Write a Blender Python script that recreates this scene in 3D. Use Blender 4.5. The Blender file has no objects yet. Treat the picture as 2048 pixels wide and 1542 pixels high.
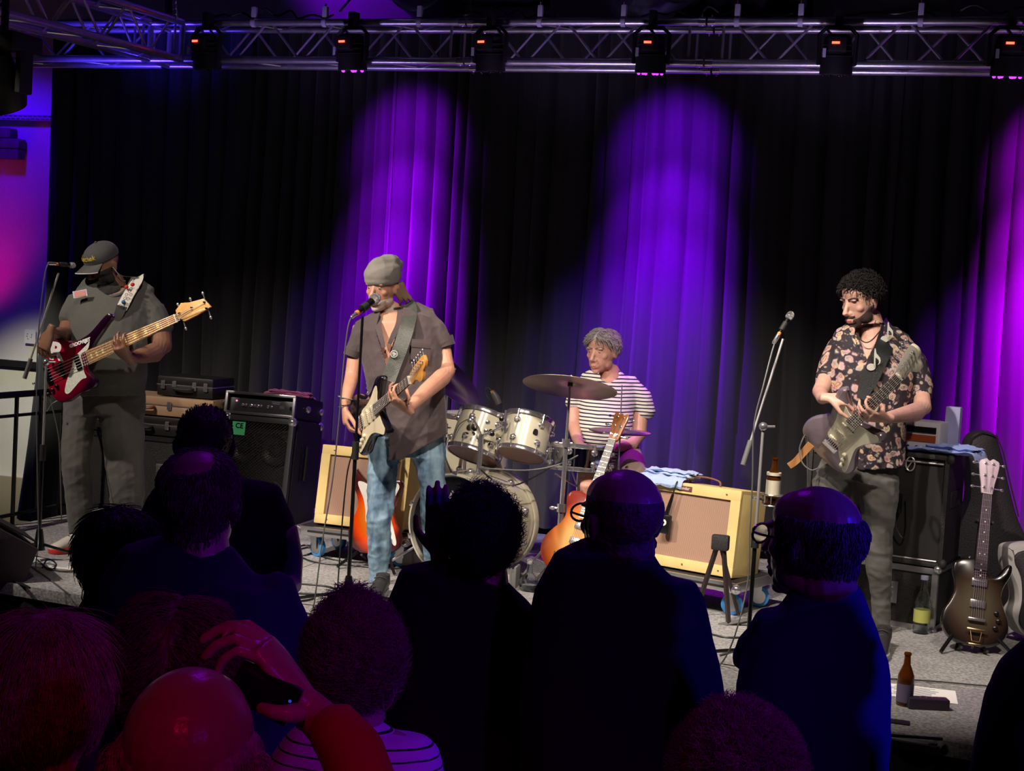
import bpy, bmesh, math, random
import numpy as np
from mathutils import Vector, Matrix, noise as mnoise
random.seed(7); np.random.seed(7)
SC = bpy.context.scene
COL = SC.collection
PI = math.pi
# ------------------------------------------------------------------ camera
FPX = 2900.0
CAM = Vector((0.0, 0.0, 2.2))
YAW, PITCH, ROLL = math.radians(18), math.atan(181/2900), math.atan(0.0594)
_f0 = Vector((-math.sin(YAW), math.cos(YAW), 0)); _r0 = Vector((math.cos(YAW), math.sin(YAW), 0)); _u0 = Vector((0, 0, 1))
FWD = (_f0*math.cos(PITCH) - _u0*math.sin(PITCH)).normalized()
_u1 = (_u0*math.cos(PITCH) + _f0*math.sin(PITCH)).normalized()
RIGHT = (_r0*math.cos(ROLL) + _u1*math.sin(ROLL)).normalized()
UPV = (_u1*math.cos(ROLL) - _r0*math.sin(ROLL)).normalized()
cd = bpy.data.cameras.new('camera'); co = bpy.data.objects.new('camera', cd); COL.objects.link(co)
m = Matrix((RIGHT, UPV, -FWD)).transposed().to_4x4(); m.translation = CAM
co.matrix_world = m
cd.sensor_width = 36; cd.lens = FPX/2048*36; cd.clip_end = 60; cd.clip_start = 0.05
SC.camera = co
# ------------------------------------------------------------------ world, exposure, main lights
w = bpy.data.worlds.new('world'); SC.world = w; w.use_nodes = True
w.node_tree.nodes['Background'].inputs[0].default_value = (0.05, 0.03, 0.16, 1)
w.node_tree.nodes['Background'].inputs[1].default_value = 0.02
SC.view_settings.view_transform = 'Standard'; SC.view_settings.look = 'None'
SC.view_settings.exposure = 0.0; SC.view_settings.gamma = 1.0; SC.view_settings.use_curve_mapping = False

def lamp(name, kind, loc, target, power, color, size=0.1, cone=40, blend=0.5):
    l = bpy.data.lights.new(name, kind); l.energy = power; l.color = color
    if kind == 'SPOT':
        l.spot_size = math.radians(cone); l.spot_blend = blend; l.shadow_soft_size = size
    elif kind == 'AREA':
        l.shape = 'DISK'; l.size = size
    else: l.shadow_soft_size = size
    o = bpy.data.objects.new(name, l); COL.objects.link(o); o.location = loc
    o.rotation_euler = (Vector(target)-Vector(loc)).to_track_quat('-Z', 'Y').to_euler()
    return o
WARM = (1.0, 0.86, 0.74)
# warm front profile spots on the front bar above the audience, plus weak added fills
lamp('front_spot_light', 'SPOT', (-6.4, 4.3, 4.7), (-4.95, 7.1, 1.1), 620, WARM, .06, 44, .6)
lamp('front_spot_light', 'SPOT', (-4.6, 4.2, 4.7), (-3.05, 7.0, 1.15), 1000, WARM, .06, 40, .6)
lamp('front_spot_light', 'SPOT', (-0.9, 4.2, 4.7), (-1.8, 7.7, 1.15), 640, WARM, .06, 42, .6)
lamp('front_spot_light', 'SPOT', (-1.7, 4.2, 4.7), (-0.35, 7.0, 1.15), 760, WARM, .06, 40, .7)
lamp('front_spot_light', 'SPOT', (1.0, 4.2, 4.7), (0.2, 7.2, 1.0), 330, WARM, .06, 34, .8)  # weak fill added for the amplifier head and dark guitar at right
lamp('front_spot_light', 'SPOT', (-3.2, 4.2, 4.7), (-4.7, 8.3, 1.4), 260, WARM, .06, 26, .8)  # weak fill added to brighten the bass amplifier rack
lamp('front_spot_light', 'SPOT', (-2.4, 3.9, 4.7), (-2.2, 6.4, .65), 420, WARM, .06, 60, .8)
# curtain washes from the heads on the truss
for _x, _c, _k in ((-3.78, (.32, 0.0, 1.0), 3.8), (-1.98, (.22, 0.0, 1.0), 4.2), (.40, (.55, 0.0, .95), 8.5)):
    lamp('violet_spot_light', 'SPOT', (_x, 8.42, 3.50), (_x, 9.12, 3.18), 42*_k, _c, .05, 66, 1.0)
    lamp('violet_spot_light', 'SPOT', (_x, 8.40, 3.50), (_x, 9.12, 2.62), 125*_k, _c, .05, 50, 1.0)
    lamp('violet_spot_light', 'SPOT', (_x, 8.36, 3.50), (_x, 9.12, 2.00), 290*_k, _c, .05, 40, 1.0)
    lamp('violet_spot_light', 'SPOT', (_x-.25, 8.10, 3.45), (_x-.32, 9.12, 1.60), 55*_k, (_c[0]*.5, 0.0, 1.0), .05, 42, 1.0)
lamp('violet_spot_light', 'SPOT', (-1.60, 8.62, 3.50), (-1.74, 8.20, 1.9), 170, (.55, 0.0, 1.0), .05, 34, 1.0)  # unseen violet spot behind the drummer, for hair and shoulder, not the curtain
# blue and magenta wash on the left wall
lamp('wall_wash_light', 'SPOT', (-7.3, 8.9, 3.9), (-7.35, 9.75, 2.4), 55, (.06, 0.0, 1.0), .1, 100, .8)
lamp('wall_wash_light', 'SPOT', (-7.75, 9.0, 1.5), (-7.62, 9.7, 2.35), 26, (.95, 0.0, .38), .1, 56, 1.0)
lamp('wall_wash_light', 'SPOT', (-5.9, 6.8, 3.2), (-7.15, 9.7, 1.0), 330, (1.0, .95, .72), .05, 24, .9)
# blue and magenta house lights over the audience
lamp('house_blue_light', 'SPOT', (3.6, 2.6, 3.6), (-0.2, 3.05, 1.4), 400, (.03, .01, 1.0), .15, 22, 1.0)
lamp('house_violet_light', 'SPOT', (-2.2, 5.2, 4.3), (-1.0, 2.4, 1.5), 40, (.35, 0.0, 1.0), .15, 70, .8)
lamp('house_violet_light', 'SPOT', (2.6, 0.4, 3.3), (-1.0, 2.5, 1.45), 95, (.40, 0.0, 1.0), .12, 28, 1.0)
lamp('house_red_light', 'SPOT', (0.4, -0.8, 3.9), (-0.75, 1.75, 1.45), 34, (1.0, .0, .10), .10, 26, .9)
lamp('truss_blue_light', 'SPOT', (-5.9, 8.0, 2.75), (-5.7, 8.55, 3.75), 170, (.07, 0.03, 1.0), .1, 62, 1)
lamp('violet_spot_light', 'SPOT', (0.42, 8.2, 3.5), (0.28, 6.95, 1.72), 30, (.8, 0.0, 1.0), .04, 9, .6)  # narrow magenta spot added to tint the far right guitar's headstock
lamp('wall_wash_light', 'SPOT', (-4.9, 9.0, 4.15), (-4.3, 9.75, 4.8), 16, (.20, .0, 1.0), .1, 110, 1)
lamp('wall_wash_light', 'SPOT', (0.8, 9.0, 4.15), (0.95, 9.75, 4.7), 7, (.10, .05, 1.0), .1, 100, 1)
for _x, _c in ((-4.2, (.45, .30, 1.0)), (-2.6, (.60, .42, 1.0)), (-1.0, (.62, .46, 1.0)), (.6, (.66, .46, 1.0))):
    lamp('truss_fill_light', 'SPOT', (_x, 7.55, 2.35), (_x, 8.5, 3.85), 46, _c, .1, 58, 1)  # unseen upward spots added below the truss to brighten it

# ------------------------------------------------------------------ picking helpers
def ray(px, py): return RIGHT*((px-1024)/FPX) + UPV*((771-py)/FPX) + FWD
def at(px, py, dep): return CAM + ray(px, py)*dep
def on_z(px, py, z=.65):
    r = ray(px, py); return CAM + r*((z-CAM.z)/r.z)
def on_y(px, py, Y):
    r = ray(px, py); return CAM + r*(Y/r.y)
def proj(p):
    d = Vector(p)-CAM; z = d.dot(FWD)
    return 1024+FPX*d.dot(RIGHT)/z, 771-FPX*d.dot(UPV)/z, z
ZS = .65
# ------------------------------------------------------------------ materials
MATS = {}
def mat(name, color=(.5, .5, .5), rough=.6, metal=0.0, emit=None, estr=0, trans=0, bump=0, bscale=60, vary=0, vscale=8, coat=0, spec=.5, sheen=0, alpha=1):
    if name in MATS: return MATS[name]
    M = bpy.data.materials.new(name); M.use_nodes = True
    nt = M.node_tree; b = nt.nodes['Principled BSDF']
    c = (*color, 1)
    b.inputs['Base Color'].default_value = c; b.inputs['Roughness'].default_value = rough; b.inputs['Metallic'].default_value = metal
    b.inputs['Specular IOR Level'].default_value = spec
    if emit: b.inputs['Emission Color'].default_value = (*emit, 1); b.inputs['Emission Strength'].default_value = estr
    if trans: b.inputs['Transmission Weight'].default_value = trans; b.inputs['IOR'].default_value = 1.45
    if coat: b.inputs['Coat Weight'].default_value = coat; b.inputs['Coat Roughness'].default_value = .08
    if sheen: b.inputs['Sheen Weight'].default_value = sheen
    if alpha < 1: b.inputs['Alpha'].default_value = alpha
    if bump or vary:
        tc = nt.nodes.new('ShaderNodeTexCoord')
    if bump:
        n = nt.nodes.new('ShaderNodeTexNoise'); n.inputs['Scale'].default_value = bscale; n.inputs['Detail'].default_value = 4
        bp = nt.nodes.new('ShaderNodeBump'); bp.inputs['Strength'].default_value = bump; bp.inputs['Distance'].default_value = .01
        nt.links.new(tc.outputs['Object'], n.inputs['Vector']); nt.links.new(n.outputs['Fac'], bp.inputs['Height']); nt.links.new(bp.outputs['Normal'], b.inputs['Normal'])
    if vary:
        n2 = nt.nodes.new('ShaderNodeTexNoise'); n2.inputs['Scale'].default_value = vscale; n2.inputs['Detail'].default_value = 5
        mx = nt.nodes.new('ShaderNodeMix'); mx.data_type = 'RGBA'
        mx.inputs['A'].default_value = tuple(x*(1-vary) for x in color)+(1,); mx.inputs['B'].default_value = tuple(min(1, x*(1+vary)) for x in color)+(1,)
        mr = nt.nodes.new('ShaderNodeMapRange'); mr.inputs['From Min'].default_value = .3; mr.inputs['From Max'].default_value = .7
        nt.links.new(tc.outputs['Object'], n2.inputs['Vector']); nt.links.new(n2.outputs['Fac'], mr.inputs['Value']); nt.links.new(mr.outputs['Result'], mx.inputs['Factor'])
        nt.links.new(mx.outputs['Result'], b.inputs['Base Color'])
    MATS[name] = M
    return M
black = mat('black_matte', (.008, .008, .009), .6)
blackp = mat('black_paint', (.006, .006, .007), .25)
tolex = mat('black_tolex', (.012, .011, .012), .55, bump=.5, bscale=250)
chrome = mat('chrome', (.72, .70, .74), .17, .88)
alu = mat('aluminium', (.60, .59, .62), .35, 1)
rubber = mat('rubber', (.01, .01, .01), .7)

# ------------------------------------------------------------------ mesh building
class MB:
    def __init__(s): s.v = []; s.f = []; s.mi = []; s.cur = 0
    def add(s, vs, fs):
        o = len(s.v); s.v += [tuple(p) for p in vs]; s.f += [tuple(i+o for i in f) for f in fs]; s.mi += [s.cur]*len(fs); return s
    def box(s, c, size, rot=None, bev=0):
        c = Vector(c); sx, sy, sz = size[0]/2, size[1]/2, size[2]/2
        R = rot if rot is not None else Matrix.Identity(3)
        if bev <= 0:
            vs = [c+R@Vector((x*sx, y*sy, z*sz)) for x in (-1, 1) for y in (-1, 1) for z in (-1, 1)]
            return s.add(vs, [(0, 1, 3, 2), (4, 6, 7, 5), (0, 4, 5, 1), (2, 3, 7, 6), (0, 2, 6, 4), (1, 5, 7, 3)])
        bm = bmesh.new(); bmesh.ops.create_cube(bm, size=2)
        for v in bm.verts: v.co = Vector((v.co.x*sx, v.co.y*sy, v.co.z*sz))
        bmesh.ops.bevel(bm, geom=bm.edges[:], offset=bev, segments=2, affect='EDGES', profile=.6)
        bm.verts.index_update()
        s.add([c+R@v.co for v in bm.verts], [[v.index for v in f.verts] for f in bm.faces]); bm.free(); return s
    def tube(s, pts, r, n=8, cap=True, flat=1.0, nrm=None):
        pts = [Vector(p) for p in pts]; N = len(pts)
        rr = r if isinstance(r, (list, tuple)) else [r]*N
        ff = flat if isinstance(flat, (list, tuple)) else [flat]*N
        vs = []; t0 = None; u = None
        for i, p in enumerate(pts):
            t = (pts[min(i+1, N-1)]-pts[max(i-1, 0)])
            if t.length < 1e-9: t = Vector((0, 0, 1))
            t.normalize()
            if nrm is not None:
                b = Vector(nrm[i] if isinstance(nrm, list) else nrm); b = (b-t*b.dot(t)).normalized(); u = t.cross(b)
            elif u is None:
                a = Vector((0, 0, 1)) if abs(t.z) < .9 else Vector((1, 0, 0)); u = t.cross(a).normalized(); b = u.cross(t)
            else:
                u = (u-t*u.dot(t)).normalized(); b = u.cross(t)
            for k in range(n):
                a = 2*PI*k/n; vs.append(p+u*(math.cos(a)*rr[i])+b*(math.sin(a)*rr[i]*ff[i]))
        fs = [(i*n+k, i*n+(k+1) % n, (i+1)*n+(k+1) % n, (i+1)*n+k) for i in range(N-1) for k in range(n)]
        if cap: fs += [tuple(range(n))[::-1], tuple(range((N-1)*n, N*n))]
        return s.add(vs, fs)
    def cyl(s, a, b, r, r2=None, n=12): return s.tube([a, b], [r, r if r2 is None else r2], n)
    def lathe(s, prof, o, ax, n=24):
        o = Vector(o); ax = Vector(ax).normalized(); a = Vector((0, 0, 1)) if abs(ax.z) < .9 else Vector((1, 0, 0))
        u = ax.cross(a).normalized(); b = ax.cross(u); vs = []
        for (r, h) in prof:
            for k in range(n):
                t = 2*PI*k/n; vs.append(o+ax*h+u*(r*math.cos(t))+b*(r*math.sin(t)))
        N = len(prof)
        fs = [(i*n+k, i*n+(k+1) % n, (i+1)*n+(k+1) % n, (i+1)*n+k) for i in range(N-1) for k in range(n)]
        if tuple(prof[0]) != tuple(prof[-1]): fs += [tuple(range(n))[::-1], tuple(range((N-1)*n, N*n))]
        return s.add(vs, fs)
    def ball(s, c, r, nu=12, nv=8, R=None):
        c = Vector(c); r = Vector(r) if not isinstance(r, (int, float)) else Vector((r, r, r)); vs = []
        for i in range(nv+1):
            th = PI*i/nv
            for k in range(nu):
                ph = 2*PI*k/nu; p = Vector((r.x*math.sin(th)*math.cos(ph), r.y*math.sin(th)*math.sin(ph), r.z*math.cos(th)))
                vs.append(c+(R@p if R is not None else p))
        fs = [(i*nu+k, (i+1)*nu+k, (i+1)*nu+(k+1) % nu, i*nu+(k+1) % nu) for i in range(nv) for k in range(nu)]
        return s.add(vs, fs)
    def prism(s, outline, z0, z1, bev=0, T=None, crown=0):
        """outline list of (x,y); extruded from z0 to z1 with a rounded rim"""
        n = len(outline); P = [Vector((x, y)) for x, y in outline]
        area = sum(P[i].x*P[(i+1) % n].y-P[(i+1) % n].x*P[i].y for i in range(n))
        if area < 0: P = P[::-1]
        nr = []
        for i in range(n):
            e1 = (P[i]-P[i-1]); e2 = (P[(i+1) % n]-P[i]); t = (e1.normalized()+e2.normalized())
            t = t.normalized() if t.length > 1e-6 else e1.normalized(); nr.append(Vector((t.y, -t.x)))
        rings = [(0, z0), (0, z1)] if bev <= 0 else [(bev, z0), (bev*.3, z0+bev*.3), (0, z0+bev), (0, z1-bev), (bev*.3, z1-bev*.3), (bev, z1)]
        vs = []
        for (ins, z) in rings:
            for i in range(n):
                q = P[i]-nr[i]*ins; vs.append(Vector((q.x, q.y, z)))
        fs = []
        for r in range(len(rings)-1):
            for i in range(n): fs.append((r*n+i, r*n+(i+1) % n, (r+1)*n+(i+1) % n, (r+1)*n+i))
        fs += [tuple(range(n))[::-1], tuple(range((len(rings)-1)*n, len(rings)*n))]
        if T is not None: vs = [T@v for v in vs]
        return s.add(vs, fs)
    def build(s, name, m, parent=None, smooth=True, world=False):
        me = bpy.data.meshes.new(name)
        vs = s.v
        if world and parent is not None:
            inv = WM[parent.name].inverted(); vs = [inv@Vector(v) for v in vs]
        me.from_pydata([tuple(v) for v in vs], [], s.f)
        for mm in (m if isinstance(m, (list, tuple)) else [m]): me.materials.append(mm)
        if isinstance(m, (list, tuple)): me.polygons.foreach_set('material_index', s.mi)
        if smooth: shade(me)
        me.update()
        return link(name, me, parent)
WM = {}
def shade(me, ang=40):
    me.polygons.foreach_set('use_smooth', [True]*len(me.polygons))
    try: me.set_sharp_from_angle(angle=math.radians(ang))
    except Exception: pass
def link(name, me, parent=None):
    o = bpy.data.objects.new(name, me); COL.objects.link(o)
    if parent is not None: o.parent = parent; WM[o.name] = WM[parent.name]
    else: WM[o.name] = Matrix.Identity(4)
    return o
def thing(name, label, cat, M=None, group=None):
    o = bpy.data.objects.new(name, None); COL.objects.link(o)
    if M is None: M = Matrix.Identity(4)
    elif isinstance(M, (Vector, tuple)): M = Matrix.Translation(Vector(M))
    o.matrix_world = M; WM[o.name] = M; o.empty_display_size = .1
    o['label'] = label; o['category'] = cat
    if group: o['group'] = group
    return o
def tag(o, label, cat, group=None):
    o['label'] = label; o['category'] = cat
    if group: o['group'] = group
    return o
def struct(o): o['kind'] = 'structure'; return o
def frame(o, x, y=None, z=None):
    """matrix with origin o, given x axis and approximate z"""
    x = Vector(x).normalized(); z = Vector(z); z = (z-x*z.dot(x)).normalized(); y = z.cross(x)
    M = Matrix((x, y, z)).transposed().to_4x4(); M.translation = Vector(o); return M
def rotz(a): return Matrix.Rotation(a, 4, 'Z')
def rm3(*a):
    R = Matrix.Identity(3)
    for ang, ax in a: R = R@Matrix.Rotation(math.radians(ang), 3, ax)
    return R
def dup(root, M, label=None, group=None):
    r = root.copy(); COL.objects.link(r); r.matrix_world = M; WM[r.name] = M
    if label: r['label'] = label
    if group: r['group'] = group
    for ch in list(root.children):
        c = ch.copy(); COL.objects.link(c); c.parent = r; WM[c.name] = M
        for g in ch.children:
            d = g.copy(); COL.objects.link(d); d.parent = c; WM[d.name] = M
    return r
def crom(pts, n=6, closed=False):
    P = [Vector(p) for p in pts]; N = len(P); out = []
    for i in range(N if closed else N-1):
        if closed: p0, p1, p2, p3 = P[i-1], P[i], P[(i+1) % N], P[(i+2) % N]
        else: p0, p1, p2, p3 = P[max(i-1, 0)], P[i], P[i+1], P[min(i+2, N-1)]
        for k in range(n):
            t = k/n
            out.append(.5*((2*p1)+(p2-p0)*t+(2*p0-5*p1+4*p2-p3)*t*t+(3*p1-p0-3*p2+p3)*t**3))
    if not closed: out.append(P[-1])
    return out
def outline(pts, n=5): return [(v.x, v.y) for v in crom([(x, y, 0) for x, y in pts], n, True)]
# ================================================================== SETTING
def boxobj(name, c, size, m, parent=None, bev=0, rot=None):
    return MB().box(c, size, rot, bev).build(name, m, parent, smooth=bev > 0)
floorm = mat('hall_floor', (.02, .018, .02), .5, vary=.3, vscale=3)
struct(boxobj('floor', (0, 3, -.05), (22, 22, .1), floorm))
wallm = mat('white_plaster', (.78, .76, .70), .75, bump=.35, bscale=9, vary=.10, vscale=2.2)
struct(boxobj('wall_back', (-1, 9.82, 2.9), (20, .2, 5.8), wallm))
struct(boxobj('wall_left', (-9.2, 4.5, 2.9), (.2, 11, 5.8), wallm))
ceilm = mat('dark_ceiling', (.03, .03, .04), .8)
struct(boxobj('ceiling', (0, 3, 5.85), (22, 22, .1), ceilm))
tanm = mat('tan_skirting', (.42, .36, .24), .7)
struct(boxobj('baseboard_back', (-6.0, 9.69, .26), (7, .03, .52), tanm))
# black dado rail and perforated tray on the back wall
zr = on_y(30, 727, 9.7).z
struct(boxobj('trim_1', (-7.6, 9.69, zr), (3.2, .04, .05), black))
zt = on_y(40, 236, 9.7).z
tray = boxobj('trim_2', (-7.6, 9.68, zt), (3.4, .05, .042), mat('tray_paint', (.45, .45, .5), .5)); struct(tray)
mb = MB()
for i in range(60):
    for r in (-1, 1): mb.box((-8.9+i*.045+(r > 0)*.02, 9.652, zt+r*.011), (.026, .006, .006))
o = mb.build('slot', black, tray, smooth=False); o['kind'] = 'stuff'
# exposed brick patch on the wall
brm = mat('dark_brick', (.16, .10, .12), .8, bump=.6, bscale=40, vary=.3, vscale=10)
bp = thing('brick_patch', 'patch of bare dark bricks on the blue lit wall at far left', 'bricks', (on_y(20, 288, 9.7)))
c0 = on_y(0, 258, 9.7); c1 = on_y(53, 318, 9.7)
bw = (c1.x-c0.x); bh = (c0.z-c1.z)
zc = on_y(25, 288, 9.7).z
for r, (xa, xb) in enumerate([(c0.x-.42, c0.x+bw*.97), (c0.x-.50, c0.x+bw*.97), (c0.x-.42, c0.x+bw*.62)]):
    hh = .075; z = zc-.085+r*.082
    x = xb
    while x > xa:
        wd = .2+random.uniform(-.01, .01)
        mb = MB().box((x-wd/2, 9.66+random.uniform(-.006, .006), z), (wd-.012, .09, hh), bev=.006)
        mb.build('brick', brm, bp, world=True); x -= wd
# white paper notice
pn = thing('paper_notice', 'white paper notice pinned to the blue lit wall at left', 'notice', on_y(60, 673, 9.68))
a = on_y(48, 658, 9.68); b = on_y(75, 688, 9.68)
MB().box((0, 0, 0), (.10, .006, .11)).build('sheet', mat('paper', (.85, .84, .80), .7), pn, smooth=False)
mb = MB()
for i, (u, v) in enumerate([(-.02, .02), (-.025, .0), (-.015, -.02), (.02, .015), (.015, -.005)]): mb.box((u, -.005, v), (.012, .002, .004), rm3((30*i, 'Y')))
mb.build('scribble', mat('ink', (.05, .08, .2), .6), pn, smooth=False)

# stage ---------------------------------------------------------------
carpet = bpy.data.materials.new('stage_carpet'); carpet.use_nodes = True
nt = carpet.node_tree; b_ = nt.nodes['Principled BSDF']; b_.inputs['Roughness'].default_value = .85
tc = nt.nodes.new('ShaderNodeTexCoord'); n1 = nt.nodes.new('ShaderNodeTexNoise'); n1.inputs['Scale'].default_value = 75; n1.inputs['Detail'].default_value = 3
n2 = nt.nodes.new('ShaderNodeTexNoise'); n2.inputs['Scale'].default_value = 2.5; n2.inputs['Detail'].default_value = 5
r1 = nt.nodes.new('ShaderNodeValToRGB'); r1.color_ramp.elements[0].position = .35; r1.color_ramp.elements[0].color = (.20, .20, .205, 1)
r1.color_ramp.elements[1].position = .68; r1.color_ramp.elements[1].color = (.47, .46, .45, 1)
mx = nt.nodes.new('ShaderNodeMix'); mx.data_type = 'RGBA'; mx.blend_type = 'MULTIPLY'; mx.inputs['Factor'].default_value = .6
r2 = nt.nodes.new('ShaderNodeValToRGB'); r2.color_ramp.elements[0].position = .3; r2.color_ramp.elements[0].color = (.55, .55, .55, 1); r2.color_ramp.elements[1].position = .65
bpn = nt.nodes.new('ShaderNodeBump'); bpn.inputs['Strength'].default_value = .5; bpn.inputs['Distance'].default_value = .004
for a_, b2 in ((tc.outputs['Object'], n1.inputs['Vector']), (tc.outputs['Object'], n2.inputs['Vector']), (n1.outputs['Fac'], r1.inputs['Fac']), (n2.outputs['Fac'], r2.inputs['Fac']),
               (r1.outputs['Color'], mx.inputs['A']), (r2.outputs['Color'], mx.inputs['B']), (mx.outputs['Result'], b_.inputs['Base Color']), (n1.outputs['Fac'], bpn.inputs['Height']), (bpn.outputs['Normal'], b_.inputs['Normal'])):
    nt.links.new(a_, b2)
stage = thing('stage_platform', 'low stage platform covered in speckled grey carpet', 'stage', (-1.5, 7.3, 0))
del stage['category']; stage['kind'] = 'structure'
EY = lambda x: 5.93-.086*(x+4.5)
ys = [5.80, 6.40, 7.42, 8.42, 9.05]
for j in range(4):
    x = -5.45
    while x < 2.5:
        x2 = min(x+2.0, 2.55)
        if j == 0: MB().prism([(x+.003, EY(x)), (x2-.003, EY(x2)), (x2-.003, ys[1]-.003), (x+.003, ys[1]-.003)], ZS-.06, ZS, bev=.003).build('deck_panel', carpet, stage, world=True)
        else: MB().box(((x+x2)/2, (ys[j]+ys[j+1])/2, ZS-.03), (x2-x-.006, ys[j+1]-ys[j]-.006, .06), bev=.003).build('deck_panel', carpet, stage, world=True)
        x = x2
mb = MB()
nseg = 160; vs = []; fs = []
for i in range(nseg+1):
    x = -5.46+8.0*i/nseg; y = EY(x)+.02+.012*math.sin(i*1.9)
    for z in (ZS-.055, .3, .0): vs.append((x, y, z))
for i in range(nseg):
    for k in range(2): fs.append((i*3+k, i*3+k+1, i*3+k+4, i*3+k+3))
mb.add(vs, fs); mb.build('stage_skirt', black, stage, world=True)
for y in (5.84, 8.9):
    for x in (-5.3, -3.4, -1.4, .6, 2.4): MB().box((x, y+.05 if y > 6 else EY(x)+.08, .3), (.05, .05, .58)).build('leg', black, stage, world=True)
# aluminium lip along the front edge at right
lip0 = on_z(1640, 1450, ZS); lip1 = on_z(1905, 1470, ZS)
tag(MB().tube([(lip0.x-.3, EY(lip0.x-.3)-.012, ZS-.02), (lip1.x-.05, EY(lip1.x-.05)-.012, ZS-.02)], .009, 8).build('edge_trim', alu), 'thin metal edge profile along the stage front at right', 'trim')

# curtain --------------------------------------------------------------
curt = mat('black_molton', (.026, .026, .030), .9, sheen=.10, bump=.15, bscale=300)
cur = thing('stage_curtain', 'tall black pleated curtain hanging behind the band', 'curtain', (-2, 9.2, 3.95))
rs = random.Random(3)
xs0 = -6.66; edges = [-6.66, -5.2, -3.94, -2.9, -1.75, -.62, .55, 1.8, 3.2]
for pi in range(len(edges)-1):
    xa, xb = edges[pi]-.03, edges[pi+1]+.03
    # fold centres with random widths
    cs = []; x = xa
    while x < xb: wd = rs.choice([rs.uniform(.07, .11), rs.uniform(.10, .17), rs.uniform(.17, .27)]); cs.append((x, wd, rs.uniform(.5, 1.2))); x += wd
    n = int((xb-xa)/.0085); zs = [3.96, 3.7, 3.2, 2.6, 2.0, 1.4, .9, .5, .3]
    if pi > 0: zs[-2:] = [.68]
    vs = []; fs = []
    ph = rs.uniform(0, 9)
    for i in range(n+1):
        u = i/n; x = xa+(xb-xa)*u
        for z in zs:
            t = (3.96-z)/3.3
            xx = x+.03*math.sin(z*.9+ph+x*1.3)*t
            k = 0
            for q in range(len(cs)):
                if cs[q][0] <= x: k = q
            f = (x-cs[k][0])/cs[k][1]; amp = (.05+.06*cs[k][2])*(.7+.3*t)
            y = 9.2-amp*(abs(math.sin(PI*min(max(f, 0), 1)))**.75)+.012*math.sin(x*37+z*2.2)*t+.01*math.sin(x*80+3*z)
            if pi == 0 and u < .2: xx -= (.2-u)*5*.12*max(0, (2.0-z))/1.5
            if pi == 2: y -= .0
            vs.append((xx, y, z))
    nz = len(zs)
    for i in range(n):
        for k in range(nz-1): fs.append((i*nz+k, i*nz+k+1, (i+1)*nz+k+1, (i+1)*nz+k))
    MB().add(vs, fs).build('curtain_panel', curt, cur, world=True).data.materials
mb = MB().tube([(-6.7, 9.24, 3.97), (3.2, 9.24, 3.97)], .022, 10); mb.build('curtain_rail', alu, cur, world=True)

# ceiling ducts, beams -------------------------------------------------
ductm = mat('duct_metal', (.22, .24, .28), .35, 1, vary=.3, vscale=6)
def duct(pts, r, label):
    o = MB().tube(pts, r, 28).build('air_duct', ductm)
    for i in range(len(pts)-1):
        a, b = Vector(pts[i]), Vector(pts[i+1]); n = int((b-a).length/.5)
        for k in range(1, n): MB().tube([a+(b-a)*(k/n-.0), a+(b-a)*(k/n)+(b-a).normalized()*.02], r+.012, 28).build('duct_seam', ductm, o)
    tag(o, label, 'duct')
pD = on_y(845, -12, 8.9); duct([pD+Vector((-.2, .8, .1)), pD+Vector((.1, -2.5, .35))], .2, 'dark round air duct above the truss near the centre')
pE = on_y(1370, -15, 8.6); duct([pE+Vector((-.35, .32, .1)), pE+Vector((.9, -1.6, .35))], .26, 'shiny round air duct catching blue light above the truss')
dk = mat('dark_wood', (.02, .016, .02), .6)
tag(boxobj('ceiling_beam', on_y(1010, -6, 9.4)+Vector((0, 0, .03)), (.55, .3, .14), dk), 'short black beam end above the truss at centre', 'beam')
tag(boxobj('ceiling_beam', on_y(1835, 18, 9.3)+Vector((0, 0, .1)), (.40, .3, .5), dk), 'black beam block above the truss beside the blue wall patch', 'beam')
tag(boxobj('ceiling_beam', on_y(1480, 0, 9.5)+Vector((0, 0, .08)), (.9, .3, .34), dk), 'long dark beam behind the shiny duct', 'beam')
hc = thing('chain_hoist', 'black hoist chain bundle hanging onto the truss corner', 'hoist', on_y(338, 5, 8.4))
pa, pb = on_y(338, -30, 8.4), on_y(340, 48, 8.4)
MB().tube([pa, pb], .03, 8).build('chain_bag', black, hc, world=True)
mb = MB()
for k in range(14):
    p = pa.lerp(pb, k/14)+Vector((.05, -.02, 0)); mb.tube([p+Vector((.012*math.cos(t), .0 if k % 2 else .012*math.sin(t), .018*math.sin(t))) for t in [i*PI/4 for i in range(9)]], .004, 5, False)
mb.build('chain', chrome, hc, world=True)
tag(MB().tube([on_y(680, 22, 9.0), on_y(712, -14, 8.6)], .008, 6).build('drop_cable', black), 'thin black steel cable running up from truss left of centre', 'cable')
tag(MB().tube([on_y(943, 45, 9.0), on_y(940, -14, 9.0)], .006, 6).build('drop_cable', black), 'thin black steel cable hanging straight down to truss centre', 'cable')
tag(MB().tube([on_y(1345, 18, 8.7), on_y(1420, 45, 8.7)], .008, 6).build('drop_cable', black), 'thin black cable slanting down to the truss beside the shiny duct', 'cable')
tag(MB().tube([on_y(-10, 70, 7.2), on_y(8, 20, 7.4), on_y(0, -20, 7.5)], .02, 8).build('drop_cable', black), 'black cable bundle at the top left corner', 'cable')

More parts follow.
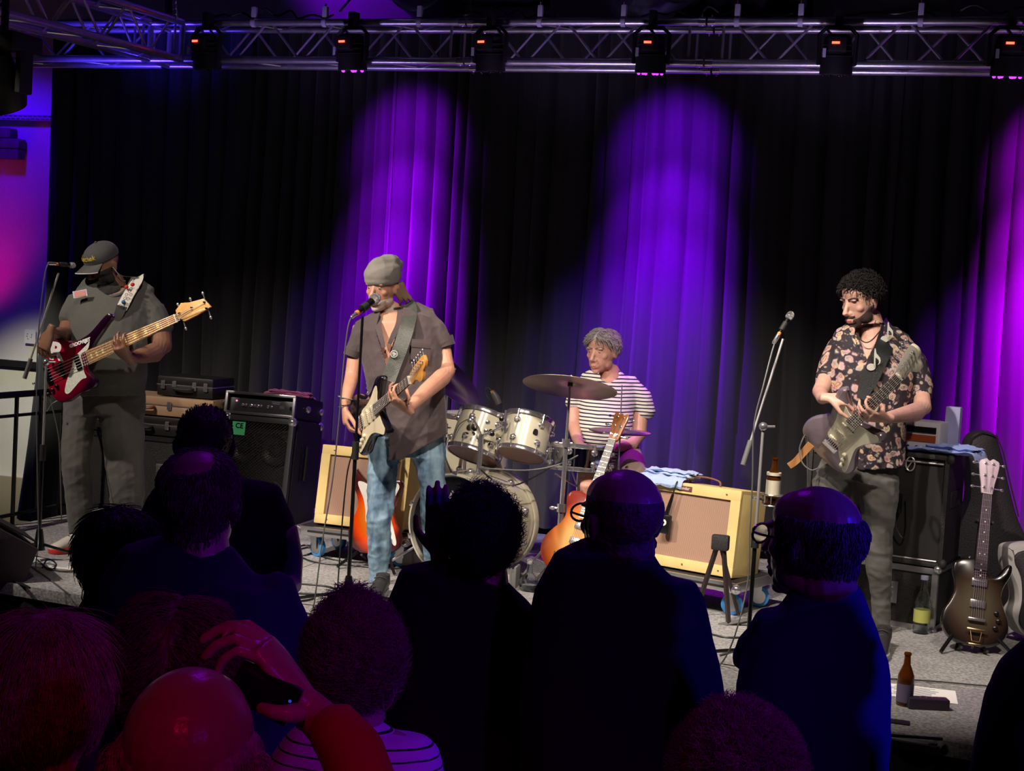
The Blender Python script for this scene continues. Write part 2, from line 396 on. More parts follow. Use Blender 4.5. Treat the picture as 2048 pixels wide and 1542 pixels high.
# truss ---------------------------------------------------------------
trm = mat('truss_aluminium', (.62, .61, .66), .33, .85, vary=.12, vscale=20)
YT = 8.5; ZL = 3.62; ZU = 3.86; S = .24
def truss_section(root, A, B, horiz):
    """box truss from A to B (front lower corner line); horiz = direction to the far chords"""
    A, B = Vector(A), Vector(B); L = (B-A).length; d = (B-A).normalized(); up = Vector((0, 0, S)); h = Vector(horiz)*S
    for off in (Vector((0, 0, 0)), up, h, h+up):
        MB().tube([A+off, B+off], .024, 14).build('chord', trm, root, world=True)
    n = max(1, round((L-.24)/.252)); st = (L-.24)/n
    for (off, ph) in ((Vector((0, 0, 0)), 0), (h, 1)):
        for i in range(n):
            top0 = (i+ph) % 2 == 0; g = .014
            p = A+d*(.12+i*st+g)+off+(up if top0 else Vector((0, 0, 0))); q = A+d*(.12+(i+1)*st-g)+off+(Vector((0, 0, 0)) if top0 else up)
            MB().tube([p, q], .0085, 8).build('brace', trm, root, world=True)
        for e in (.07, L-.07): MB().tube([A+d*e+off, A+d*e+off+up], .0085, 8).build('brace', trm, root, world=True)
    for off in (Vector((0, 0, 0)), up):
        for i in range(n):
            a0 = i % 2 == 0
            p = A+d*(.12+i*st)+off+(h if a0 else Vector((0, 0, 0))); q = A+d*(.12+(i+1)*st)+off+(Vector((0, 0, 0)) if a0 else h)
            MB().tube([p, q], .007, 6).build('brace', trm, root, world=True)
def coupler(root, P, d, horiz):
    for off in (Vector((0, 0, 0)), Vector((0, 0, S)), Vector(horiz)*S, Vector(horiz)*S+Vector((0, 0, S))):
        c = Vector(P)+off
        mb = MB()
        for k in (-.028, .028): mb.tube([c+d*(k-.022), c+d*(k+.022)], .0275, 14)
        for k in (-.03, .03): mb.tube([c+d*k+Vector((0, 0, -.04)), c+d*k+Vector((0, 0, .04))], .005, 6)
        mb.build('coupler', chrome, root, world=True)
X1 = on_y(932, 90, YT).x; X2 = on_y(1411, 98, YT).x
tr = thing('lighting_truss', 'long silver box truss spanning above the curtain', 'truss', (-2, YT, ZL))
dx = Vector((1, 0, 0)); hy = Vector((0, 1, 0))
XC = -5.19
for a, b in ((XC, X1), (X1, X2), (X2, X2+2.5)): truss_section(tr, (a+.03, YT, ZL), (b-.03, YT, ZL), hy)
for x in (X1, X2): coupler(tr, (x, YT, ZL), dx, hy)
tr2 = thing('lighting_truss', 'truss piece continuing to the blue wall at far left', 'truss', (-6, YT, ZL))
truss_section(tr2, (-7.6, YT, ZL), (XC-.29, YT, ZL), hy)
tr3 = thing('lighting_truss', 'side truss running toward the audience from the left corner', 'truss', (XC, 7, ZL))
truss_section(tr3, (XC, YT-.02, ZL-.0), (XC, 5.2, ZL-.10), (-1, 0, 0))
cb = thing('corner_block', 'truss corner block joining the side truss at upper left', 'truss', (XC-.12, YT+.12, ZL))
for (ox, oy) in ((0, 0), (-.24, 0), (0, .24), (-.24, .24)):
    MB().tube([(XC+ox, YT+oy, ZL-.02), (XC+ox, YT+oy, ZU+.02)], .02, 10).build('post', trm, cb, world=True)
for z in (ZL, ZU):
    for (a, b) in (((0, 0), (-.24, 0)), ((0, .24), (-.24, .24)), ((0, 0), (0, .24)), ((-.24, 0), (-.24, .24))):
        MB().tube([(XC+a[0], YT+a[1], z), (XC+b[0], YT+b[1], z)], .024, 12).build('chord', trm, cb, world=True)
# clamps standing on the top chord
clm = mat('clamp_white', (.55, .52, .66), .4)
for i, (px, wh) in enumerate(((508, 'left of the left brick of lamps'), (650, ''), (839, ''), (1080, ''), (1247, ''), (1474, ''), (1601, ''), (1841, ''))):
    x = on_y(px, 45, YT).x
    where = ['leftmost', 'second from left', 'third from left', 'fourth from left', 'fifth from left', 'sixth from left', 'seventh from left', 'rightmost'][i]
    c = thing('truss_clamp', 'small pale clamp standing on the truss top chord, %s of eight' % where, 'clamp', (x, YT, ZU+.02), 'clamps on the truss')
    MB().lathe([(.030, -.014), (.030, .014)], (0, 0, -.02), (1, 0, 0), 14).build('collar', clm, c)
    MB().box((0, 0, .045), (.032, .035, .07), bev=.006).build('grip', clm, c)
    MB().tube([(0, 0, .07), (0, 0, .10)], .006, 6).build('bolt', chrome, c)
# cables along the truss
def cable(name, pts, r, m, label, cat='cable', group=None, n=6, nn=8):
    return tag(MB().tube(crom(pts, nn), r, n).build(name, m), label, cat, group)
cab = mat('cable_black', (.012, .012, .013), .45)
zt_ = ZU+.035
segs = [(-5.0, -4.1), (-3.35, -2.6), (-2.1, -1.2), (-.9, .6)]
wherec = ['at the left bay', 'left of centre', 'right of centre', 'at the right bays']
for (a, b), wr in zip(segs, wherec):
    pts = []
    for i in range(12):
        u = i/11; x = a+(b-a)*u; pts.append((x, YT+.02+.03*math.sin(i*2.1), zt_+.012*math.sin(i*1.3)+(.05*math.sin(u*PI) if i % 2 else 0)))
    cable('power_cable', pts, .007, cab, 'black power cable lying on the truss top chord '+wr)
cable('cable_coil', [(0.06, YT+.2, ZU-.02), (.03, YT+.18, ZU-.14), (.0, YT+.2, ZU-.2), (-.04, YT+.18, ZU-.12), (.0, YT+.2, ZU-.06), (.05, YT+.18, ZU-.16), (.03, YT+.17, ZU-.24)], .005, mat('cable_grey', (.5, .5, .6), .5), 'loop of pale cable hanging inside the truss at right')

# stage lights --------------------------------------------------------
redled = mat('red_display', (.1, 0, 0), .4, emit=(1, .04, .02), estr=9)
violed = mat('violet_led', (.1, 0, .2), .4, emit=(.42, .03, 1), estr=3)
def stage_light(label, lit, red=True):
    t = thing('stage_light', label, 'stage light', (0, 0, 0), 'wash lights hanging from the truss')
    MB().box((0, 0, .04), (.045, .07, .09), bev=.006).build('clamp', black, t)
    mb = MB()
    mb.tube([(-.10, 0, -.22), (-.105, 0, -.05), (-.06, 0, -.01), (.06, 0, -.01), (.105, 0, -.05), (.10, 0, -.22)], .012, 8, flat=1.8, nrm=Vector((0, 1, 0)))
    mb.build('yoke', black, t)
    R = rm3((8, 'X'))
    prof = [(.055, -.12), (.075, -.10), (.080, -.02), (.088, .02), (.092, .10), (.085, .105), (.07, .09)]
    ax = R@Vector((0, 0, -1)); c = Vector((0, 0, -.17))
    h = MB().lathe(prof, c, ax, 20); h.build('housing', black, t)
    mb = MB()
    for k in range(8):
        a = PI*2*k/8; p = c+R@Vector((.088*math.cos(a), .088*math.sin(a), .04)); q = c+R@Vector((.082*math.cos(a), .082*math.sin(a), -.08))
    for z in (-.06, -.03, 0): mb.lathe([(.083, z-.004), (.090, z), (.083, z+.004)], c, ax, 20)
    mb.build('cooling_fin', black, t)
    for k in range(7):
        a = 2*PI*k/6; r = .02 if k == 6 else .068
        MB().ball(c+R@Vector((r*math.cos(a), r*math.sin(a), -.106)), .010, 8, 5).build('lens', violed if lit else blackp, t)
    MB().box((0, -.085, -.12), (.10, .05, .08), bev=.008).build('control_box', black, t)
    if red: MB().box((-.01, -.113, -.115), (.042, .004, .012)).build('display', redled, t, smooth=False)
    MB().box((-.07, -.098, -.17), (.018, .004, .05)).build('sticker', clm, t, smooth=False)
    return t
lps = [(425, 'black stage light with red display at the left end of the truss', 0, 3), (715, 'black stage light glowing violet underneath, above the singer', 1, 0),
       (990, 'unlit black stage light above the floor tom, red display', 0, 0), (1310, 'black stage light glowing violet underneath, above the drummer', 1, 0),
       (1680, 'unlit black stage light above the right guitarist', 0, 0), (2022, 'black stage light cut by the right edge of the picture', 1, 0)]
for px, lb, lit, _ in lps:
    x = on_y(px, 60, YT-.03).x
    t = stage_light(lb, lit); M = Matrix.Translation((x, YT-.09, ZU-.04))@rotz(math.radians(-8 if px < 1000 else 6))
    t.matrix_world = M
    for ch in t.children: WM[ch.name] = M
# moving head at left edge
mh = thing('moving_head', 'black moving head lamp hanging at the left picture edge', 'stage light', at(8, 95, 7.6))
Rm = rm3((18, 'Z'))
MB().box((0, 0, .02), (.30, .26, .10), bev=.02).build('base', black, mh)
for s in (-1, 1): MB().box((s*.13, 0, -.12), (.035, .11, .24), bev=.012).build('yoke', black, mh)
MB().lathe([(.06, -.15), (.095, -.13), (.105, 0), (.10, .12), (.085, .16)], (0, -.02, -.17), (0.1, .5, -.9), 20).build('head', black, mh)
MB().lathe([(.08, 0), (.08, .01)], Vector((0, -.02, -.17))+Vector((.1, .5, -.9)).normalized()*.155, (0.1, .5, -.9), 20).build('lens', blackp, mh)
MB().tube([(0, 0, .07), (0, 0, .28)], .02).build('clamp', black, mh)
# ================================================================== GEAR
def place(px, py, a, z=ZS, tilt=0, off=(0, 0, 0)):
    """frame standing at the ground point under a pixel; x right, y away, z up, turned by a degrees"""
    o = on_z(px, py, z); a = math.radians(a)
    x = _r0*math.cos(a)-_f0*math.sin(a); y = _r0*math.sin(a)+_f0*math.cos(a)
    M = Matrix((x, y, Vector((0, 0, 1)))).transposed().to_4x4(); M.translation = o
    return M@Matrix.Rotation(math.radians(-tilt), 4, 'X')@Matrix.Translation(off)
def text(s, size, m, parent, T, name='lettering', ext=.0008, align='CENTER', sx=1.0, bold=0.0):
    c = bpy.data.curves.new('t', 'FONT'); c.body = s; c.size = size; c.extrude = ext; c.align_x = align; c.align_y = 'CENTER'; c.offset = bold; c.resolution_u = 3
    o = bpy.data.objects.new('t', c); me = bpy.data.meshes.new_from_object(o)
    bpy.data.objects.remove(o); me.name = name
    me.transform(T@Matrix.Diagonal((sx, 1, 1, 1))); me.materials.append(m)
    r = link(name, me, parent); r['kind'] = 'stuff'; return r
FACE = Matrix(((1, 0, 0, 0), (0, 0, -1, 0), (0, 1, 0, 0), (0, 0, 0, 1)))      # text standing in the xz plane, facing -y

def grille_mat(name, col, sc=420, dark=.5):
    if name in MATS: return MATS[name]
    M = bpy.data.materials.new(name); M.use_nodes = True; nt = M.node_tree; b = nt.nodes['Principled BSDF']; b.inputs['Roughness'].default_value = .8
    tc = nt.nodes.new('ShaderNodeTexCoord'); wv = nt.nodes.new('ShaderNodeTexWave'); wv.wave_type = 'BANDS'; wv.bands_direction = 'X'; wv.inputs['Scale'].default_value = sc/8; wv.inputs['Distortion'].default_value = 1.5; wv.inputs['Detail'].default_value = 2
    r = nt.nodes.new('ShaderNodeValToRGB'); r.color_ramp.elements[0].color = tuple(c*dark for c in col)+(1,); r.color_ramp.elements[1].color = (*col, 1)
    nt.links.new(tc.outputs['Object'], wv.inputs['Vector']); nt.links.new(wv.outputs['Fac'], r.inputs['Fac']); nt.links.new(r.outputs['Color'], b.inputs['Base Color'])
    MATS[name] = M; return M
tweed = mat('tweed_cloth', (.66, .50, .20), .65, bump=.3, bscale=500, vary=.08, vscale=5)
browncloth = grille_mat('brown_grille', (.40, .24, .17))
brasm = mat('brass_screw', (.7, .5, .2), .3, 1)
blue_r = mat('blue_wheel', (.05, .30, .75), .45)
def caster(parent_name, root, x, y, h, wm, yaw=0):
    """caster below z = 0 of the dolly"""
    R = rm3((yaw, 'Z'))
    w_ = MB().lathe([(.018, -.017), (h*.36, -.017), (h*.42, -.012), (h*.42, .012), (h*.36, .017), (.018, .017)], Vector((x, y, -h+h*.42))+R@Vector((.02, 0, 0)), R@Vector((0, 1, 0)), 22)
    wh = w_.build('wheel', wm, root)
    MB().lathe([(h*.28, -.019), (h*.28, .019)], Vector((x, y, -h+h*.42))+R@Vector((.02, 0, 0)), R@Vector((0, 1, 0)), 16).build('wheel_hub', alu, wh)
    mb = MB().box(Vector((x, y, -.006)), (.09, .08, .01))
    for s in (-1, 1):
        mb.add([Vector((x, y, 0))+R@Vector(p) for p in ((-.03, s*.024, -.01), (.035, s*.024, -.01), (.035, s*.024, -h*.62), (.005, s*.024, -h*.62), (-.03, s*.028, -.01), (.035, s*.028, -.01), (.035, s*.028, -h*.62), (.005, s*.028, -h*.62))],
               [(0, 1, 2, 3), (4, 7, 6, 5), (0, 4, 5, 1), (1, 5, 6, 2), (2, 6, 7, 3), (3, 7, 4, 0)])
    f = mb.build('caster_fork', alu, root)
def dolly(M, w_, d_, label, h=.13, t=.05):
    r = thing('wheeled_dolly', label, 'dolly', M)
    MB().box((0, 0, h+t*.55), (w_, d_, t*.7)).build('board', tolex, r)
    mb = MB()
    for s in (-1, 1):
        mb.box((0, s*d_/2, h+t/2), (w_, .014, t), bev=.003)
        mb.box((s*w_/2, 0, h+t/2), (.014, d_, t), bev=.003)
    mb.build('aluminium_edging', alu, r)
    for sx in (-1, 1):
        for sy in (-1, 1): MB().ball((sx*w_/2, sy*d_/2, h+t*.4), (.026, .026, .026), 12, 8).build('ball_corner', chrome, r)
    for sy in (-1,):
        MB().box((0, sy*(d_/2+.009), h+t*.5), (w_*.8, .004, .012)).build('edge_groove', black, r)
    T0 = Matrix.Translation((0, 0, h)); WMsave = None
    for sx in (-1, 1):
        for sy in (-1, 1):
            before = set(r.children)
            caster('c', r, sx*(w_/2-.08), sy*(d_/2-.08), h, blue_r, 25*sx)
            for o in set(r.children)-before:
                o.data.transform(T0)
                for g in o.children: g.data.transform(T0)
    return r
def tweed_amp(M, w_, h_, d_, label, plate=False, strap=False):
    """origin front right bottom corner"""
    r = thing('guitar_amplifier', label, 'amplifier', M); fr = .055
    mb = MB()
    # cabinet: four walls and a back, front frame
    mb.box((-w_/2, d_/2+.01, h_-.012), (w_, d_-.02, .024), bev=.006); mb.box((-w_/2, d_/2+.01, .012), (w_, d_-.02, .024), bev=.006)
    mb.box((-.012, d_/2+.01, h_/2), (.024, d_-.02, h_), bev=.006); mb.box((-w_+.012, d_/2+.01, h_/2), (.024, d_-.02, h_), bev=.006)
    mb.box((-w_/2, d_-.02, h_/2), (w_-.02, .02, h_-.02))
    mb.build('cabinet', tweed, r)
    mb = MB()
    mb.box((-w_/2, .012, h_-fr/2), (w_, .024, fr), bev=.005); mb.box((-w_/2, .012, fr/2), (w_, .024, fr), bev=.005)
    mb.box((-fr/2, .012, h_/2), (fr, .024, h_-2*fr+.004)); mb.box((-w_+fr/2, .012, h_/2), (fr, .024, h_-2*fr+.004))
    mb.build('front_frame', tweed, r)
    MB().box((-w_/2, .02, h_/2), (w_-2*fr+.01, .012, h_-2*fr+.01)).build('grille_cloth', browncloth, r, smooth=False)
    for x in (-.08, -w_/2, -w_+.08):
        for z in (fr*.5, h_-fr*.5):
            if plate and z > .2 and x != -.08: continue
            MB().lathe([(.005, 0), (.005, .003), (.002, .004)], (x, 0, z), (0, -1, 0), 8).build('screw', brasm, r)
    pts = [(-w_/2-.09, d_/2, h_), (-w_/2-.08, d_/2, h_+.028), (-w_/2, d_/2, h_+.04), (-w_/2+.08, d_/2, h_+.028), (-w_/2+.09, d_/2, h_)]
    MB().tube(crom(pts, 5), .009, 8, flat=.5).build('handle', mat('brown_leather', (.22, .10, .05), .5), r)
    if plate:
        p = MB().box((-w_*.56, -.003, h_-fr/2), (.085, .005, .026), bev=.002).build('name_plate', mat('plate_brown', (.13, .05, .05), .35), r)
        text('Fender', .022, mat('plate_letter', (.75, .65, .5), .4), p, Matrix.Translation((-w_*.56, -.0058, h_-fr/2))@FACE)
    return r
# left tweed amplifier
aM = place(627, 1045, 18, z=.84, tilt=9)
wA = .545
M1 = aM@Matrix.Translation((wA, 0, 0))
tweed_amp(M1, wA, .45, .24, 'tweed guitar amplifier standing half hidden behind the singer', strap=False)
pc = M1@Vector((-wA/2, .14, 0))
Md = Matrix.Translation((pc.x, pc.y, ZS))@M1.to_3x3().to_4x4(); zz = math.atan2(M1[1][0], M1[0][0]); Md = Matrix.Translation((pc.x, pc.y, ZS))@rotz(zz)
dolly(Md, .66, .44, 'aluminium edged dolly with blue wheels under the half hidden amplifier')
# right tweed amplifier
M2 = place(1463, 1157, 36, z=.835, tilt=6)
tweed_amp(M2, .58, .445, .30, 'tweed guitar amplifier with brown grille, blue towel on it', plate=True)
zz = math.atan2(M2[1][0], M2[0][0]); pc = M2@Vector((-.29, .15, 0))
dolly(Matrix.Translation((pc.x, pc.y, ZS))@rotz(zz)@Matrix.Translation((.03, .0, 0)), .66, .46, 'aluminium edged dolly under the amplifier with the towel')
# microphone with pack hanging on the grille
tm = thing('wireless_pack', 'black wireless pack with round white mark hanging down the amplifier grille', 'transmitter', M2@Matrix.Translation((-.40, -.03, .22)))
MB().box((0, 0, 0), (.062, .03, .10), bev=.01).build('body', blackp, tm)
MB().lathe([(.017, 0), (.017, .002)], (-.002, -.015, .008), (0, -1, 0), 20).build('badge', mat('badge_white', (.6, .6, .58), .5), tm)
MB().lathe([(.006, 0), (.006, .003)], (-.002, -.0165, .008), (0, -1, 0), 12).build('badge_dot', blackp, tm)
MB().tube([(.0, 0, .05), (.012, 0, .10), (.025, 0, .16)], [.012, .011, .007], 10).build('plug', blackp, tm)
MB().tube(crom([(.025, 0, .16), (.035, .0, .21), (.03, .03, .235)], 5), .004, 6).build('lead', cab, tm)
# towels ------------------------------------------------------------
def cloth_slab(L, Wd, th, seed, amp=.012, nx=26, ny=18, droop=None):
    rs = random.Random(seed); vs = []; fs = []
    for side in (1, -1):
        for i in range(nx+1):
            for j in range(ny+1):
                u = i/nx-.5; v = j/ny-.5
                p = Vector((u*L, v*Wd, 0)); z = amp*mnoise.noise(Vector((u*6+seed, v*5, 0)))+amp*.5*mnoise.noise(Vector((u*14, v*11+seed, 3)))
                e = 1-max(abs(u), abs(v))*2; tz = th*(min(1, e*8)**.5)/2
                p.z = z+side*tz
                p.x += .015*mnoise.noise(Vector((u*3, v*7, seed))); p.y += .015*mnoise.noise(Vector((v*3, u*7, seed+5)))
                if droop: p = droop(p, u, v)
                vs.append(p)
    n = (nx+1)*(ny+1)
    for s in (0, 1):
        for i in range(nx):
            for j in range(ny):
                a = s*n+i*(ny+1)+j; q = (a, a+ny+1, a+ny+2, a+1); fs.append(q if s == 0 else q[::-1])
    return vs, fs
def towel(name, M, layers, m, label):
    t = thing(name, label, 'towel', M)
    for i, (L, Wd, th, z, dx_, dy_, rot, sd, dr) in enumerate(layers):
        vs, fs = cloth_slab(L, Wd, th, sd, droop=dr); R = rotz(math.radians(rot))
        mb = MB().add([R@v+Vector((dx_, dy_, z)) for v in vs], fs); mb.build('fold', m, t)
    return t
def dr2(p, u, v):
    # hangs over the front edge
    e = -.12
    if p.y < e: d = e-p.y; p = Vector((p.x, e-.012-min(d, .02)*.5, p.z-d*.93))
    return p
tblue = mat('blue_towel', (.42, .55, .82), .9, sheen=.3, bump=.5, bscale=350)
towel('towel', M2@Matrix.Translation((-.50, .105, .462)), [(.27, .34, .014, 0, 0, 0, 10, 1, dr2), (.26, .24, .014, .016, .02, .03, 14, 2, None), (.26, .22, .014, .032, .02, .03, 15, 3, None)], tblue, 'folded light blue towel lying over the corner of the tweed amplifier')
tmar = mat('maroon_towel', (.30, .05, .12), .9, sheen=.3, bump=.5, bscale=350)

# bass cabinet and rack -----------------------------------------------
MC = place(566, 1058, 16, tilt=8)
Wc, Hc, Dc = .49, .69, .46
bc = thing('bass_cabinet', 'tall black bass speaker cabinet with punched metal grille', 'speaker', MC)
mb = MB().box((-Wc/2, Dc/2+.03, Hc/2), (Wc, Dc-.06, Hc), bev=.012); mb.build('cabinet', tolex, bc)
mb = MB()
for (c, s) in (((-Wc/2, .012, Hc-.018), (Wc, .036, .036)), ((-Wc/2, .012, .018), (Wc, .036, .036)), ((-.018, .012, Hc/2), (.036, .036, Hc)), ((-Wc+.018, .012, Hc/2), (.036, .036, Hc))): mb.box(c, s, bev=.008)
mb.build('front_rim', mat('rim_grey', (.035, .035, .04), .5), bc)
for (x, z) in ((-.135, .19), (-.355, .19), (-.135, .49), (-.355, .49)):
    sp = MB().lathe([(.002, .028), (.03, .03), (.035, .038), (.088, .014), (.096, .006), (.102, .010), (.102, .03)], (x, .030, z), (0, 1, 0), 28).build('speaker_cone', mat('cone', (.02, .02, .022), .45), bc)
# punched grille: thin diagonal bars in two directions (real mesh)
mbg = MB(); gw, gh = Wc-.075, Hc-.075
x0, z0 = -Wc+.0375, .0375; step = .0155
def clipseg(p, d):
    ts = []
    tmin, tmax = -9, 9
    for ax_, lo, hi in ((0, x0, x0+gw), (1, z0, z0+gh)):
        if abs(d[ax_]) < 1e-9: continue
        a, b = (lo-p[ax_])/d[ax_], (hi-p[ax_])/d[ax_]
        tmin = max(tmin, min(a, b)); tmax = min(tmax, max(a, b))
    return (tmin, tmax) if tmax > tmin else None
for sgn in (1, -1):
    d = (math.cos(math.radians(40)), sgn*math.sin(math.radians(40))); n_ = (-d[1], d[0])
    for k in range(-45, 80):
        p = (x0+gw/2+n_[0]*k*step-n_[0]*.2, z0+gh/2+n_[1]*k*step-n_[1]*.2); r = clipseg(p, d)
        if not r: continue
        a = Vector((p[0]+d[0]*r[0], .006, p[1]+d[1]*r[0])); b = Vector((p[0]+d[0]*r[1], .006, p[1]+d[1]*r[1])); mbg.tube([a, b], .0022, 4)
g = mbg.build('grille', mat('grille_metal', (.09, .085, .09), .3, .9), bc, smooth=False); g['kind'] = 'stuff'
for (x, z) in ((-.018, .018), (-.018, Hc-.018), (-Wc+.018, .018), (-Wc+.018, Hc-.018)):
    MB().ball((x, .008, z), (.032, .03, .032), 12, 8).build('corner', chrome, bc)
    MB().ball((x, Dc-.02, z), (.032, .03, .032), 12, 8).build('corner', chrome, bc)
MB().box((.002, .21, .42), (.012, .12, .25), bev=.004).build('handle_cup', blackp, bc)
MB().tube([(.010, .21, .31), (.012, .21, .35), (.012, .21, .48), (.010, .21, .53)], .012, 8).build('handle', rubber, bc)
grn = MB().box((-Wc+.11, -.002, Hc-.085), (.09, .004, .085)).build('green_sticker', mat('green_sticker', (.10, .62, .25), .5), bc, smooth=False)
grn['label'] = 'green sticker with dark letters'
text('CE', .045, blackp, grn, Matrix.Translation((-Wc+.115, -.0048, Hc-.07))@FACE, bold=.001)
# head in rack case
MR = MC@Matrix.Translation((-.01, .01, Hc+.006))
rk = thing('amplifier_rack', 'bass amplifier head in an aluminium edged rack case on the bass cabinet', 'amplifier', MR)
rw, rh, rd = .49, .145, .44
mb = MB()
for c, s in (((-rw/2, rd/2, rh-.008), (rw-.02, rd, .014)), ((-rw/2, rd/2, .008), (rw-.02, rd, .014)), ((-.012, rd/2, rh/2), (.016, rd, rh-.02)), ((-rw+.012, rd/2, rh/2), (.016, rd, rh-.02)), ((-rw/2, rd-.01, rh/2), (rw-.02, .02, rh-.02))): mb.box(c, s)
mb.build('case', tolex, rk)
mb = MB()
for c, s in (((-rw/2, .0, rh-.009), (rw, .02, .018)), ((-rw/2, 0, .009), (rw, .02, .018)), ((-.009, 0, rh/2), (.018, .02, rh)), ((-rw+.009, 0, rh/2), (.018, .02, rh))): mb.box(c, s, bev=.003)
mb.build('aluminium_edging', alu, rk)
for (x, y) in ((0, .2), (0, rd-.02), (-rw-.0, .12)): MB().ball((x, y, rh*.5), (.02, .028, .024), 10, 6).build('latch', chrome, rk)
MB().tube([(-rw-.02, .02, rh*.45), (-rw-.035, .03, rh*.5), (-rw-.02, .04, rh*.6)], .008, 6).build('catch', chrome, rk)
amp = MB().box((-rw/2, .07, .062), (rw-.045, .10, .086), bev=.003).build('front_panel', mat('panel_grey', (.10, .10, .11), .35, .6), rk)
for i, u in enumerate((.20, .25, .335, .39, .44, .49, .60, .655)):
    MB().lathe([(.011, 0), (.010, .012), (.006, .014)], (-rw+.03+u*(rw-.05), .019, .062), (0, -1, 0), 12).build('knob', mat('knob_violet', (.30, .20, .34), .25, .7) if i % 2 else chrome, amp)
MB().lathe([(.006, 0), (.004, .004)], (-rw+.07, .019, .085), (0, -1, 0), 10).build('indicator_lamp', mat('pink_led', (.4, .05, .1), .4, emit=(1, .15, .35), estr=2.5), amp)
for zz_, ww in ((.10, .06), (.09, .05)): MB().box((-rw+.33*1.05, .0185, zz_-.005), (ww, .001, .003)).build('print_line', clm, amp, smooth=False)
MB().lathe([(.012, 0), (.012, .006)], (-rw+.455, .019, .062), (0, -1, 0), 14).build('jack', blackp, amp)
MB().box((-rw+.39, .0185, .065), (.03, .002, .02)).build('switch', alu, amp, smooth=False)
tr_ = towel('towel', MR@Matrix.Translation((-.17, .27, rh+.012)), [(.30, .16, .018, 0, 0, 0, 8, 11, None), (.28, .12, .018, .02, .0, .01, 12, 12, None)], tmar, 'folded maroon towel on top of the bass amplifier rack')

# guitar case stack behind bassist -------------------------------------
MS = place(416, 1040, 16)
rc = thing('road_case', 'big black road case carrying the guitar cases behind the bassist', 'case', MS)
def flightcase(r, w_, h_, d_, edge=alu, panel=tolex, latch=2):
    MB().box((-w_/2, d_/2, h_/2), (w_-.012, d_-.012, h_-.012)).build('panel', panel, r, smooth=False)
    mb = MB(); e = .026
    for y in (0, d_):
        for z in (e/2, h_-e/2): mb.box((-w_/2, y, z), (w_, .006, e))
        for x in (-e/2, -w_+e/2): mb.box((x, y, h_/2), (e, .006, h_))
    for x in (0, -w_):
        for z in (e/2, h_-e/2): mb.box((x, d_/2, z), (.006, d_, e))
        for y in (e/2, d_-e/2): mb.box((x, y, h_/2), (.006, e, h_))
    for z in (0, h_):
        for y in (e/2, d_-e/2): mb.box((-w_/2, y, z), (w_, e, .006))
    mb.build('aluminium_edging', edge, r)
    for x in (0, -w_):
        for z in (0, h_):
            for y in (0, d_): MB().ball((x, y, z), .022, 10, 6).build('ball_corner', chrome, r)
    for i in range(latch):
        x = -w_*(i+1)/(latch+1) if latch > 1 else -w_/2
        l = MB().box((x, -.006, h_*.55), (.10, .010, .11), bev=.003).build('latch', alu, r)
        MB().box((x, -.012, h_*.55), (.06, .008, .05), bev=.003).build('latch_plate', chrome, l)
dkalu = mat('dark_edging', (.06, .06, .07), .4, .8)
flightcase(rc, 1.0, .50, .45, edge=dkalu, latch=2)
def guitarcase(M, w_, h_, d_, m, name, label, hw=brasm, hm=None):
    r = thing(name, label, 'case', M)
    MB().box((0, 0, h_*.28), (w_, d_, h_*.54), bev=.012).build('bottom_shell', m, r)
    MB().box((0, 0, h_*.79), (w_, d_, h_*.42), bev=.012).build('lid', m, r)
    MB().box((0, 0, h_*.56), (w_+.004, d_+.004, .008), bev=.002).build('valance', hw, r)
    for x in (-w_*.38, -w_*.18, w_*.18, w_*.38):
        l = MB().box((x, -d_/2-.006, h_*.56), (.028, .012, h_*.42), bev=.003).build('latch', chrome, r)
    hd = MB().tube(crom([(-.065, -d_/2-.005, h_*.44), (-.06, -d_/2-.035, h_*.42), (0, -d_/2-.042, h_*.40), (.06, -d_/2-.035, h_*.42), (.065, -d_/2-.005, h_*.44)], 5), .011, 8); hd.build('handle', hm or hw, r)
    return r
tan = mat('tan_case', (.42, .26, .15), .5, bump=.2, bscale=200)
guitarcase(MS@Matrix.Translation((-.50, .19, .508)), .98, .125, .36, mat('black_case', (.014, .013, .014), .4), 'guitar_case', 'black guitar case lowest on the road case, under the tan one', chrome, rubber)
guitarcase(MS@Matrix.Translation((-.49, .19, .638)), .97, .125, .36, tan, 'guitar_case', 'tan guitar case with brass latches behind the bassist', chrome, mat('brown_leather', (.2, .1, .05), .5))
guitarcase(MS@Matrix.Translation((-.23, .19, .768)), .40, .13, .30, MATS['black_case'], 'instrument_case', 'small black case topmost behind the bassist', chrome, rubber)

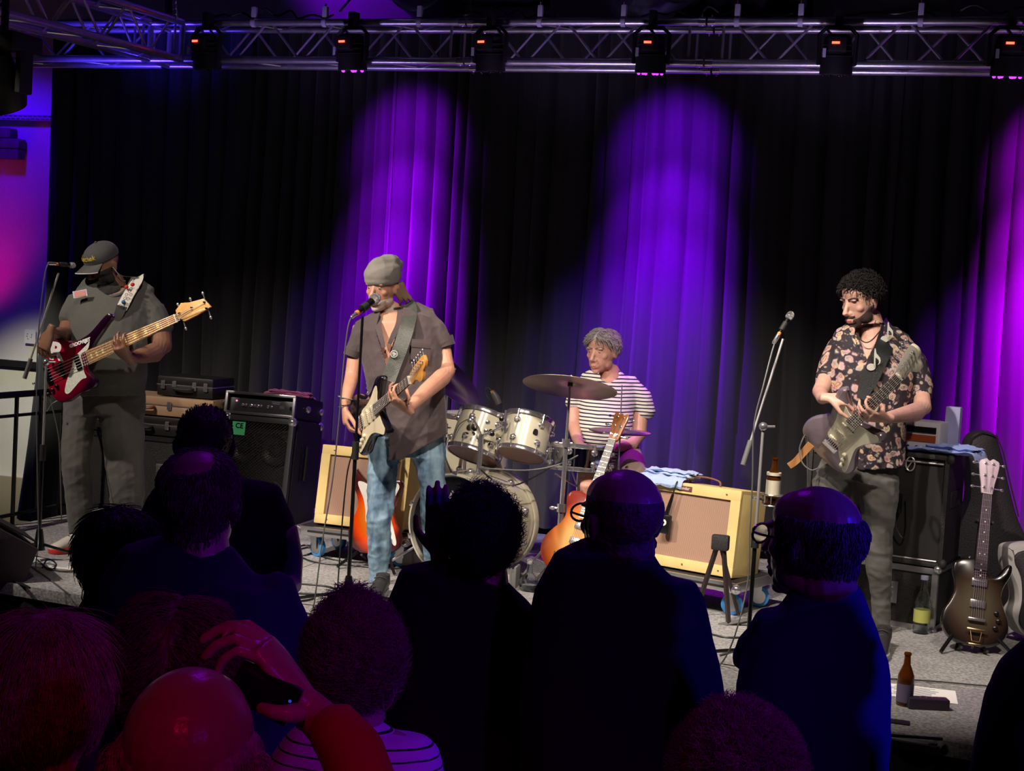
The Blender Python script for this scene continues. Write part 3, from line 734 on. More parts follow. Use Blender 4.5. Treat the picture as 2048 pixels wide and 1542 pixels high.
# microphone stands -----------------------------------------------------
micgrille = mat('mic_grille', (.50, .49, .48), .35, .9, bump=.8, bscale=900)
orange = mat('orange_ring', (.9, .22, .03), .5)
def microphone(tail, head, label):
    tail, head = Vector(tail), Vector(head); d = (head-tail).normalized()
    r = thing('microphone', label, 'microphone', Matrix.Translation(tail))
    L = (head-tail).length; k = L/.17
    MB().lathe([(.010*k, 0), (.0115*k, .004), (.0125*k, .05*k), (.0175*k, .115*k), (.019*k, .12*k)], (0, 0, 0), d, 16).build('handle', blackp, r)
    MB().lathe([(.019*k, .118*k), (.0245*k, .128*k), (.0255*k, .139*k), (.0245*k, .155*k), (.018*k, .168*k), (.008*k, .1745*k)], (0, 0, 0), d, 20).build('grille_ball', micgrille, r)
    MB().lathe([(.0255*k, .137*k), (.0262*k, .139*k), (.0255*k, .141*k)], (0, 0, 0), d, 20).build('band', chrome, r)
    MB().lathe([(.0115*k, -.006), (.0128*k, 0), (.012*k, .008)], (0, 0, 0), d, 14).build('orange_ring', orange, r)
    MB().lathe([(.006, -.05), (.009, -.045), (.0095, -.006)], (0, 0, 0), d, 12).build('connector', chrome, r)
    c = (tail+d*.06*k)-tail
    MB().tube([c-d*.02, c+d*.02], .019*k, 12).build('clip', rubber, r)
    return r, d
def micstand(base, top, label, legs, boom=None, h1=None):
    base, top = Vector(base), Vector(top); ax = (top-base)
    r = thing('microphone_stand', label, 'microphone stand', Matrix.Translation(base))
    t = top-base
    mid = t*.55
    MB().tube([(0, 0, .10), mid], .0095, 10).build('tube', blackp, r)
    MB().tube([mid, t], .0065, 10).build('tube', blackp if boom is None else mat('tube_steel', (.55, .54, .55), .3, .55), r)
    cl = MB().tube([mid-t.normalized()*.045, mid+t.normalized()*.04], [.017, .0165], 12).build('clutch', rubber, r)
    hb = MB().tube([(0, 0, .06), (0, 0, .17)], [.032, .016], 12).build('hub', blackp, r)
    for a in legs:
        d = Vector((math.cos(math.radians(a)), math.sin(math.radians(a)), 0))
        MB().tube([d*.02+Vector((0, 0, .09)), d*.33+Vector((0, 0, .014))], .008, 8).build('leg', blackp, r)
        MB().tube([d*.31+Vector((0, 0, .015)), d*.355+Vector((0, 0, .012))], .012, 8).build('rubber_foot', rubber, r)
    if boom:
        a, b = Vector(boom[0])-base, Vector(boom[1])-base
        MB().tube([a, b], .0055, 10).build('boom', MATS['tube_steel'], r)
        d = (b-a).normalized()
        MB().tube([a, a+d*.11], .012, 10).build('counterweight', mat('grip_grey', (.12, .12, .12), .6), r)
        piv = t
        MB().ball(piv, .019, 10, 6).build('pivot', chrome, r)
        MB().tube([piv, piv+RIGHT*.05], .006, 6).build('knob', chrome, r)
    return r
# left stand
bL = on_z(77, 1122, ZS); dL = (bL-CAM).dot(FWD)
topL = at(80, 722, dL)
topL = Vector((bL.x, bL.y, topL.z))
pxt, pyt, dt = proj(topL)
boL = (at(49, 757, dL-.02), at(117, 546, dL-.05))
micstand(bL, topL, 'black microphone stand with silver boom in front of the bassist', (20, 150, 265), boL)
mL, dmL = microphone(at(113, 528, dL-.05), at(150, 531, dL+.03), 'handheld type microphone pointing right at the bassist')
# centre stand
bCn = on_z(694, 1222, ZS); dC = (bCn-CAM).dot(FWD)
tC = at(722, 632, dC); tC = Vector((bCn.x, bCn.y, tC.z))
micstand(bCn, tC, 'straight black microphone stand in front of the singer', (60, 180, 300))
pC, qC, dCt = proj(tC)
microphone(at(pC-11, 626, dC-.03), at(pC+31, 593, dC+.10), 'silver headed microphone at the singer\'s mouth')
# right stand
bR = on_z(1492, 1342, ZS); dR = (bR-CAM).dot(FWD)
tR = at(1517, 850, dR); tR = Vector((bR.x, bR.y, tR.z)); pR, qR, _ = proj(tR)
boR = (at(1486, 930, dR-.03), at(1566, 678, dR+.04))
micstand(bR, tR, 'tall microphone stand with long silver boom near the right guitarist', (40, 165, 285), boR)
microphone(at(1558, 668, dR+.04), at(1584, 625, dR+.06), 'microphone tilted up on the right hand boom')
# mic cables
def mcable(pxs, label, m=cab, r=.0035):
    return tag(MB().tube(crom([at(*p) if len(p) == 3 else on_z(p[0], p[1], ZS+.006) for p in pxs], 8), r, 6).build('microphone_cable', m), label, 'cable')
cg = mat('cable_dim', (.10, .10, .10), .45)
mcable([(105, 527, dL-.06), (97, 527, dL-.07), (88, 560, dL-.08), (76, 680, dL-.06), (73, 800, dL-.05), (75, 960, dL-.05), (77, 1080, dL-.05), (73, 1140), (110, 1130), (60, 1128), (95, 1155), (140, 1190)], 'grey cable running down the left microphone stand', cg)
mcable([(707, 630, dC-.05), (697, 650, dC-.06), (688, 720, dC-.06), (678, 840, dC-.06), (665, 960, dC-.06), (645, 1080, dC-.08), (632, 1180, dC-.1), (625, 1218), (600, 1262)], 'black cable hanging from the singer\'s microphone', cg)
mcable([(705, 905, dC-.02), (694, 950, dC-.02), (684, 1050, dC-.02), (677, 1150, dC-.02), (674, 1190)], 'second thin cable hanging beside the singer\'s stand', cab)
mcable([(1553, 678, dR+.03), (1545, 700, dR), (1527, 770, dR-.05), (1508, 850, dR-.06), (1505, 960, dR-.05), (1500, 1060, dR-.05), (1496, 1160, dR-.05), (1470, 1270, dR-.1), (1440, 1330), (1400, 1350)], 'grey cable running down the right microphone stand', cg)
# floor cables
fc = [([(600, 1113), (622, 1122), (660, 1128), (700, 1130), (760, 1136)], 'black cable on the floor beside the blue wheel'),
      ([(585, 1098), (610, 1090), (632, 1098), (612, 1110), (590, 1104), (620, 1095), (650, 1115), (720, 1124), (800, 1122)], 'looped black cable in front of the half hidden amplifier'),
      ([(560, 1165), (610, 1168), (650, 1172), (674, 1180), (720, 1200)], 'thick black cable crossing the floor left of the singer'),
      ([(560, 1186), (610, 1187), (650, 1188), (720, 1186)], 'thin black cable lying straight under the thick one'),
      ([(556, 1203), (600, 1202), (625, 1197), (620, 1190), (600, 1186)], 'thin black cable end curling on the floor'),
      ([(575, 1226), (604, 1225), (625, 1230), (650, 1245), (690, 1250)], 'curved black cable lowest on the floor left of the curly haired woman'),
      ([(575, 1250), (620, 1251), (680, 1250)], 'straight black cable in front of the singer'),
      ([(60, 1128), (30, 1135), (0, 1150)], 'black cable running to the left floor monitor'),
      ([(90, 1135), (120, 1142), (170, 1144), (230, 1150)], 'black cable over the paper by the left stand'),
      ([(75, 1120), (100, 1140), (112, 1128), (95, 1118), (85, 1135)], 'small black cable loop at the left stand foot'),
      ([(0, 1160), (25, 1162), (60, 1176), (40, 1165)], 'black cable along the left stage edge'),
      ([(1400, 1262), (1450, 1274), (1500, 1276), (1560, 1290)], 'black cable crossing the floor under the right stand'),
      ([(1440, 1310), (1470, 1302), (1500, 1305), (1540, 1330)], 'pale cable on the floor at the right stand foot')]
for pts, lb in fc:
    tag(MB().tube(crom([on_z(x, y, ZS+.006) for x, y in pts], 8), .0045, 6).build('floor_cable', cab if 'pale' not in lb else cg), lb, 'cable')
mcable([(905, 880, 7.9), (918, 850, 7.95), (940, 836, 8.0)], 'thin black drum microphone cable across the left tom', cab, .002)
# ================================================================== GUITARS
def wood(name, col, rough=.35, coat=.5, vary=.2): return mat(name, col, rough, coat=coat, vary=vary, vscale=12)
def burst(name, inner, mid_, edge, sx=5.2, sy=7.0, cx=.2, coat=.7):
    """sunburst finish: colour by distance from body centre in the instrument's own coordinates"""
    if name in MATS: return MATS[name]
    M = bpy.data.materials.new(name); M.use_nodes = True; nt = M.node_tree; b = nt.nodes['Principled BSDF']
    b.inputs['Roughness'].default_value = .22; b.inputs['Coat Weight'].default_value = coat; b.inputs['Coat Roughness'].default_value = .06
    tc = nt.nodes.new('ShaderNodeTexCoord'); mp = nt.nodes.new('ShaderNodeMapping'); mp.vector_type = 'POINT'
    mp.inputs['Scale'].default_value = (sx, sy, 0); mp.inputs['Location'].default_value = (-cx*sx, 0, 0)
    ln = nt.nodes.new('ShaderNodeVectorMath'); ln.operation = 'LENGTH'; r = nt.nodes.new('ShaderNodeValToRGB')
    e = r.color_ramp.elements; e[0].position = .35; e[0].color = (*inner, 1); e[1].position = .98; e[1].color = (*edge, 1); q = e.new(.72); q.color = (*mid_, 1)
    nt.links.new(tc.outputs['Object'], mp.inputs['Vector']); nt.links.new(mp.outputs['Vector'], ln.inputs[0]); nt.links.new(ln.outputs['Value'], r.inputs['Fac']); nt.links.new(r.outputs['Color'], b.inputs['Base Color'])
    MATS[name] = M; return M
STRAT = [(0, 0.02), (.01, .09), (.05, .145), (.11, .158), (.17, .145), (.225, .118), (.27, .107), (.32, .118), (.37, .140), (.42, .150), (.452, .140), (.458, .122), (.43, .095), (.40, .065), (.378, .035), (.372, .0), (.368, -.03),
         (.378, -.06), (.395, -.095), (.408, -.125), (.40, -.147), (.37, -.152), (.33, -.133), (.28, -.11), (.23, -.105), (.17, -.125), (.11, -.155), (.05, -.15), (.01, -.1), (0, -.04)]
SGUARD = [(.165, .045), (.24, .058), (.30, .072), (.37, .105), (.395, .105), (.392, .075), (.375, .04), (.37, .0), (.366, -.03), (.378, -.08), (.392, -.12), (.37, -.138), (.33, -.122), (.28, -.1), (.22, -.092), (.14, -.115), (.07, -.135), (.05, -.125), (.075, -.10), (.12, -.055), (.155, -.02)]
SHEAD = [(.778, .021), (.797, .034), (.86, .047), (.945, .060), (.962, .052), (.966, .028), (.952, .006), (.925, -.006), (.912, -.028), (.893, -.044), (.868, -.042), (.85, -.026), (.826, -.018), (.80, -.021), (.778, -.021)]
def guitar(M, label, body=STRAT, bodym=None, guard=SGUARD, guardm=None, head=SHEAD, headm=None, boardm=None, thick=.044, nut=.778, bridge=.13, nw=(.028, .021), frets=21, nstr=6,
           pick=('s', 's', 's'), necks=.375, inl='dot', tuners='top', knobs=3, cat='guitar', name='electric_guitar', tail=None, rawhead=False, fretm=None, bev=.010, neckm=None, cut=None):
    r = thing(name, label, cat, M)
    MB().prism(outline(body, 5), -thick, 0, bev=bev).build('body', bodym, r)
    zf = .002
    if guard: MB().prism(outline(guard, 4), 0, .0025).build('pickguard', guardm, r)
    neckm = neckm or headm
    # neck profile
    mb = MB(); segs = [necks-.03, necks+.03, nut]
    vs = []; fs = []; K = 8
    for x in (necks-.02, necks+.05, nut):
        wv = nw[0]+(nw[1]-nw[0])*((x-necks)/(nut-necks))
        for k in range(K+1):
            a = PI*k/K; vs.append((x, wv*math.cos(a), .008-.022*math.sin(a)))
    for i in range(2):
        for k in range(K): fs.append((i*(K+1)+k, i*(K+1)+k+1, (i+1)*(K+1)+k+1, (i+1)*(K+1)+k))
        fs.append(((i+1)*(K+1), (i+1)*(K+1)+K, i*(K+1)+K, i*(K+1)))
    fs.append(tuple(range(K+1))); fs.append(tuple(range(2*(K+1), 3*(K+1)))[::-1])
    MB().add(vs, fs).build('neck', neckm, r)
    x0 = necks-.045
    w0 = nw[0]*1.04
    fb = MB().prism([(x0, w0), (x0, -w0), (nut, -nw[1]), (nut, nw[1])], .006, .0125).build('fretboard', boardm, r)
    sc = nut-bridge
    fm = mat('fret_wire', (.78, .76, .72), .3, .7)
    for i in range(1, frets+1):
        x = nut-sc*(1-2**(-i/12)); wv = nw[1]+(w0-nw[1])*((nut-x)/(nut-x0))
        MB().box((x, 0, .0132), (.0022, wv*1.96, .0022)).build('fret', fretm or fm, fb, smooth=False)
    pearl = mat('inlay_white', (.75, .73, .68), .3) if inl == 'dot' else mat('inlay_amber', (.85, .62, .2), .3)
    for i in (3, 5, 7, 9, 12, 15, 17, 19):
        if i > frets: continue
        x = nut-sc*(1-2**(-(i-.5)/12)); wv = nw[1]*.9
        if inl == 'dot':
            for yy in ((-.012, .012) if i == 12 else (0,)): MB().lathe([(.0035, 0), (.0035, .001)], (x, yy, .0125), (0, 0, 1), 10).build('inlay', pearl, fb)
        else: MB().box((x, 0, .0128), (.02*(2**(-i/20)), wv*1.5, .001)).build('inlay', pearl, fb, smooth=False)
    MB().box((nut, 0, .010), (.004, nw[1]*2, .012)).build('nut', mat('bone', (.8, .77, .65), .4), r, smooth=False)
    hd = MB().prism(head if rawhead else outline(head, 4), -.012, .004, bev=.002).build('headstock', headm, r)
    # strings
    tpos = []
    hx0 = nut+.03; hx1 = max(p[0] for p in head)-.025
    for i in range(nstr):
        y = nw[1]*.85*(1-2*i/(nstr-1)); yb = nw[0]*.92*(1-2*i/(nstr-1))
        if tuners == 'top':
            tx = hx0+(hx1-hx0)*(i/(nstr-1)); ty = .018+.016*(i/(nstr-1))
        else:
            half = nstr//2 if nstr % 2 == 0 else 3
            if i < half: tx = hx0+(hx1-hx0)*(1-(half-1-i)/(half-1) if False else i/(max(1, half-1))); ty = .018
            else: tx = hx1-(hx1-hx0)*((i-half)/max(1, (nstr-half-1))); ty = -.018
        tpos.append((tx, ty))
        MB().tube([(bridge, yb, .014), (nut, y, .016), (tx, ty, .012)], .0010 if nstr == 6 else .0014, 5).build('string', fretm or fm, r)
    for (tx, ty) in tpos:
        tn = MB().lathe([(.0065, 0), (.0065, .004), (.004, .005), (.0042, .014)], (tx, ty, .003), (0, 0, 1), 10).build('tuning_peg', chrome if cat == 'guitar' else blackp, r)
        s = 1 if ty >= 0 else -1
        hy_ = (.047+.022*((tx-nut)/.18)) if tuners == 'top' else .05*1
        MB().tube([(tx, ty, -.008), (tx, s*(hy_+.012), -.008)], .003, 6).ball((tx, s*(hy_+.020), -.008), (.008, .011, .006), 8, 6).build('tuner_button', chrome, tn)
    # bridge, pickups, knobs
    if tail == 'trapeze':
        mb = MB().tube([(.022, -.018, .028), (bridge-.055, -.026, .022)], .0022, 6).tube([(.022, .018, .028), (bridge-.055, .026, .022)], .0022, 6)
        mb.tube([(.022, -.018, .028), (.022, .018, .028)], .0022, 6)
        mb.box((bridge-.05, 0, .022), (.012, .085, .008), bev=.002); mb.build('tailpiece', mat('gold', (.85, .62, .32), .25, 1), r)
        MB().box((.006, 0, .012), (.012, .06, .02), bev=.003).build('tail_plate', MATS['gold'], r)
        MB().box((bridge, 0, .012), (.014, .08, .016), bev=.003).build('bridge', chrome, r)
    else:
        br = MB().box((bridge-.01, 0, .006), (.035, .078 if nstr == 6 else .10, .006), bev=.001).build('bridge', chrome if cat == 'guitar' else blackp, r)
        for i in range(nstr): MB().box((bridge-.006, nw[0]*.92*(1-2*i/(nstr-1)), .011), (.022, .009, .006)).build('saddle', chrome if cat == 'guitar' else blackp, br, smooth=False)
    span = necks-.045-bridge
    cream = mat('pickup_cream', (.72, .66, .48), .45)
    for j, kind in enumerate(pick):
        x = bridge+span*((j+.75)/(len(pick)+.35)); hh = {'s': (.019, .072), 'h': (.036, .072), 'b': (.034, .088), 'n': (.022, .09)}[kind]
        pm = cream if kind == 's' and guardm is not None and guardm.name != 'pearl_guard' else (blackp if kind in 'bn' else chrome)
        pk = MB().box((x, 0, .006), (hh[0], hh[1], .010), bev=.003).build('pickup', pm, r)
        for i in range(nstr): MB().lathe([(.0028, 0), (.0028, .0012)], (x, nw[0]*.9*(1-2*i/(nstr-1)), .011), (0, 0, 1), 8).build('pole_piece', chrome if kind != 's' else fm, pk)
    for j in range(knobs):
        kx, ky = (bridge+.02-j*.034, -.075-.012*j) if tail is None else (.10+.035*j, -.09-.012*(j % 2))
        MB().lathe([(.012, 0), (.010, .012), (.008, .0135)], (kx, ky, .002), (0, 0, 1), 14).build('knob', cream if pick[0] == 's' else blackp, r)
    MB().lathe([(.005, 0), (.004, .008), (.007, .012)], (max(p[0] for p in body)-.006, max(body, key=lambda p: p[0])[1], -.02), (1, 0, 0), 10).build('strap_button', chrome, r)
    MB().lathe([(.005, 0), (.004, .008), (.007, .012)], (0, 0, -.02), (-1, 0, 0), 10).build('strap_button', chrome, r)
    return r
def fitneck(pB, dB, pN, L, near):
    """bridge at pixel pB, depth dB; nut on pixel pN at real distance L"""
    B = at(*pB, dB); r = ray(*pN); o = CAM-B
    a = r.dot(r); b = 2*o.dot(r); c = o.dot(o)-L*L; D = b*b-4*a*c
    if D < 0: t = -b/(2*a)
    else: t = (-b-math.sqrt(D))/(2*a) if near else (-b+math.sqrt(D))/(2*a)
    return B, CAM+r*t
def gframe(B, N, updir, bridge=.13, nut=.778):
    x = (N-B).normalized(); y = Vector(updir); y = (y-x*y.dot(x)).normalized(); z = x.cross(y)
    s = (N-B).length/(nut-bridge)
    M = Matrix((x, y, z)).transposed().to_4x4()@Matrix.Scale(s, 4); M.translation = B-x*bridge*s
    return M
def onplane(M, px, py, z=0):
    n = (M.to_3x3()@Vector((0, 0, 1))).normalized(); o = M@Vector((0, 0, z)); r = ray(px, py)
    t = (o-CAM).dot(n)/r.dot(n); p = M.inverted()@(CAM+r*t); return (p.x, p.y)
# bassist's bass ------------------------------------------------------
B, N = fitneck((101, 750), 8.12, (353, 637), .864, True)
MBASS = gframe(B, N, UPV*1.0+RIGHT*-.35-FWD*-.12, .13, .994)
zx = lambda L: [(80+x/5.689, 560+y/5.689) for x, y in L]
bo = [onplane(MBASS, *p) for p in zx([(770, 380), (715, 425), (650, 500), (575, 585), (490, 650), (400, 690), (300, 690), (200, 672), (120, 690), (75, 790), (45, 930), (55, 1080), (85, 1200), (125, 1300), (190, 1375), (250, 1395), (320, 1380), (390, 1330), (450, 1290), (530, 1260), (600, 1225), (632, 1180), (625, 1130), (590, 1090), (545, 1050), (515, 1000), (510, 950), (560, 840), (590, 770), (630, 690), (700, 590), (760, 500), (800, 450), (812, 405)])]
pg = [onplane(MBASS, *p) for p in zx([(565, 700), (530, 740), (480, 790), (430, 840), (385, 900), (365, 990), (330, 1080), (300, 1170), (285, 1260), (300, 1292), (330, 1290), (380, 1240), (430, 1180), (480, 1130), (530, 1110), (510, 1060), (495, 1000), (490, 960), (470, 850), (545, 790)])]
pearlg = mat('pearl_guard', (.72, .75, .66), .3, vary=.15, vscale=90)
bredm = burst('red_burst', (.30, .003, .02), (.20, .0, .018), (.012, .0, .010), 4.3, 5.2, .19)
maple = wood('maple_board', (.50, .26, .08), .4, .3)
bh = [onplane(MBASS, *p) for p in zx([(1545, 345), (1580, 300), (1605, 262), (1700, 255), (1860, 212), (1945, 305), (1800, 395), (1650, 470), (1590, 450), (1570, 432)])]
bass = guitar(MBASS, 'dark red bass guitar with white R sticker held by the bassist', body=bo, bodym=bredm, guard=pg, guardm=pearlg, head=bh, headm=wood('maple_head', (.58, .32, .11), .4, .3), boardm=maple,
              nut=.994, nw=(.038, .0235), frets=22, nstr=5, pick=('n', 'b'), necks=.44, rawhead=True, inl='block', tuners='split', knobs=4, cat='bass guitar', name='bass_guitar')
Rx, Ry = onplane(MBASS, *zx([(185, 820)])[0])
wst = mat('sticker_white', (.85, .83, .82), .5)
text('R', .135, wst, bass, Matrix.Translation((Rx, Ry, .0008))@Matrix.Rotation(math.radians(-28), 4, 'Z'), 'white_letter', .0008, sx=1.05, bold=.006)
Gx, Gy = onplane(MBASS, *zx([(455, 715)])[0])
text('GROOVEJET', .026, wst, bass, Matrix.Translation((Gx, Gy, .0008))@Matrix.Rotation(math.radians(-4), 4, 'Z'), 'white_lettering', .0008, bold=.0016)
# singer's guitar -------------------------------------------------------
ivory = mat('ivory_guard', (.74, .66, .46), .35)
B, N = fitneck((722, 846), 7.36, (822, 760), .648, True)
MSTR = gframe(B, N, UPV*1.0+RIGHT*-.10+FWD*.05)
rosew = mat('rosewood', (.035, .018, .02), .45)
g1 = guitar(MSTR, 'black electric guitar with ivory pickguard held by the singer', bodym=mat('gloss_black', (.006, .006, .012), .1, coat=.6), guardm=ivory, headm=wood('head_orange', (.60, .27, .06), .35, .4), boardm=rosew, bev=.014)
# right guitarist's guitar ----------------------------------------------
B, N = fitneck((1663, 889), 6.78, (1801, 751), .648, True)
MSTR2 = gframe(B, N, UPV*.75+RIGHT*-.66+FWD*.10)
g2 = guitar(MSTR2, 'grey electric guitar with cream pickguard played by the right guitarist', bodym=mat('grey_violet_body', (.24, .19, .23), .2, .3, coat=.6), guardm=mat('cream_guard', (.72, .70, .52), .35),
            headm=mat('aged_head', (.62, .58, .48), .3, .2), boardm=mat('dark_board', (.05, .03, .02), .5), neckm=MATS['head_orange'], bev=.014)
# sunburst guitar on stand behind singer --------------------------------
def gstand(M, label, dx_=.0):
    """stand for guitar whose frame is M (x up the neck)"""
    base = Vector((M@Vector((.1, 0, -.02))).to_tuple()); ground = Vector((base.x, base.y, ZS))
    r = thing('guitar_stand', label, 'guitar stand', Matrix.Translation(ground))
    inv = lambda p: (M@Vector(p))-ground
    back = (M.to_3x3()@Vector((0, 0, -1))).normalized(); back.z = 0; back.normalize(); side = back.cross(Vector((0, 0, 1)))
    top = inv((.60, 0, -.05)); hub = Vector((0, 0, .18))+back*.10
    MB().tube([hub, top+back*.03], .010, 8).build('upright', blackp, r)
    for a in (-1, 1):
        MB().tube([hub, side*a*.17-back*.11+Vector((0, 0, .012))], .009, 8).build('leg', blackp, r)
        p = inv((.0, a*.06, -.025)); 
        MB().tube(crom([hub+Vector((0, 0, .04)), p+back*.05+Vector((0, 0, -.02)), p+Vector((0, 0, -.018)), p-back*.045+Vector((0, 0, .0))], 5), .007, 8).build('cradle_arm', rubber, r)
        q = inv((.60, a*.035, .02)); MB().tube(crom([top+back*.03, inv((.60, a*.035, -.03)), q], 4), .006, 8).build('neck_yoke', rubber, r)
    MB().tube([hub, back*.24+Vector((0, 0, .012))], .009, 8).build('leg', blackp, r)
    return r
sunb = burst('orange_sunburst', (.85, .22, .01), (.75, .05, .0), (.06, .005, .005), 4.6, 6.4, .2)
o_ = on_z(746, 1108, ZS+.09); up = (Vector((0, 0, 1))+_f0*.16+_r0*-.02).normalized()
MG3 = gframe(o_+up*.13+_f0*.0, o_+up*.778, -_r0*.80-_f0*.6+Vector((0, 0, 0)))
x = up; z_ = (-_f0*.95-_r0*.30); y_ = z_.cross(x)
MG3 = frame(o_, x, None, z_)
guitar(MG3, 'orange sunburst electric guitar on a stand behind the singer\'s leg', bodym=sunb, guardm=mat('white_guard', (.78, .74, .68), .35), headm=MATS['head_orange'], boardm=rosew)
gstand(MG3, 'black guitar stand holding the sunburst guitar')
# amber hollow guitar by cymbal stand ------------------------------------
HOLLOW = [(0, .0), (.008, .07), (.04, .14), (.10, .185), (.17, .19), (.23, .16), (.28, .125), (.33, .118), (.38, .135), (.425, .145), (.455, .125), (.465, .08), (.455, .04), (.45, 0),
          (.44, -.035), (.425, -.06), (.43, -.10), (.425, -.125), (.39, -.135), (.33, -.118), (.28, -.125), (.23, -.16), (.17, -.19), (.10, -.185), (.04, -.14), (.008, -.07)]
AHEAD = [(.778, .021), (.80, .030), (.85, .036), (.92, .042), (.935, .03), (.925, .012), (.935, 0), (.925, -.012), (.935, -.03), (.92, -.042), (.85, -.036), (.80, -.030), (.778, -.021)]
amber = burst('amber_burst', (.80, .42, .14), (.62, .16, .03), (.22, .02, .01), 4.4, 5.2, .2)
nN = at(1226, 880, 7.76); bN = at(1137, 1125, 7.58)
xg = (nN-bN).normalized(); MG4 = frame(nN-xg*.778, xg, None, -FWD*.85-RIGHT*.5)
guitar(MG4, 'amber hollow body guitar standing between cymbal stand and audience', body=HOLLOW, bodym=amber, guard=[(.20, -.05), (.30, -.04), (.42, -.035), (.42, -.09), (.32, -.10), (.22, -.11)], guardm=mat('guard_tort', (.35, .12, .05), .3),
       head=AHEAD, headm=wood('amber_head', (.45, .15, .04), .3, .5), boardm=mat('grey_board', (.20, .19, .18), .4), pick=('h', 'h'), tuners='split', inl='dot', thick=.06)
gstand(MG4, 'black guitar stand under the amber guitar')
# dark guitar at right ---------------------------------------------------
SINGLECUT = [(0, 0), (.006, .07), (.035, .125), (.09, .155), (.15, .15), (.20, .125), (.25, .108), (.30, .112), (.345, .125), (.385, .12), (.41, .09), (.42, .05), (.42, .02),
             (.405, -.02), (.37, -.035), (.345, -.055), (.355, -.085), (.39, -.11), (.415, -.135), (.405, -.15), (.36, -.145), (.30, -.118), (.25, -.112), (.20, -.128), (.15, -.15), (.09, -.155), (.035, -.125), (.006, -.07)]
darkb = burst('dark_silverburst', (.085, .07, .045), (.04, .022, .015), (.008, .006, .006), 4.8, 6.2, .19, coat=1)
oB = on_z(1947, 1293, ZS+.035); dd = (oB-CAM).dot(FWD)
nN = at(1974, 985, dd+.20); xg = (nN-oB).normalized()
MG5 = frame(oB, xg, None, -FWD*.97-RIGHT*.10)
LPH = [(.74, .021), (.755, .028), (.79, .032), (.84, .042), (.895, .047), (.91, .03), (.915, .015), (.905, 0), (.915, -.015), (.91, -.03), (.895, -.047), (.84, -.042), (.79, -.032), (.755, -.028), (.74, -.021)]
guitar(MG5, 'dark glossy electric guitar with wire tailpiece standing at far right', body=SINGLECUT, bodym=darkb, guard=None, guardm=blackp, head=LPH, headm=mat('head_pale', (.65, .5, .6), .35), boardm=mat('violet_board', (.035, .022, .03), .5), neckm=rosew,
       pick=('h', 'h'), tuners='split', nut=.74, bridge=.125, necks=.41, tail='trapeze', knobs=3, bev=.016, nw=(.028, .022), fretm=mat('fret_violet_lit', (.16, .11, .17), .4, .5))  # dim violet light is put into this fret and string colour
gstand(MG5, 'black guitar stand under the dark guitar at far right')
# ================================================================== DRUMS
cream = mat('cream_shell', (.62, .58, .43), .18, coat=.8)
headcl = mat('drum_head_brown', (.30, .18, .15), .25)
headwh = mat('drum_head_white', (.7, .68, .62), .4)
def basis(ax, hint=None):
    ax = Vector(ax).normalized(); h = Vector(hint) if hint is not None else (Vector((0, 0, 1)) if abs(ax.z) < .9 else Vector((1, 0, 0)))
    u = (h-ax*h.dot(ax)).normalized(); return ax, u, ax.cross(u)
def drum(name, label, c, ax, r, h, shellm, bot, top, lugs=6, hoopm=chrome, cat='drum', badge=True, hoop=.022):
    """c = centre of the bottom head, ax points to the top head"""
    c = Vector(c); t = thing(name, label, cat, Matrix.Translation(c)); ax, u, v = basis(ax, -FWD); O = Vector((0, 0, 0))
    MB().lathe([(r-.004, .004), (r, .006), (r, h-.006), (r-.004, h-.004)], O, ax, 48).build('shell', shellm, t)
    for (z0, z1) in ((-.012, .012), (h-.012, h+.014)):
        MB().lathe([(r-.002, z0), (r+.008, z0), (r+.007, z0+.004), (r+.0075, z1-.004), (r+.009, z1), (r-.002, z1), (r-.002, z0)], O, ax, 48).build('hoop', hoopm, t)
    MB().lathe([(.001, -.008), (r-.004, -.008), (r-.003, .0), (.001, .0)], O, ax, 48).build('bottom_head', bot, t)
    MB().lathe([(.001, h), (r-.004, h), (r-.003, h+.008), (.001, h+.008)], O, ax, 48).build('top_head', top, t)
    for k in range(lugs):
        a = 2*PI*(k+.5)/lugs; d = u*math.cos(a)+v*math.sin(a)
        for z in ((h*.24, h*.76) if h > .12 else (h*.5,)):
            p = d*(r+.001)+ax*z
            lg = MB().lathe([(.019, 0), (.019, .005), (.012, .010), (.009, .022), (.004, .024)], p, d, 14).build('lug', chrome, t)
        mb = MB()
        mb.tube([d*(r+.012)+ax*(h*.76), d*(r+.010)+ax*(h+.012)], .0035, 6); mb.tube([d*(r+.012)+ax*(h*.24), d*(r+.010)-ax*.010], .0035, 6)
        mb.build('tension_rod', chrome, t)
    if badge:
        a = .35; d = (u*math.cos(a)+v*math.sin(a)).normalized(); w_ = ax.cross(d)
        R = Matrix((w_, ax, d)).transposed()
        vs = outline([(-.013, -.016), (.013, -.016), (.014, .004), (.008, .016), (-.008, .016), (-.014, .004)], 2)
        T = R.to_4x4(); T.translation = d*(r+.001)+ax*h*.52
        MB().prism(vs, 0, .002, T=T).build('badge', mat('badge_dark', (.03, .03, .04), .3, .5), t)
    return t
def axis_from(px0, px1, d0, lean):
    """axis through two pixels: base at depth d0; lean = metres of depth gained"""
    a = at(*px0, d0); b = at(*px1, d0+lean); return a, (b-a).normalized(), (b-a).length
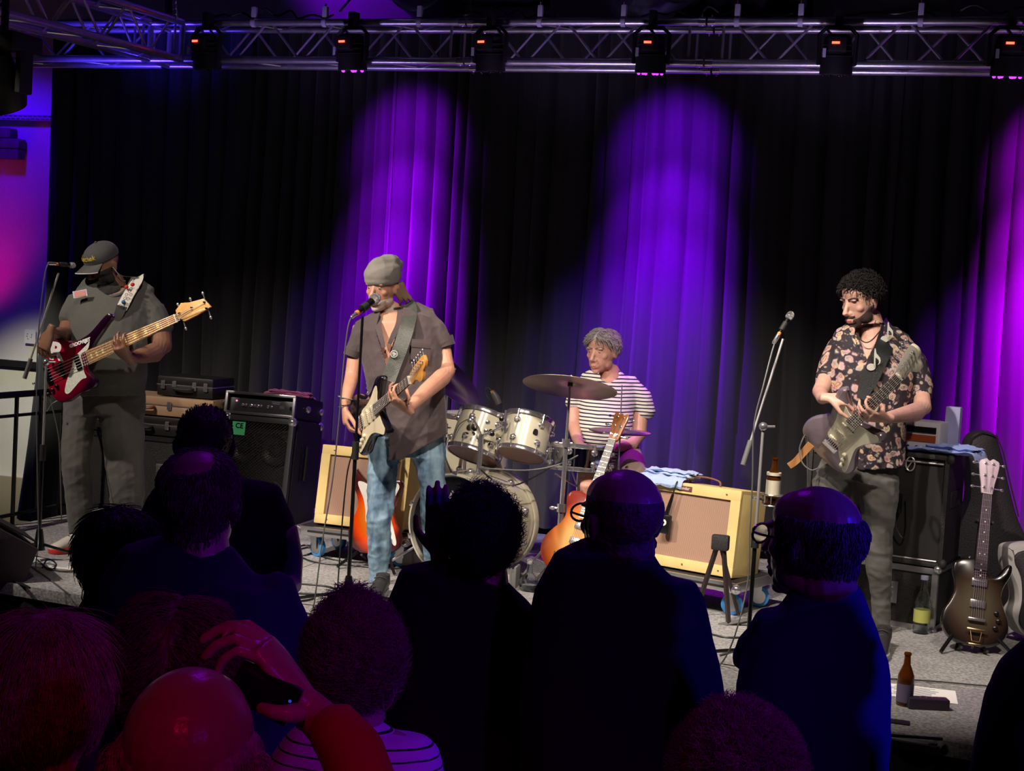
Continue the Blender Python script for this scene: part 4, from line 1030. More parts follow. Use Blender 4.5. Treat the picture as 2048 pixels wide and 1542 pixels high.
# bass drum -----------------------------------------------------------
ang = math.radians(31); bx = (_r0*math.sin(ang)+_f0*math.cos(ang)); bx = (bx).normalized()
cB = at(908, 1052, 7.78); cB.z = ZS+.297
bd = thing('bass_drum', 'cream bass drum with black front head and chrome claws', 'drum', Matrix.Translation(cB))
O = Vector((0, 0, 0)); rB = .275; hB = .40
MB().lathe([(rB-.006, 0.01), (rB-.004, .012), (rB-.004, hB-.01), (rB-.006, hB)], O, bx, 72).build('shell', cream, bd)
creamh = mat('cream_hoop', (.60, .57, .44), .25, coat=.6)
for z in (-.022, hB-.018):
    MB().lathe([(rB-.002, z), (rB+.008, z), (rB+.0085, z+.002), (rB+.0085, z+.038), (rB+.008, z+.04), (rB-.002, z+.04), (rB-.002, z)], O, bx, 72).build('hoop', creamh, bd)
MB().lathe([(rB-.012, -.004), (rB+.001, -.004), (rB+.001, .004), (rB-.012, .004), (rB-.012, -.004)], O, bx, 72).build('head_ring', chrome, bd)
fh = MB().lathe([(.001, .006), (rB-.008, .006), (rB-.008, .009), (.001, .009)], O, bx, 72).build('front_head', mat('front_head_black', (.010, .010, .011), .3), bd)
MB().lathe([(.001, hB), (rB-.004, hB), (rB-.004, hB+.004), (.001, hB+.004)], O, bx, 48).build('batter_head', headwh, bd)
zz = -bx; xx = Vector((0, 0, 1)).cross(zz).normalized(); yy = zz.cross(xx); T = Matrix((xx, yy, zz)).transposed().to_4x4(); T.translation = -bx*-.0045+yy*.150+xx*.018
text('NATAL', .088, mat('logo_white', (.75, .74, .70), .5), bd, T, 'white_lettering', .0006, bold=.0022)
for k in range(10):
    a = 2*PI*(k+.5)/10; d = xx*math.cos(a)+yy*math.sin(a)
    lg = MB().tube([d*(rB+.004)+bx*.10, d*(rB+.004)+bx*.16], .012, 8).ball(d*(rB+.006)+bx*.13, .021, 10, 6); lg.build('lug', chrome, bd)
    MB().tube([d*(rB+.018)+bx*.12, d*(rB+.020)-bx*.01], .0035, 6).build('tension_rod', chrome, bd)
    MB().box(d*(rB+.010)-bx*.012, (.022, .03, .022), Matrix((d, d.cross(bx), bx)).transposed(), bev=.004).build('claw', chrome, bd)
    MB().tube([d*(rB+.004)+bx*.27, d*(rB+.004)+bx*.31], .012, 8).ball(d*(rB+.006)+bx*.29, .021, 10, 6).build('lug', chrome, bd)
for s in (-1, 1):
    p = xx*s*rB*.86-yy*rB*.45+bx*.08; q = Vector((xx*s*.42-bx*.10)); q.z = -(cB.z-ZS)+.012
    MB().tube([p, q], .008, 10).build('spur', chrome, bd)
    MB().ball(q, .012, 8, 6).build('spur_foot', rubber, bd)
# toms ------------------------------------------------------------------
wv = lambda lean, away: (Vector((0, 0, 1))+_r0*lean+_f0*away)
t1 = drum('tom_drum', 'cream rack tom nearest the singer', at(946, 909, 8.05), wv(.30, .40), .145, .225, cream, headcl, headwh)
t2 = drum('tom_drum', 'cream rack tom with square badge, right of the other one', at(1042, 908, 7.92), wv(.20, .42), .130, .20, cream, headcl, headwh)
t3 = drum('floor_tom', 'cream floor tom standing behind the rack toms', at(945, 965, 8.62), wv(.0, .0), .20, .40, cream, headcl, headwh, lugs=8)
for k in range(3):
    a = k*2.09+.6; p = Vector((.205*math.cos(a), .205*math.sin(a), .2)); b0 = WM[t3.name].translation
    MB().tube([p, Vector((p.x*1.03, p.y*1.03, ZS-b0.z+.01))], .007, 8).build('leg', chrome, t3)
# tom holder
th = thing('tom_holder', 'chrome post and clamps carrying the two rack toms', 'stand', at(960, 945, 7.88))
b0 = WM[th.name].translation; loc = lambda *p: at(*p)-b0
MB().tube([loc(957, 952, 7.90), loc(963, 868, 7.90)], .0145, 14).build('post', chrome, th)
MB().tube([loc(955, 946, 7.9), loc(953, 958, 7.9)], .028, 14).build('base_clamp', chrome, th)
for (pp, q) in (((962, 872, 7.9), (945, 838, 7.90)), ((964, 872, 7.9), (1010, 850, 7.85))):
    MB().tube(crom([loc(*pp), loc((pp[0]+q[0])/2, min(pp[1], q[1])+12, 7.87), loc(*q)], 4), .0075, 8).build('arm', chrome, th)
    MB().ball(loc(*q), .022, 10, 8).build('ball_clamp', chrome, th)
for i, (x, y) in enumerate(((950, 858), (972, 862), (984, 868), (940, 842), (1003, 838), (975, 845))):
    MB().lathe([(.006, 0), (.013, .003), (.013, .010), (.005, .014)], loc(x, y, 7.86), -FWD+RIGHT*.3*(i % 3-1), 10).build('wing_nut', chrome if i % 2 else blackp, th)
MB().tube([loc(1010, 866, 7.8), loc(1012, 820, 7.8)], .006, 8).build('height_rod', chrome, th)
# snare -----------------------------------------------------------------
sn = drum('snare_drum', 'chrome snare drum in front of the drummer', at(1158, 938, 8.05), wv(.02, .10), .178, .125, mat('snare_chrome', (.5, .52, .6), .1, 1), headwh, headwh, lugs=8)
MB().tube([Vector((0, 0, -.02)), Vector((0, 0, ZS-WM[sn.name].translation.z+.15))], .012, 10).build('stand_post', chrome, sn)
for k in range(3):
    a = k*2.09; MB().tube([Vector((0, 0, ZS-WM[sn.name].translation.z+.22)), Vector((.27*math.cos(a), .27*math.sin(a), ZS-WM[sn.name].translation.z+.012))], .008, 8).build('stand_leg', chrome, sn)
    MB().tube([Vector((0, 0, -.10)), Vector((.18*math.cos(a), .18*math.sin(a), -.02))], .006, 8).build('basket_arm', chrome, sn)
# cymbals ----------------------------------------------------------------
cymm = bpy.data.materials.new('cymbal_bronze'); cymm.use_nodes = True; nt = cymm.node_tree; b = nt.nodes['Principled BSDF']
b.inputs['Metallic'].default_value = 1; b.inputs['Roughness'].default_value = .32; b.inputs['Base Color'].default_value = (.34, .27, .20, 1); b.inputs['Anisotropic'].default_value = .7
tc = nt.nodes.new('ShaderNodeTexCoord'); ng = nt.nodes.new('ShaderNodeTexNoise'); ng.inputs['Scale'].default_value = 9; rr_ = nt.nodes.new('ShaderNodeMapRange'); rr_.inputs['To Min'].default_value = .25; rr_.inputs['To Max'].default_value = .5
nt.links.new(tc.outputs['Object'], ng.inputs['Vector']); nt.links.new(ng.outputs['Fac'], rr_.inputs['Value']); nt.links.new(rr_.outputs['Result'], b.inputs['Roughness'])
def cymbal(name, label, c, ax, r, double=False, bell=.16):
    t = thing(name, label, 'cymbal', Matrix.Translation(Vector(c))); ax = Vector(ax).normalized(); O = Vector((0, 0, 0))
    prof = [(.006, .034), (r*.06, .033), (r*.11, .028), (r*.15, .018), (r*.18, .0135), (r*.4, .009), (r*.7, .004), (r*.93, .0), (r, -.004)]
    prof2 = [(a, h-.0018) for a, h in reversed(prof)]
    MB().lathe(prof+prof2, O, ax, 72).build('bronze_disc', cymm, t)
    if double:
        MB().lathe([(a, -h-.012) for a, h in prof]+[(a, -h-.012) for a, h in prof2], O, ax, 72).build('bronze_disc', cymm, t)
    MB().lathe([(.004, .03), (.014, .033), (.014, .042), (.008, .046), (.0075, .060), (.003, .064)], O, ax, 12).build('wing_nut', chrome, t)
    MB().lathe([(.014, .024), (.014, .0)], O, ax, 12).build('felt', mat('felt_dark', (.02, .02, .03), .9), t)
    return t
cR = at(1140, 773, 7.75)
cymbal('ride_cymbal', 'large bronze cymbal in front of the drummer', cR, wv(.085, .30), .255)
cL = at(897, 752, 8.25)
cymbal('crash_cymbal', 'bronze cymbal tilted steeply behind the singer\'s elbow', cL, (Vector((0, 0, .62))+_r0*.52-_f0*.24), .235)
cH = at(1240, 861, 8.0)
hh_ = cymbal('hi_hat', 'closed pair of hi-hat cymbals low beside the amber headstock', cH, wv(.01, .0), .172, True)
def stand3(name, label, top, foot, r1=.011, legs=(20, 140, 260), spread=.30, mids=()):
    top = Vector(top); foot = Vector(foot); foot.z = ZS
    t = thing(name, label, 'stand', Matrix.Translation(foot)); v = top-foot
    k1 = v*.40; k2 = v*.72
    MB().tube([v*.10, k1], r1*1.25, 12).build('lower_tube', chrome, t)
    MB().tube([k1, k2], r1*.95, 12).build('middle_tube', chrome, t)
    MB().tube([k2, v], r1*.55, 10).build('upper_rod', chrome, t)
    for kk, rr in ((k1, 1.9), (k2, 1.7)):
        MB().tube([kk-v.normalized()*.022, kk+v.normalized()*.022], r1*rr, 12).build('clamp', chrome, t)
        MB().tube([kk-RIGHT*.045, kk+RIGHT*.035], .006, 6).ball(kk-RIGHT*.05, (.016, .008, .012), 8, 6).build('wing_screw', chrome, t)
    for a in legs:
        d = Vector((math.cos(math.radians(a)), math.sin(math.radians(a)), 0))
        MB().tube([v*.30, d*spread+Vector((0, 0, .012))], .0075, 8).build('leg', chrome, t)
        MB().tube([v*.10, d*spread*.6+v*.12], .005, 6).build('brace', chrome, t)
        MB().tube([d*(spread-.03)+Vector((0, 0, .018)), d*(spread+.03)+Vector((0, 0, .013))], .014, 8).build('rubber_foot', rubber, t)
    return t
dR_ = (cR-CAM).dot(FWD)
stand3('cymbal_stand', 'chrome tripod stand under the large cymbal', cR-Vector((0, 0, .0)), on_z(1112, 1178, ZS), .0135, (10, 150, 275), .28)
stand3('cymbal_stand', 'chrome stand of the tilted cymbal behind the singer', cL, Vector((cL.x-.05, cL.y+.1, ZS)))
stand3('hi_hat_stand', 'chrome stand of the hi-hat behind the amber guitar', cH-Vector((0, 0, .01)), Vector((cH.x+.02, cH.y, ZS)), .010)
MB().tube([at(1240, 861, 8.0), at(1244, 770, 8.0)], .0035, 8).build('pull_rod', chrome, hh_, world=True)
# drum mic
dm = thing('drum_microphone', 'black condenser microphone pointing down at the toms', 'microphone', at(990, 800, 8.3))
b0 = WM[dm.name].translation
MB().tube([at(998, 808, 8.3)-b0, at(992, 795, 8.3)-b0, at(986, 785, 8.3)-b0], [.019, .021, .016], 14).build('body', mat('mic_grey', (.06, .06, .06), .45), dm)
MB().tube([at(987, 788, 8.3)-b0, at(984, 781, 8.3)-b0], .0125, 12).build('ring', brasm, dm)
MB().tube(crom([at(984, 782, 8.3)-b0, at(975, 775, 8.32)-b0, at(972, 785, 8.34)-b0, at(982, 808, 8.34)-b0, at(980, 822, 8.34)-b0], 6), .005, 6).build('gooseneck', cab, dm)
# drum throne
dt_ = thing('drum_throne', 'round black drum stool under the drummer', 'stool', Matrix.Translation(Vector((on_y(1232, 980, 8.25).x, 8.32, ZS))))
MB().lathe([(.15, .44), (.165, .46), (.165, .50), (.14, .52)], (0, 0, 0), (0, 0, 1), 28).build('seat', tolex, dt_)
MB().tube([(0, 0, .12), (0, 0, .44)], .014, 10).build('post', chrome, dt_)
for k in range(3):
    a = k*2.09+.4; MB().tube([(0, 0, .22), (.24*math.cos(a), .24*math.sin(a), .012)], .009, 8).build('leg', chrome, dt_)
# cables around drums
for pts, lb in (([(1175, 900, 7.9), (1120, 928, 7.85), (1060, 940, 7.85), (990, 938, 7.86), (960, 935, 7.88)], 'grey cable sagging from snare to tom holder'),
                ([(962, 940, 7.8), (990, 962, 7.72), (1030, 970, 7.7), (1075, 950, 7.8), (1100, 935, 7.9)], 'black cable drooping over the bass drum'),
                ([(893, 875, 7.95), (890, 910, 8.0), (903, 945, 7.95)], 'black thin cable beside the left tom')):
    tag(MB().tube(crom([at(*p) for p in pts], 8), .0045, 6).build('drum_cable', cab if 'black' in lb else cg), lb, 'cable')
# ================================================================== RIGHT SIDE GEAR
MF = place(1866, 1265, 30)
fc_ = thing('flight_case', 'black flight case with aluminium edges under the tall guitar cabinet', 'case', MF)
flightcase(fc_, .72, .315, .42, latch=2)
MK = MF@Matrix.Translation((.02, -.01, .325))
gc = thing('guitar_cabinet', 'tall black guitar speaker cabinet on the flight case at right', 'speaker', MK)
gw, gh, gd = .72, .56, .34
mb = MB()
for c, s in (((-gw/2, gd/2, gh-.012), (gw, gd, .024)), ((-gw/2, gd/2, .012), (gw, gd, .024)), ((-.012, gd/2, gh/2), (.024, gd, gh)), ((-gw+.012, gd/2, gh/2), (.024, gd, gh)), ((-gw/2, gd-.012, gh/2), (gw, .02, gh))): mb.box(c, s, bev=.006)
mb.build('cabinet', tolex, gc)
MB().box((-gw/2, .02, gh/2), (gw-.05, .012, gh-.05)).build('grille_cloth', grille_mat('black_grille', (.012, .011, .012)), gc, smooth=False)
pip = mat('piping_silver', (.35, .33, .34), .4, .5)
for z in (gh-.045, .030): MB().tube([(-.03, .004, z), (-gw+.03, .004, z)], .0045, 6).build('piping', pip, gc)
for x in (0, -gw):
    for z in (0.02, gh-.02): MB().ball((x, .012, z), (.022, .022, .026), 10, 6).build('corner', rubber, gc)
MB().box((.002, gd/2, gh*.6), (.01, .2, .08), bev=.003).build('handle', rubber, gc)
lm = mat('logo_silver', (.6, .58, .6), .35, .6)
lgm = MB().tube(crom([(-.70+.36, .008, gh-.16), (-.70+.33, .006, gh-.14), (-.70+.35, .006, gh-.10), (-.70+.385, .006, gh-.11), (-.70+.37, .006, gh-.155), (-.70+.335, .006, gh-.18), (-.31, .006, gh-.19)], 5), .0035, 6)
# white oval emblem seen beside the hip
px_ = MK.inverted()@at(1812, 930, (MK.translation-CAM).dot(FWD)); 
MB().tube([(px_.x+.022*math.cos(t), .006, px_.z+.035*math.sin(t)) for t in [i*PI/8 for i in range(17)]], .0035, 6).tube([(px_.x-.018, .006, px_.z-.03), (px_.x+.018, .006, px_.z+.03)], .003, 6).build('emblem', lm, gc)
# hanging pack on cabinet
pk = thing('wireless_pack', 'black wireless pack with white round mark on the tall cabinet', 'transmitter', MK@Matrix.Translation(((MK.inverted()@on_y(1814, 1009, 7.6)).x-.02, -.022, gh-.26)))
MB().box((0, 0, 0), (.06, .03, .10), bev=.01).build('body', blackp, pk)
MB().lathe([(.015, 0), (.015, .002)], (0, -.015, .015), (0, -1, 0), 18).build('badge', MATS['badge_white'], pk)
MB().tube(crom([(0, 0, -.05), (.01, 0, -.12), (.05, 0, -.17), (.07, 0, -.10), (.06, 0, .05)], 6), .0035, 6).build('lead', cab, pk)
MH = MK@Matrix.Translation((-.24, .05, gh+.004))
ah = thing('valve_amplifier', 'small white and red amplifier head behind the right guitarist', 'amplifier', MH)
MB().box((0, .1, .075), (.34, .20, .15), bev=.01).build('cabinet', mat('white_tolex', (.55, .52, .58), .6), ah)
MB().box((0, -.002, .068), (.30, .006, .034)).build('red_panel', mat('rust_red', (.30, .05, .015), .5), ah, smooth=False)
MB().box((0, -.002, .11), (.30, .005, .03)).build('dark_panel', blackp, ah, smooth=False)
for i in range(6): MB().lathe([(.009, 0), (.008, .010)], (-.12+.045*i, -.005, .022), (0, -1, 0), 10).build('knob', blackp, ah)
def dr3(p, u, v):
    if p.x > .16: d = p.x-.16; p = Vector((.16+.35*d, p.y, p.z-d*.75))
    return p
tblue2 = mat('blue_towel_deep', (.25, .33, .75), .9, sheen=.3, bump=.5, bscale=350)
towel('towel', MK@Matrix.Translation((-.10, .10, gh+.020)), [(.40, .20, .016, 0, .06, 0, -6, 21, dr3), (.34, .15, .018, .018, .05, .01, -12, 22, None)], tblue2, 'crumpled blue towel on top of the tall guitar cabinet')
sh = thing('tall_box', 'narrow pale blue upright box behind the towel at right', 'box', MK@Matrix.Translation((-.055, .24, gh+.002)))
MB().box((0, 0, .115), (.075, .05, .23), bev=.008).build('box', mat('pale_box', (.35, .35, .6), .6), sh)
# bottles -------------------------------------------------------------
def bottle(name, o, h, r, label, glass, liquid=None, lab=None, cap=None, neck=.42, cat='bottle'):
    t = thing(name, label, cat, Matrix.Translation(Vector(o))); k = r
    prof = [(k*.9, 0), (k, .004), (k, h*.52), (k*.97, h*.57), (k*neck*1.5, h*.70), (k*neck, h*.78), (k*neck*.9, h*.95), (k*neck*1.1, h*.955), (k*neck*1.1, h*.985), (k*neck*.9, h)]
    inner = [(max(a-.0025, .001), z) for a, z in reversed(prof[2:])]+[(k-.003, .006), (.001, .006)]
    b = MB().lathe(prof+inner, (0, 0, 0), (0, 0, 1), 28); b.build('glass', glass, t)
    if liquid: MB().lathe([(k-.0035, .007), (k-.0035, h*liquid[1]), (.001, h*liquid[1])], (0, 0, 0), (0, 0, 1), 24).build('liquid', liquid[0], t)
    if lab:
        for (z0, z1, m) in lab: MB().lathe([(k+.0003, h*z0), (k+.0008, h*z0), (k+.0008, h*z1), (k+.0003, h*z1)], (0, 0, 0), (0, 0, 1), 28).build('label', m, t)
    if cap: MB().lathe([(k*neck*1.15, h*.94), (k*neck*1.15, h*1.005), (.001, h*1.005)], (0, 0, 0), (0, 0, 1), 18).build('cap', cap, t)
    return t
amberg = mat('amber_glass', (.30, .10, .015), .05, trans=.85); clear = mat('clear_glass', (.85, .9, .9), .04, trans=1)
beer = mat('beer', (.6, .25, .02), .1, trans=.8)
bottle('beer_bottle', on_z(1808, 1410, ZS), .215, .033, 'brown glass beer bottle on the stage edge beside the paper', amberg, (beer, .45), [(.08, .42, mat('label_dark', (.10, .08, .14), .5))])
bottle('water_bottle', on_z(1841, 1266, ZS), .285, .040, 'clear glass bottle with yellow green label before the flight case', clear, None, [(.20, .42, mat('label_yellow', (.38, .40, .10), .5))], mat('cap_pale', (.35, .38, .55), .4))
# bottle in holder on right stand
bh0 = at(1544, 1010, dR+.02)
hold = thing('bottle_holder', 'wire bottle holder clamped to the right microphone stand', 'holder', Matrix.Translation(bh0))
ring = lambda z, r: [(r*math.cos(t), r*math.sin(t), z) for t in [i*PI/8 for i in range(17)]]
MB().tube(ring(.045, .042), .0035, 6).tube(ring(0, .040), .0035, 6).build('ring', chrome, hold)
for k in range(4): a = k*PI/2; MB().tube([(.041*math.cos(a), .041*math.sin(a), .045), (.040*math.cos(a), .040*math.sin(a), 0)], .003, 6).build('wire', chrome, hold)
MB().lathe([(.041, -.004), (.041, 0)], (0, 0, 0), (0, 0, 1), 20).build('plate', blackp, hold)
stand_x = at(1504, 1005, dR)-bh0; MB().tube([stand_x+Vector((0, 0, .02)), Vector((-.04, 0, .02))], .007, 8).build('arm', chrome, hold)
bottle('beer_bottle', bh0+Vector((0, 0, .002)), .205, .031, 'brown beer bottle in the holder on the right microphone stand', amberg, (beer, .3), [(.22, .52, mat('label_pale', (.62, .58, .45), .5)), (.62, .68, MATS['label_pale'])])
# carafe and grey boxes in front of drums
fl = thing('glass_carafe', 'small round glass flask standing before the bass drum', 'flask', on_z(1057, 1182, ZS))
MB().lathe([(.02, 0), (.045, .01), (.055, .04), (.045, .07), (.016, .10), (.014, .15), (.018, .155), (.012, .15), (.014, .10), (.042, .07), (.052, .04), (.04, .012), (.001, .008)], (0, 0, 0), (0, 0, 1), 28).build('glass', clear, fl)
MB().lathe([(.017, .145), (.020, .15), (.020, .165), (.008, .172)], (0, 0, 0), (0, 0, 1), 18).build('stopper', chrome, fl)
greyp = mat('grey_plastic', (.22, .22, .22), .5)
gb = thing('grey_crate', 'small grey plastic crate beside the round flask', 'crate', place(1012, 1172, 12))
for c, s in (((0, 0, .01), (.12, .11, .02)), ): MB().box(c, s, bev=.004).build('base', greyp, gb)
for x in (-.055, .055): MB().box((x, 0, .06), (.012, .11, .11), bev=.003).build('side', greyp, gb)
for y in (-.05, .05): MB().box((0, y, .045), (.11, .010, .08), bev=.003).build('side', greyp, gb)
MB().box((.01, -.057, .045), (.035, .002, .06)).build('sticker', MATS['label_pale'], gb, smooth=False)
for x in (-.035, .035): MB().box((x, -.057, .06), (.008, .006, .10)).build('rib', greyp, gb, smooth=False)
gp = thing('pedal_case', 'long grey pedal case lying at the foot of the bass drum', 'case', place(842, 1137, 14))
MB().box((0, .10, .045), (.34, .22, .075), bev=.008).build('case', greyp, gp)
MB().box((0, .10, .088), (.35, .23, .014), bev=.004).build('lid', mat('grey_lid', (.16, .15, .15), .5), gp)
for x in (-.14, -.05, .04, .13): MB().box((x, -.012, .045), (.008, .008, .07)).build('rib', mat('grey_lid', (.16, .15, .15), .5), gp, smooth=False)
# A-frame stand -------------------------------------------------------
af = thing('folding_stand', 'empty black A-shaped guitar stand before the tweed amplifier', 'guitar stand', place(1458, 1250, 20))
a0 = WM[af.name]; inv = lambda px, py, d: a0.inverted()@at(px, py, d)
dA = (a0.translation-CAM).dot(FWD)
brn = mat('stand_brown', (.028, .018, .018), .4)
apx = inv(1441, 1085, dA)
MB().box(apx, (.085, .05, .075), bev=.01).build('top_bracket', tolex, af)
for (px_, py_) in ((1401, 1195), (1457, 1246)):
    p = inv(px_, py_, dA+(.12 if px_ < 1420 else -.0)); MB().tube([apx+Vector((-.018 if px_ < 1420 else .018, 0, -.03)), p], .013, 4).build('leg', brn, af)
MB().tube([inv(1437, 1252, dA), inv(1497, 1240, dA)], .014, 4).build('foot_bar', brn, af)
MB().tube([apx+Vector((0, .02, -.03)), Vector((0, .22, .015))], .010, 6).build('rear_leg', brn, af)
# papers
def paper(pA, pB, label, px, py, rot):
    o = on_z(px, py, ZS+.003); t = thing('paper_sheet', label, 'paper', Matrix.Translation(o)@rotz(math.radians(rot)))
    MB().box((0, 0, 0), (pA, pB, .002)).build('sheet', mat('paper', (.85, .84, .80), .7), t, smooth=False)
    mb = MB()
    for i in range(9): mb.box((-.02+random.uniform(-.01, .01), pB*.38-i*pB*.085, .0016), (pA*random.uniform(.45, .75), .0035, .0006))
    o2 = mb.build('text_line', mat('ink', (.05, .08, .2), .6), t, smooth=False); o2['kind'] = 'stuff'
    return t
paper(.30, .21, 'white set list sheet lying behind the beer bottle at the stage edge', 1838, 1386, 4)
paper(.42, .22, 'white set list sheet under the left microphone stand', 108, 1127, 8)
rb = thing('foot_pedal', 'small black box with buttons at the right stage edge', 'pedal', place(1854, 1417, -2))
MB().box((0, 0, .022), (.165, .055, .044), bev=.006).build('body', mat('violet_black', (.02, .015, .03), .45), rb)
MB().box((-.068, -.0, .020), (.03, .05, .036), bev=.008).build('end_cap', rubber, rb)
for i in range(5): MB().lathe([(.005, 0), (.004, .004)], (-.03+.025*i, 0, .044), (0, 0, 1), 8).build('button', mat('button_red', (.3, .03, .05), .4), rb)
sq = tag(MB().box(on_z(1799, 1444, ZS+.004), (.075, .05, .006), bev=.001).build('rubber_pad', black), 'small flat black pad at the stage edge below the beer bottle', 'pad')
tag(MB().tube(crom([on_z(x, y, ZS+.008) for x, y in ((1640, 1452), (1670, 1446), (1700, 1456), (1740, 1462), (1780, 1470), (1830, 1474), (1885, 1478))], 6), .006, 6).build('edge_cable', cab), 'black cable running along the stage edge at right', 'cable')
tag(MB().tube(crom([on_z(x, y, ZS+.008) for x, y in ((1640, 1357), (1700, 1358), (1780, 1358), (1860, 1362), (1975, 1372))], 6), .0035, 6).build('floor_cable', cab), 'thin black cable behind the beer bottle and the sheet', 'cable')
# gig bags -------------------------------------------------------------
bagm = mat('black_nylon', (.022, .018, .024), .6, bump=.3, bscale=120)
def pxplane_prism(name, label, cat, pts, dep, th, m, back=.3, bev=.03, steps=5):
    """solid bag or case: its true outline stands on the stage at real depth"""
    o = Vector(at(*pts[0], dep)); g = at(sum(p[0] for p in pts)/len(pts), max(p[1] for p in pts), dep)
    xax = _r0*math.cos(.0)-_f0*.0; n = (-_f0).normalized(); yax = n.cross(xax); M = Matrix((xax, yax, n)).transposed().to_4x4(); M.translation = Vector((g.x, g.y, ZS))
    t = thing(name, label, cat, M@Matrix.Rotation(math.radians(-back), 4, 'X'))
    L = [onplane(WM[t.name], *p) for p in pts]
    MB().prism(outline(L, steps), -th/2, th/2, bev=bev).build('shell', m, t); return t, L
tb, L = pxplane_prism('gig_bag', 'tall black soft guitar bag leaning on the curtain at far right', 'bag', [(1925, 900), (1932, 872), (1955, 860), (1985, 868), (1998, 900), (2012, 960), (2030, 1030), (2060, 1110), (2065, 1230), (2010, 1245), (1900, 1230), (1892, 1150), (1905, 1060), (1928, 1000), (1930, 950)], 7.75, .14, bagm, 8, .05)
for y in (.85, .72): 
    pass
MB().tube([(p[0]*.96, p[1]*.985, .072) for p in L[:7]], .004, 6).build('zip', rubber, tb)
tb2, L = pxplane_prism('instrument_bag', 'black bag with pale grey edge at the right picture border', 'bag', [(2003, 1100), (2012, 1087), (2060, 1083), (2130, 1085), (2140, 1200), (2120, 1268), (2060, 1272), (2030, 1262), (2012, 1225), (2024, 1200), (2022, 1170), (2005, 1130)], 7.15, .16, mat('bag_grey_edge', (.42, .40, .40), .7), 5, .03)
MB().prism(outline([onplane(WM[tb2.name], *p) for p in [(2018, 1122), (2024, 1102), (2070, 1094), (2130, 1094), (2135, 1200), (2110, 1258), (2050, 1262), (2026, 1238), (2033, 1195), (2030, 1150)]], 4), .06, .095, bev=.01).build('front_pocket', bagm, tb2)
for k in range(3): MB().box((onplane(WM[tb2.name], 2060, 1125+k*38)[0], onplane(WM[tb2.name], 2060, 1125+k*38)[1], .098), (.11, .008, .006)).build('seam', rubber, tb2, smooth=False)
# monitor wedge left ----------------------------------------------------
mw = thing('floor_monitor', 'black wedge floor monitor cut by the left picture edge', 'speaker', place(-25, 1150, 60))
W_ = .42
pr = [(0, 0), (.34, 0), (.40, .16), (.16, .30), (.0, .22)]
T = Matrix(((0, 0, 1, 0), (1, 0, 0, -.2), (0, 1, 0, 0), (0, 0, 0, 1)))
MB().prism(pr, -W_/2, W_/2, bev=.01, T=T).build('cabinet', mat('monitor_paint', (.05, .035, .045), .6, bump=.4, bscale=180), mw)
MB().box((.0, .10, .245), (W_*.85, .22, .006), rm3((-30, 'X'))).build('grille', mat('grille_dark', (.02, .02, .02), .5), mw)
# stage railing left ------------------------------------------------------
rl = thing('stage_railing', 'black metal railing at the left end of the stage', 'railing', (-5.5, 7, ZS))
def railp(py, px, x=-5.50):
    r = ray(px, py); return CAM+r*((x-CAM.x)/r.x)
zt1 = railp(789, 30).z; zt2 = railp(831, 30).z
for z, rr in ((zt1, .020), (zt2, .010), (ZS+.05, .012)):
    MB().tube([(-5.50, 5.7, z), (-5.50, 8.0, z)], rr, 8).build('rail', blackp, rl, world=True)
yy0 = railp(900, 30).y
for k in range(-5, 5):
    y = yy0+.235*k
    if y > 8.02: continue
    MB().tube([(-5.50, y, ZS-.25), (-5.50, y, zt1)], .013, 8).build('post', blackp, rl, world=True)
# ================================================================== PEOPLE: tools
def tonp(me):
    n = len(me.vertices); V = np.empty(n*3, np.float32); me.vertices.foreach_get('co', V); V = V.reshape(-1, 3).astype(float)
    Nn = np.empty(n*3, np.float32); me.vertices.foreach_get('normal', Nn); Nn = Nn.reshape(-1, 3).astype(float)
    L = np.empty(len(me.loops), np.int32); me.loops.foreach_get('vertex_index', L)
    S = np.empty(len(me.polygons), np.int32); me.polygons.foreach_get('loop_start', S); T = np.empty(len(me.polygons), np.int32); me.polygons.foreach_get('loop_total', T)
    return V, Nn, L, S, T
def vox(mb, size, smooth=6, fac=.6):
    """union of the closed shapes in mb as one continuous surface"""
    me = bpy.data.meshes.new('tmp'); me.from_pydata(mb.v, [], mb.f); me.update()
    bm = bmesh.new(); bm.from_mesh(me); bmesh.ops.recalc_face_normals(bm, faces=bm.faces[:]); bm.to_mesh(me); bm.free()
    o = bpy.data.objects.new('tmp', me); COL.objects.link(o)
    r = o.modifiers.new('r', 'REMESH'); r.mode = 'VOXEL'; r.voxel_size = size; r.use_smooth_shade = True
    s = o.modifiers.new('s', 'SMOOTH'); s.iterations = smooth; s.factor = fac
    dg = bpy.context.evaluated_depsgraph_get(); ev = o.evaluated_get(dg)
    out = bpy.data.meshes.new_from_object(ev, depsgraph=dg)
    bpy.data.objects.remove(o); bpy.data.meshes.remove(me)
    return out
def npmesh(name, V, F, m, parent, smooth=True):
    """F list/array of faces (n,4) or list"""
    inv = np.array(WM[parent.name].inverted()); P = V@inv[:3, :3].T+inv[:3, 3]
    me = bpy.data.meshes.new(name)
    if isinstance(F, np.ndarray):
        me.vertices.add(len(P)); me.vertices.foreach_set('co', P.astype(np.float32).ravel())
        k = F.shape[1]; me.loops.add(F.size); me.loops.foreach_set('vertex_index', F.astype(np.int32).ravel())
        me.polygons.add(len(F)); me.polygons.foreach_set('loop_start', np.arange(0, F.size, k, dtype=np.int32)); me.polygons.foreach_set('loop_total', np.full(len(F), k, np.int32))
        me.update(calc_edges=True); me.validate()
    else: me.from_pydata(P.tolist(), [], F); me.update()
    me.materials.append(m)
    if smooth: me.polygons.foreach_set('use_smooth', [True]*len(me.polygons))
    return link(name, me, parent)
def quads(L, S, T): 
    q = S[T == 4]; return np.stack([L[q], L[q+1], L[q+2], L[q+3]], 1)
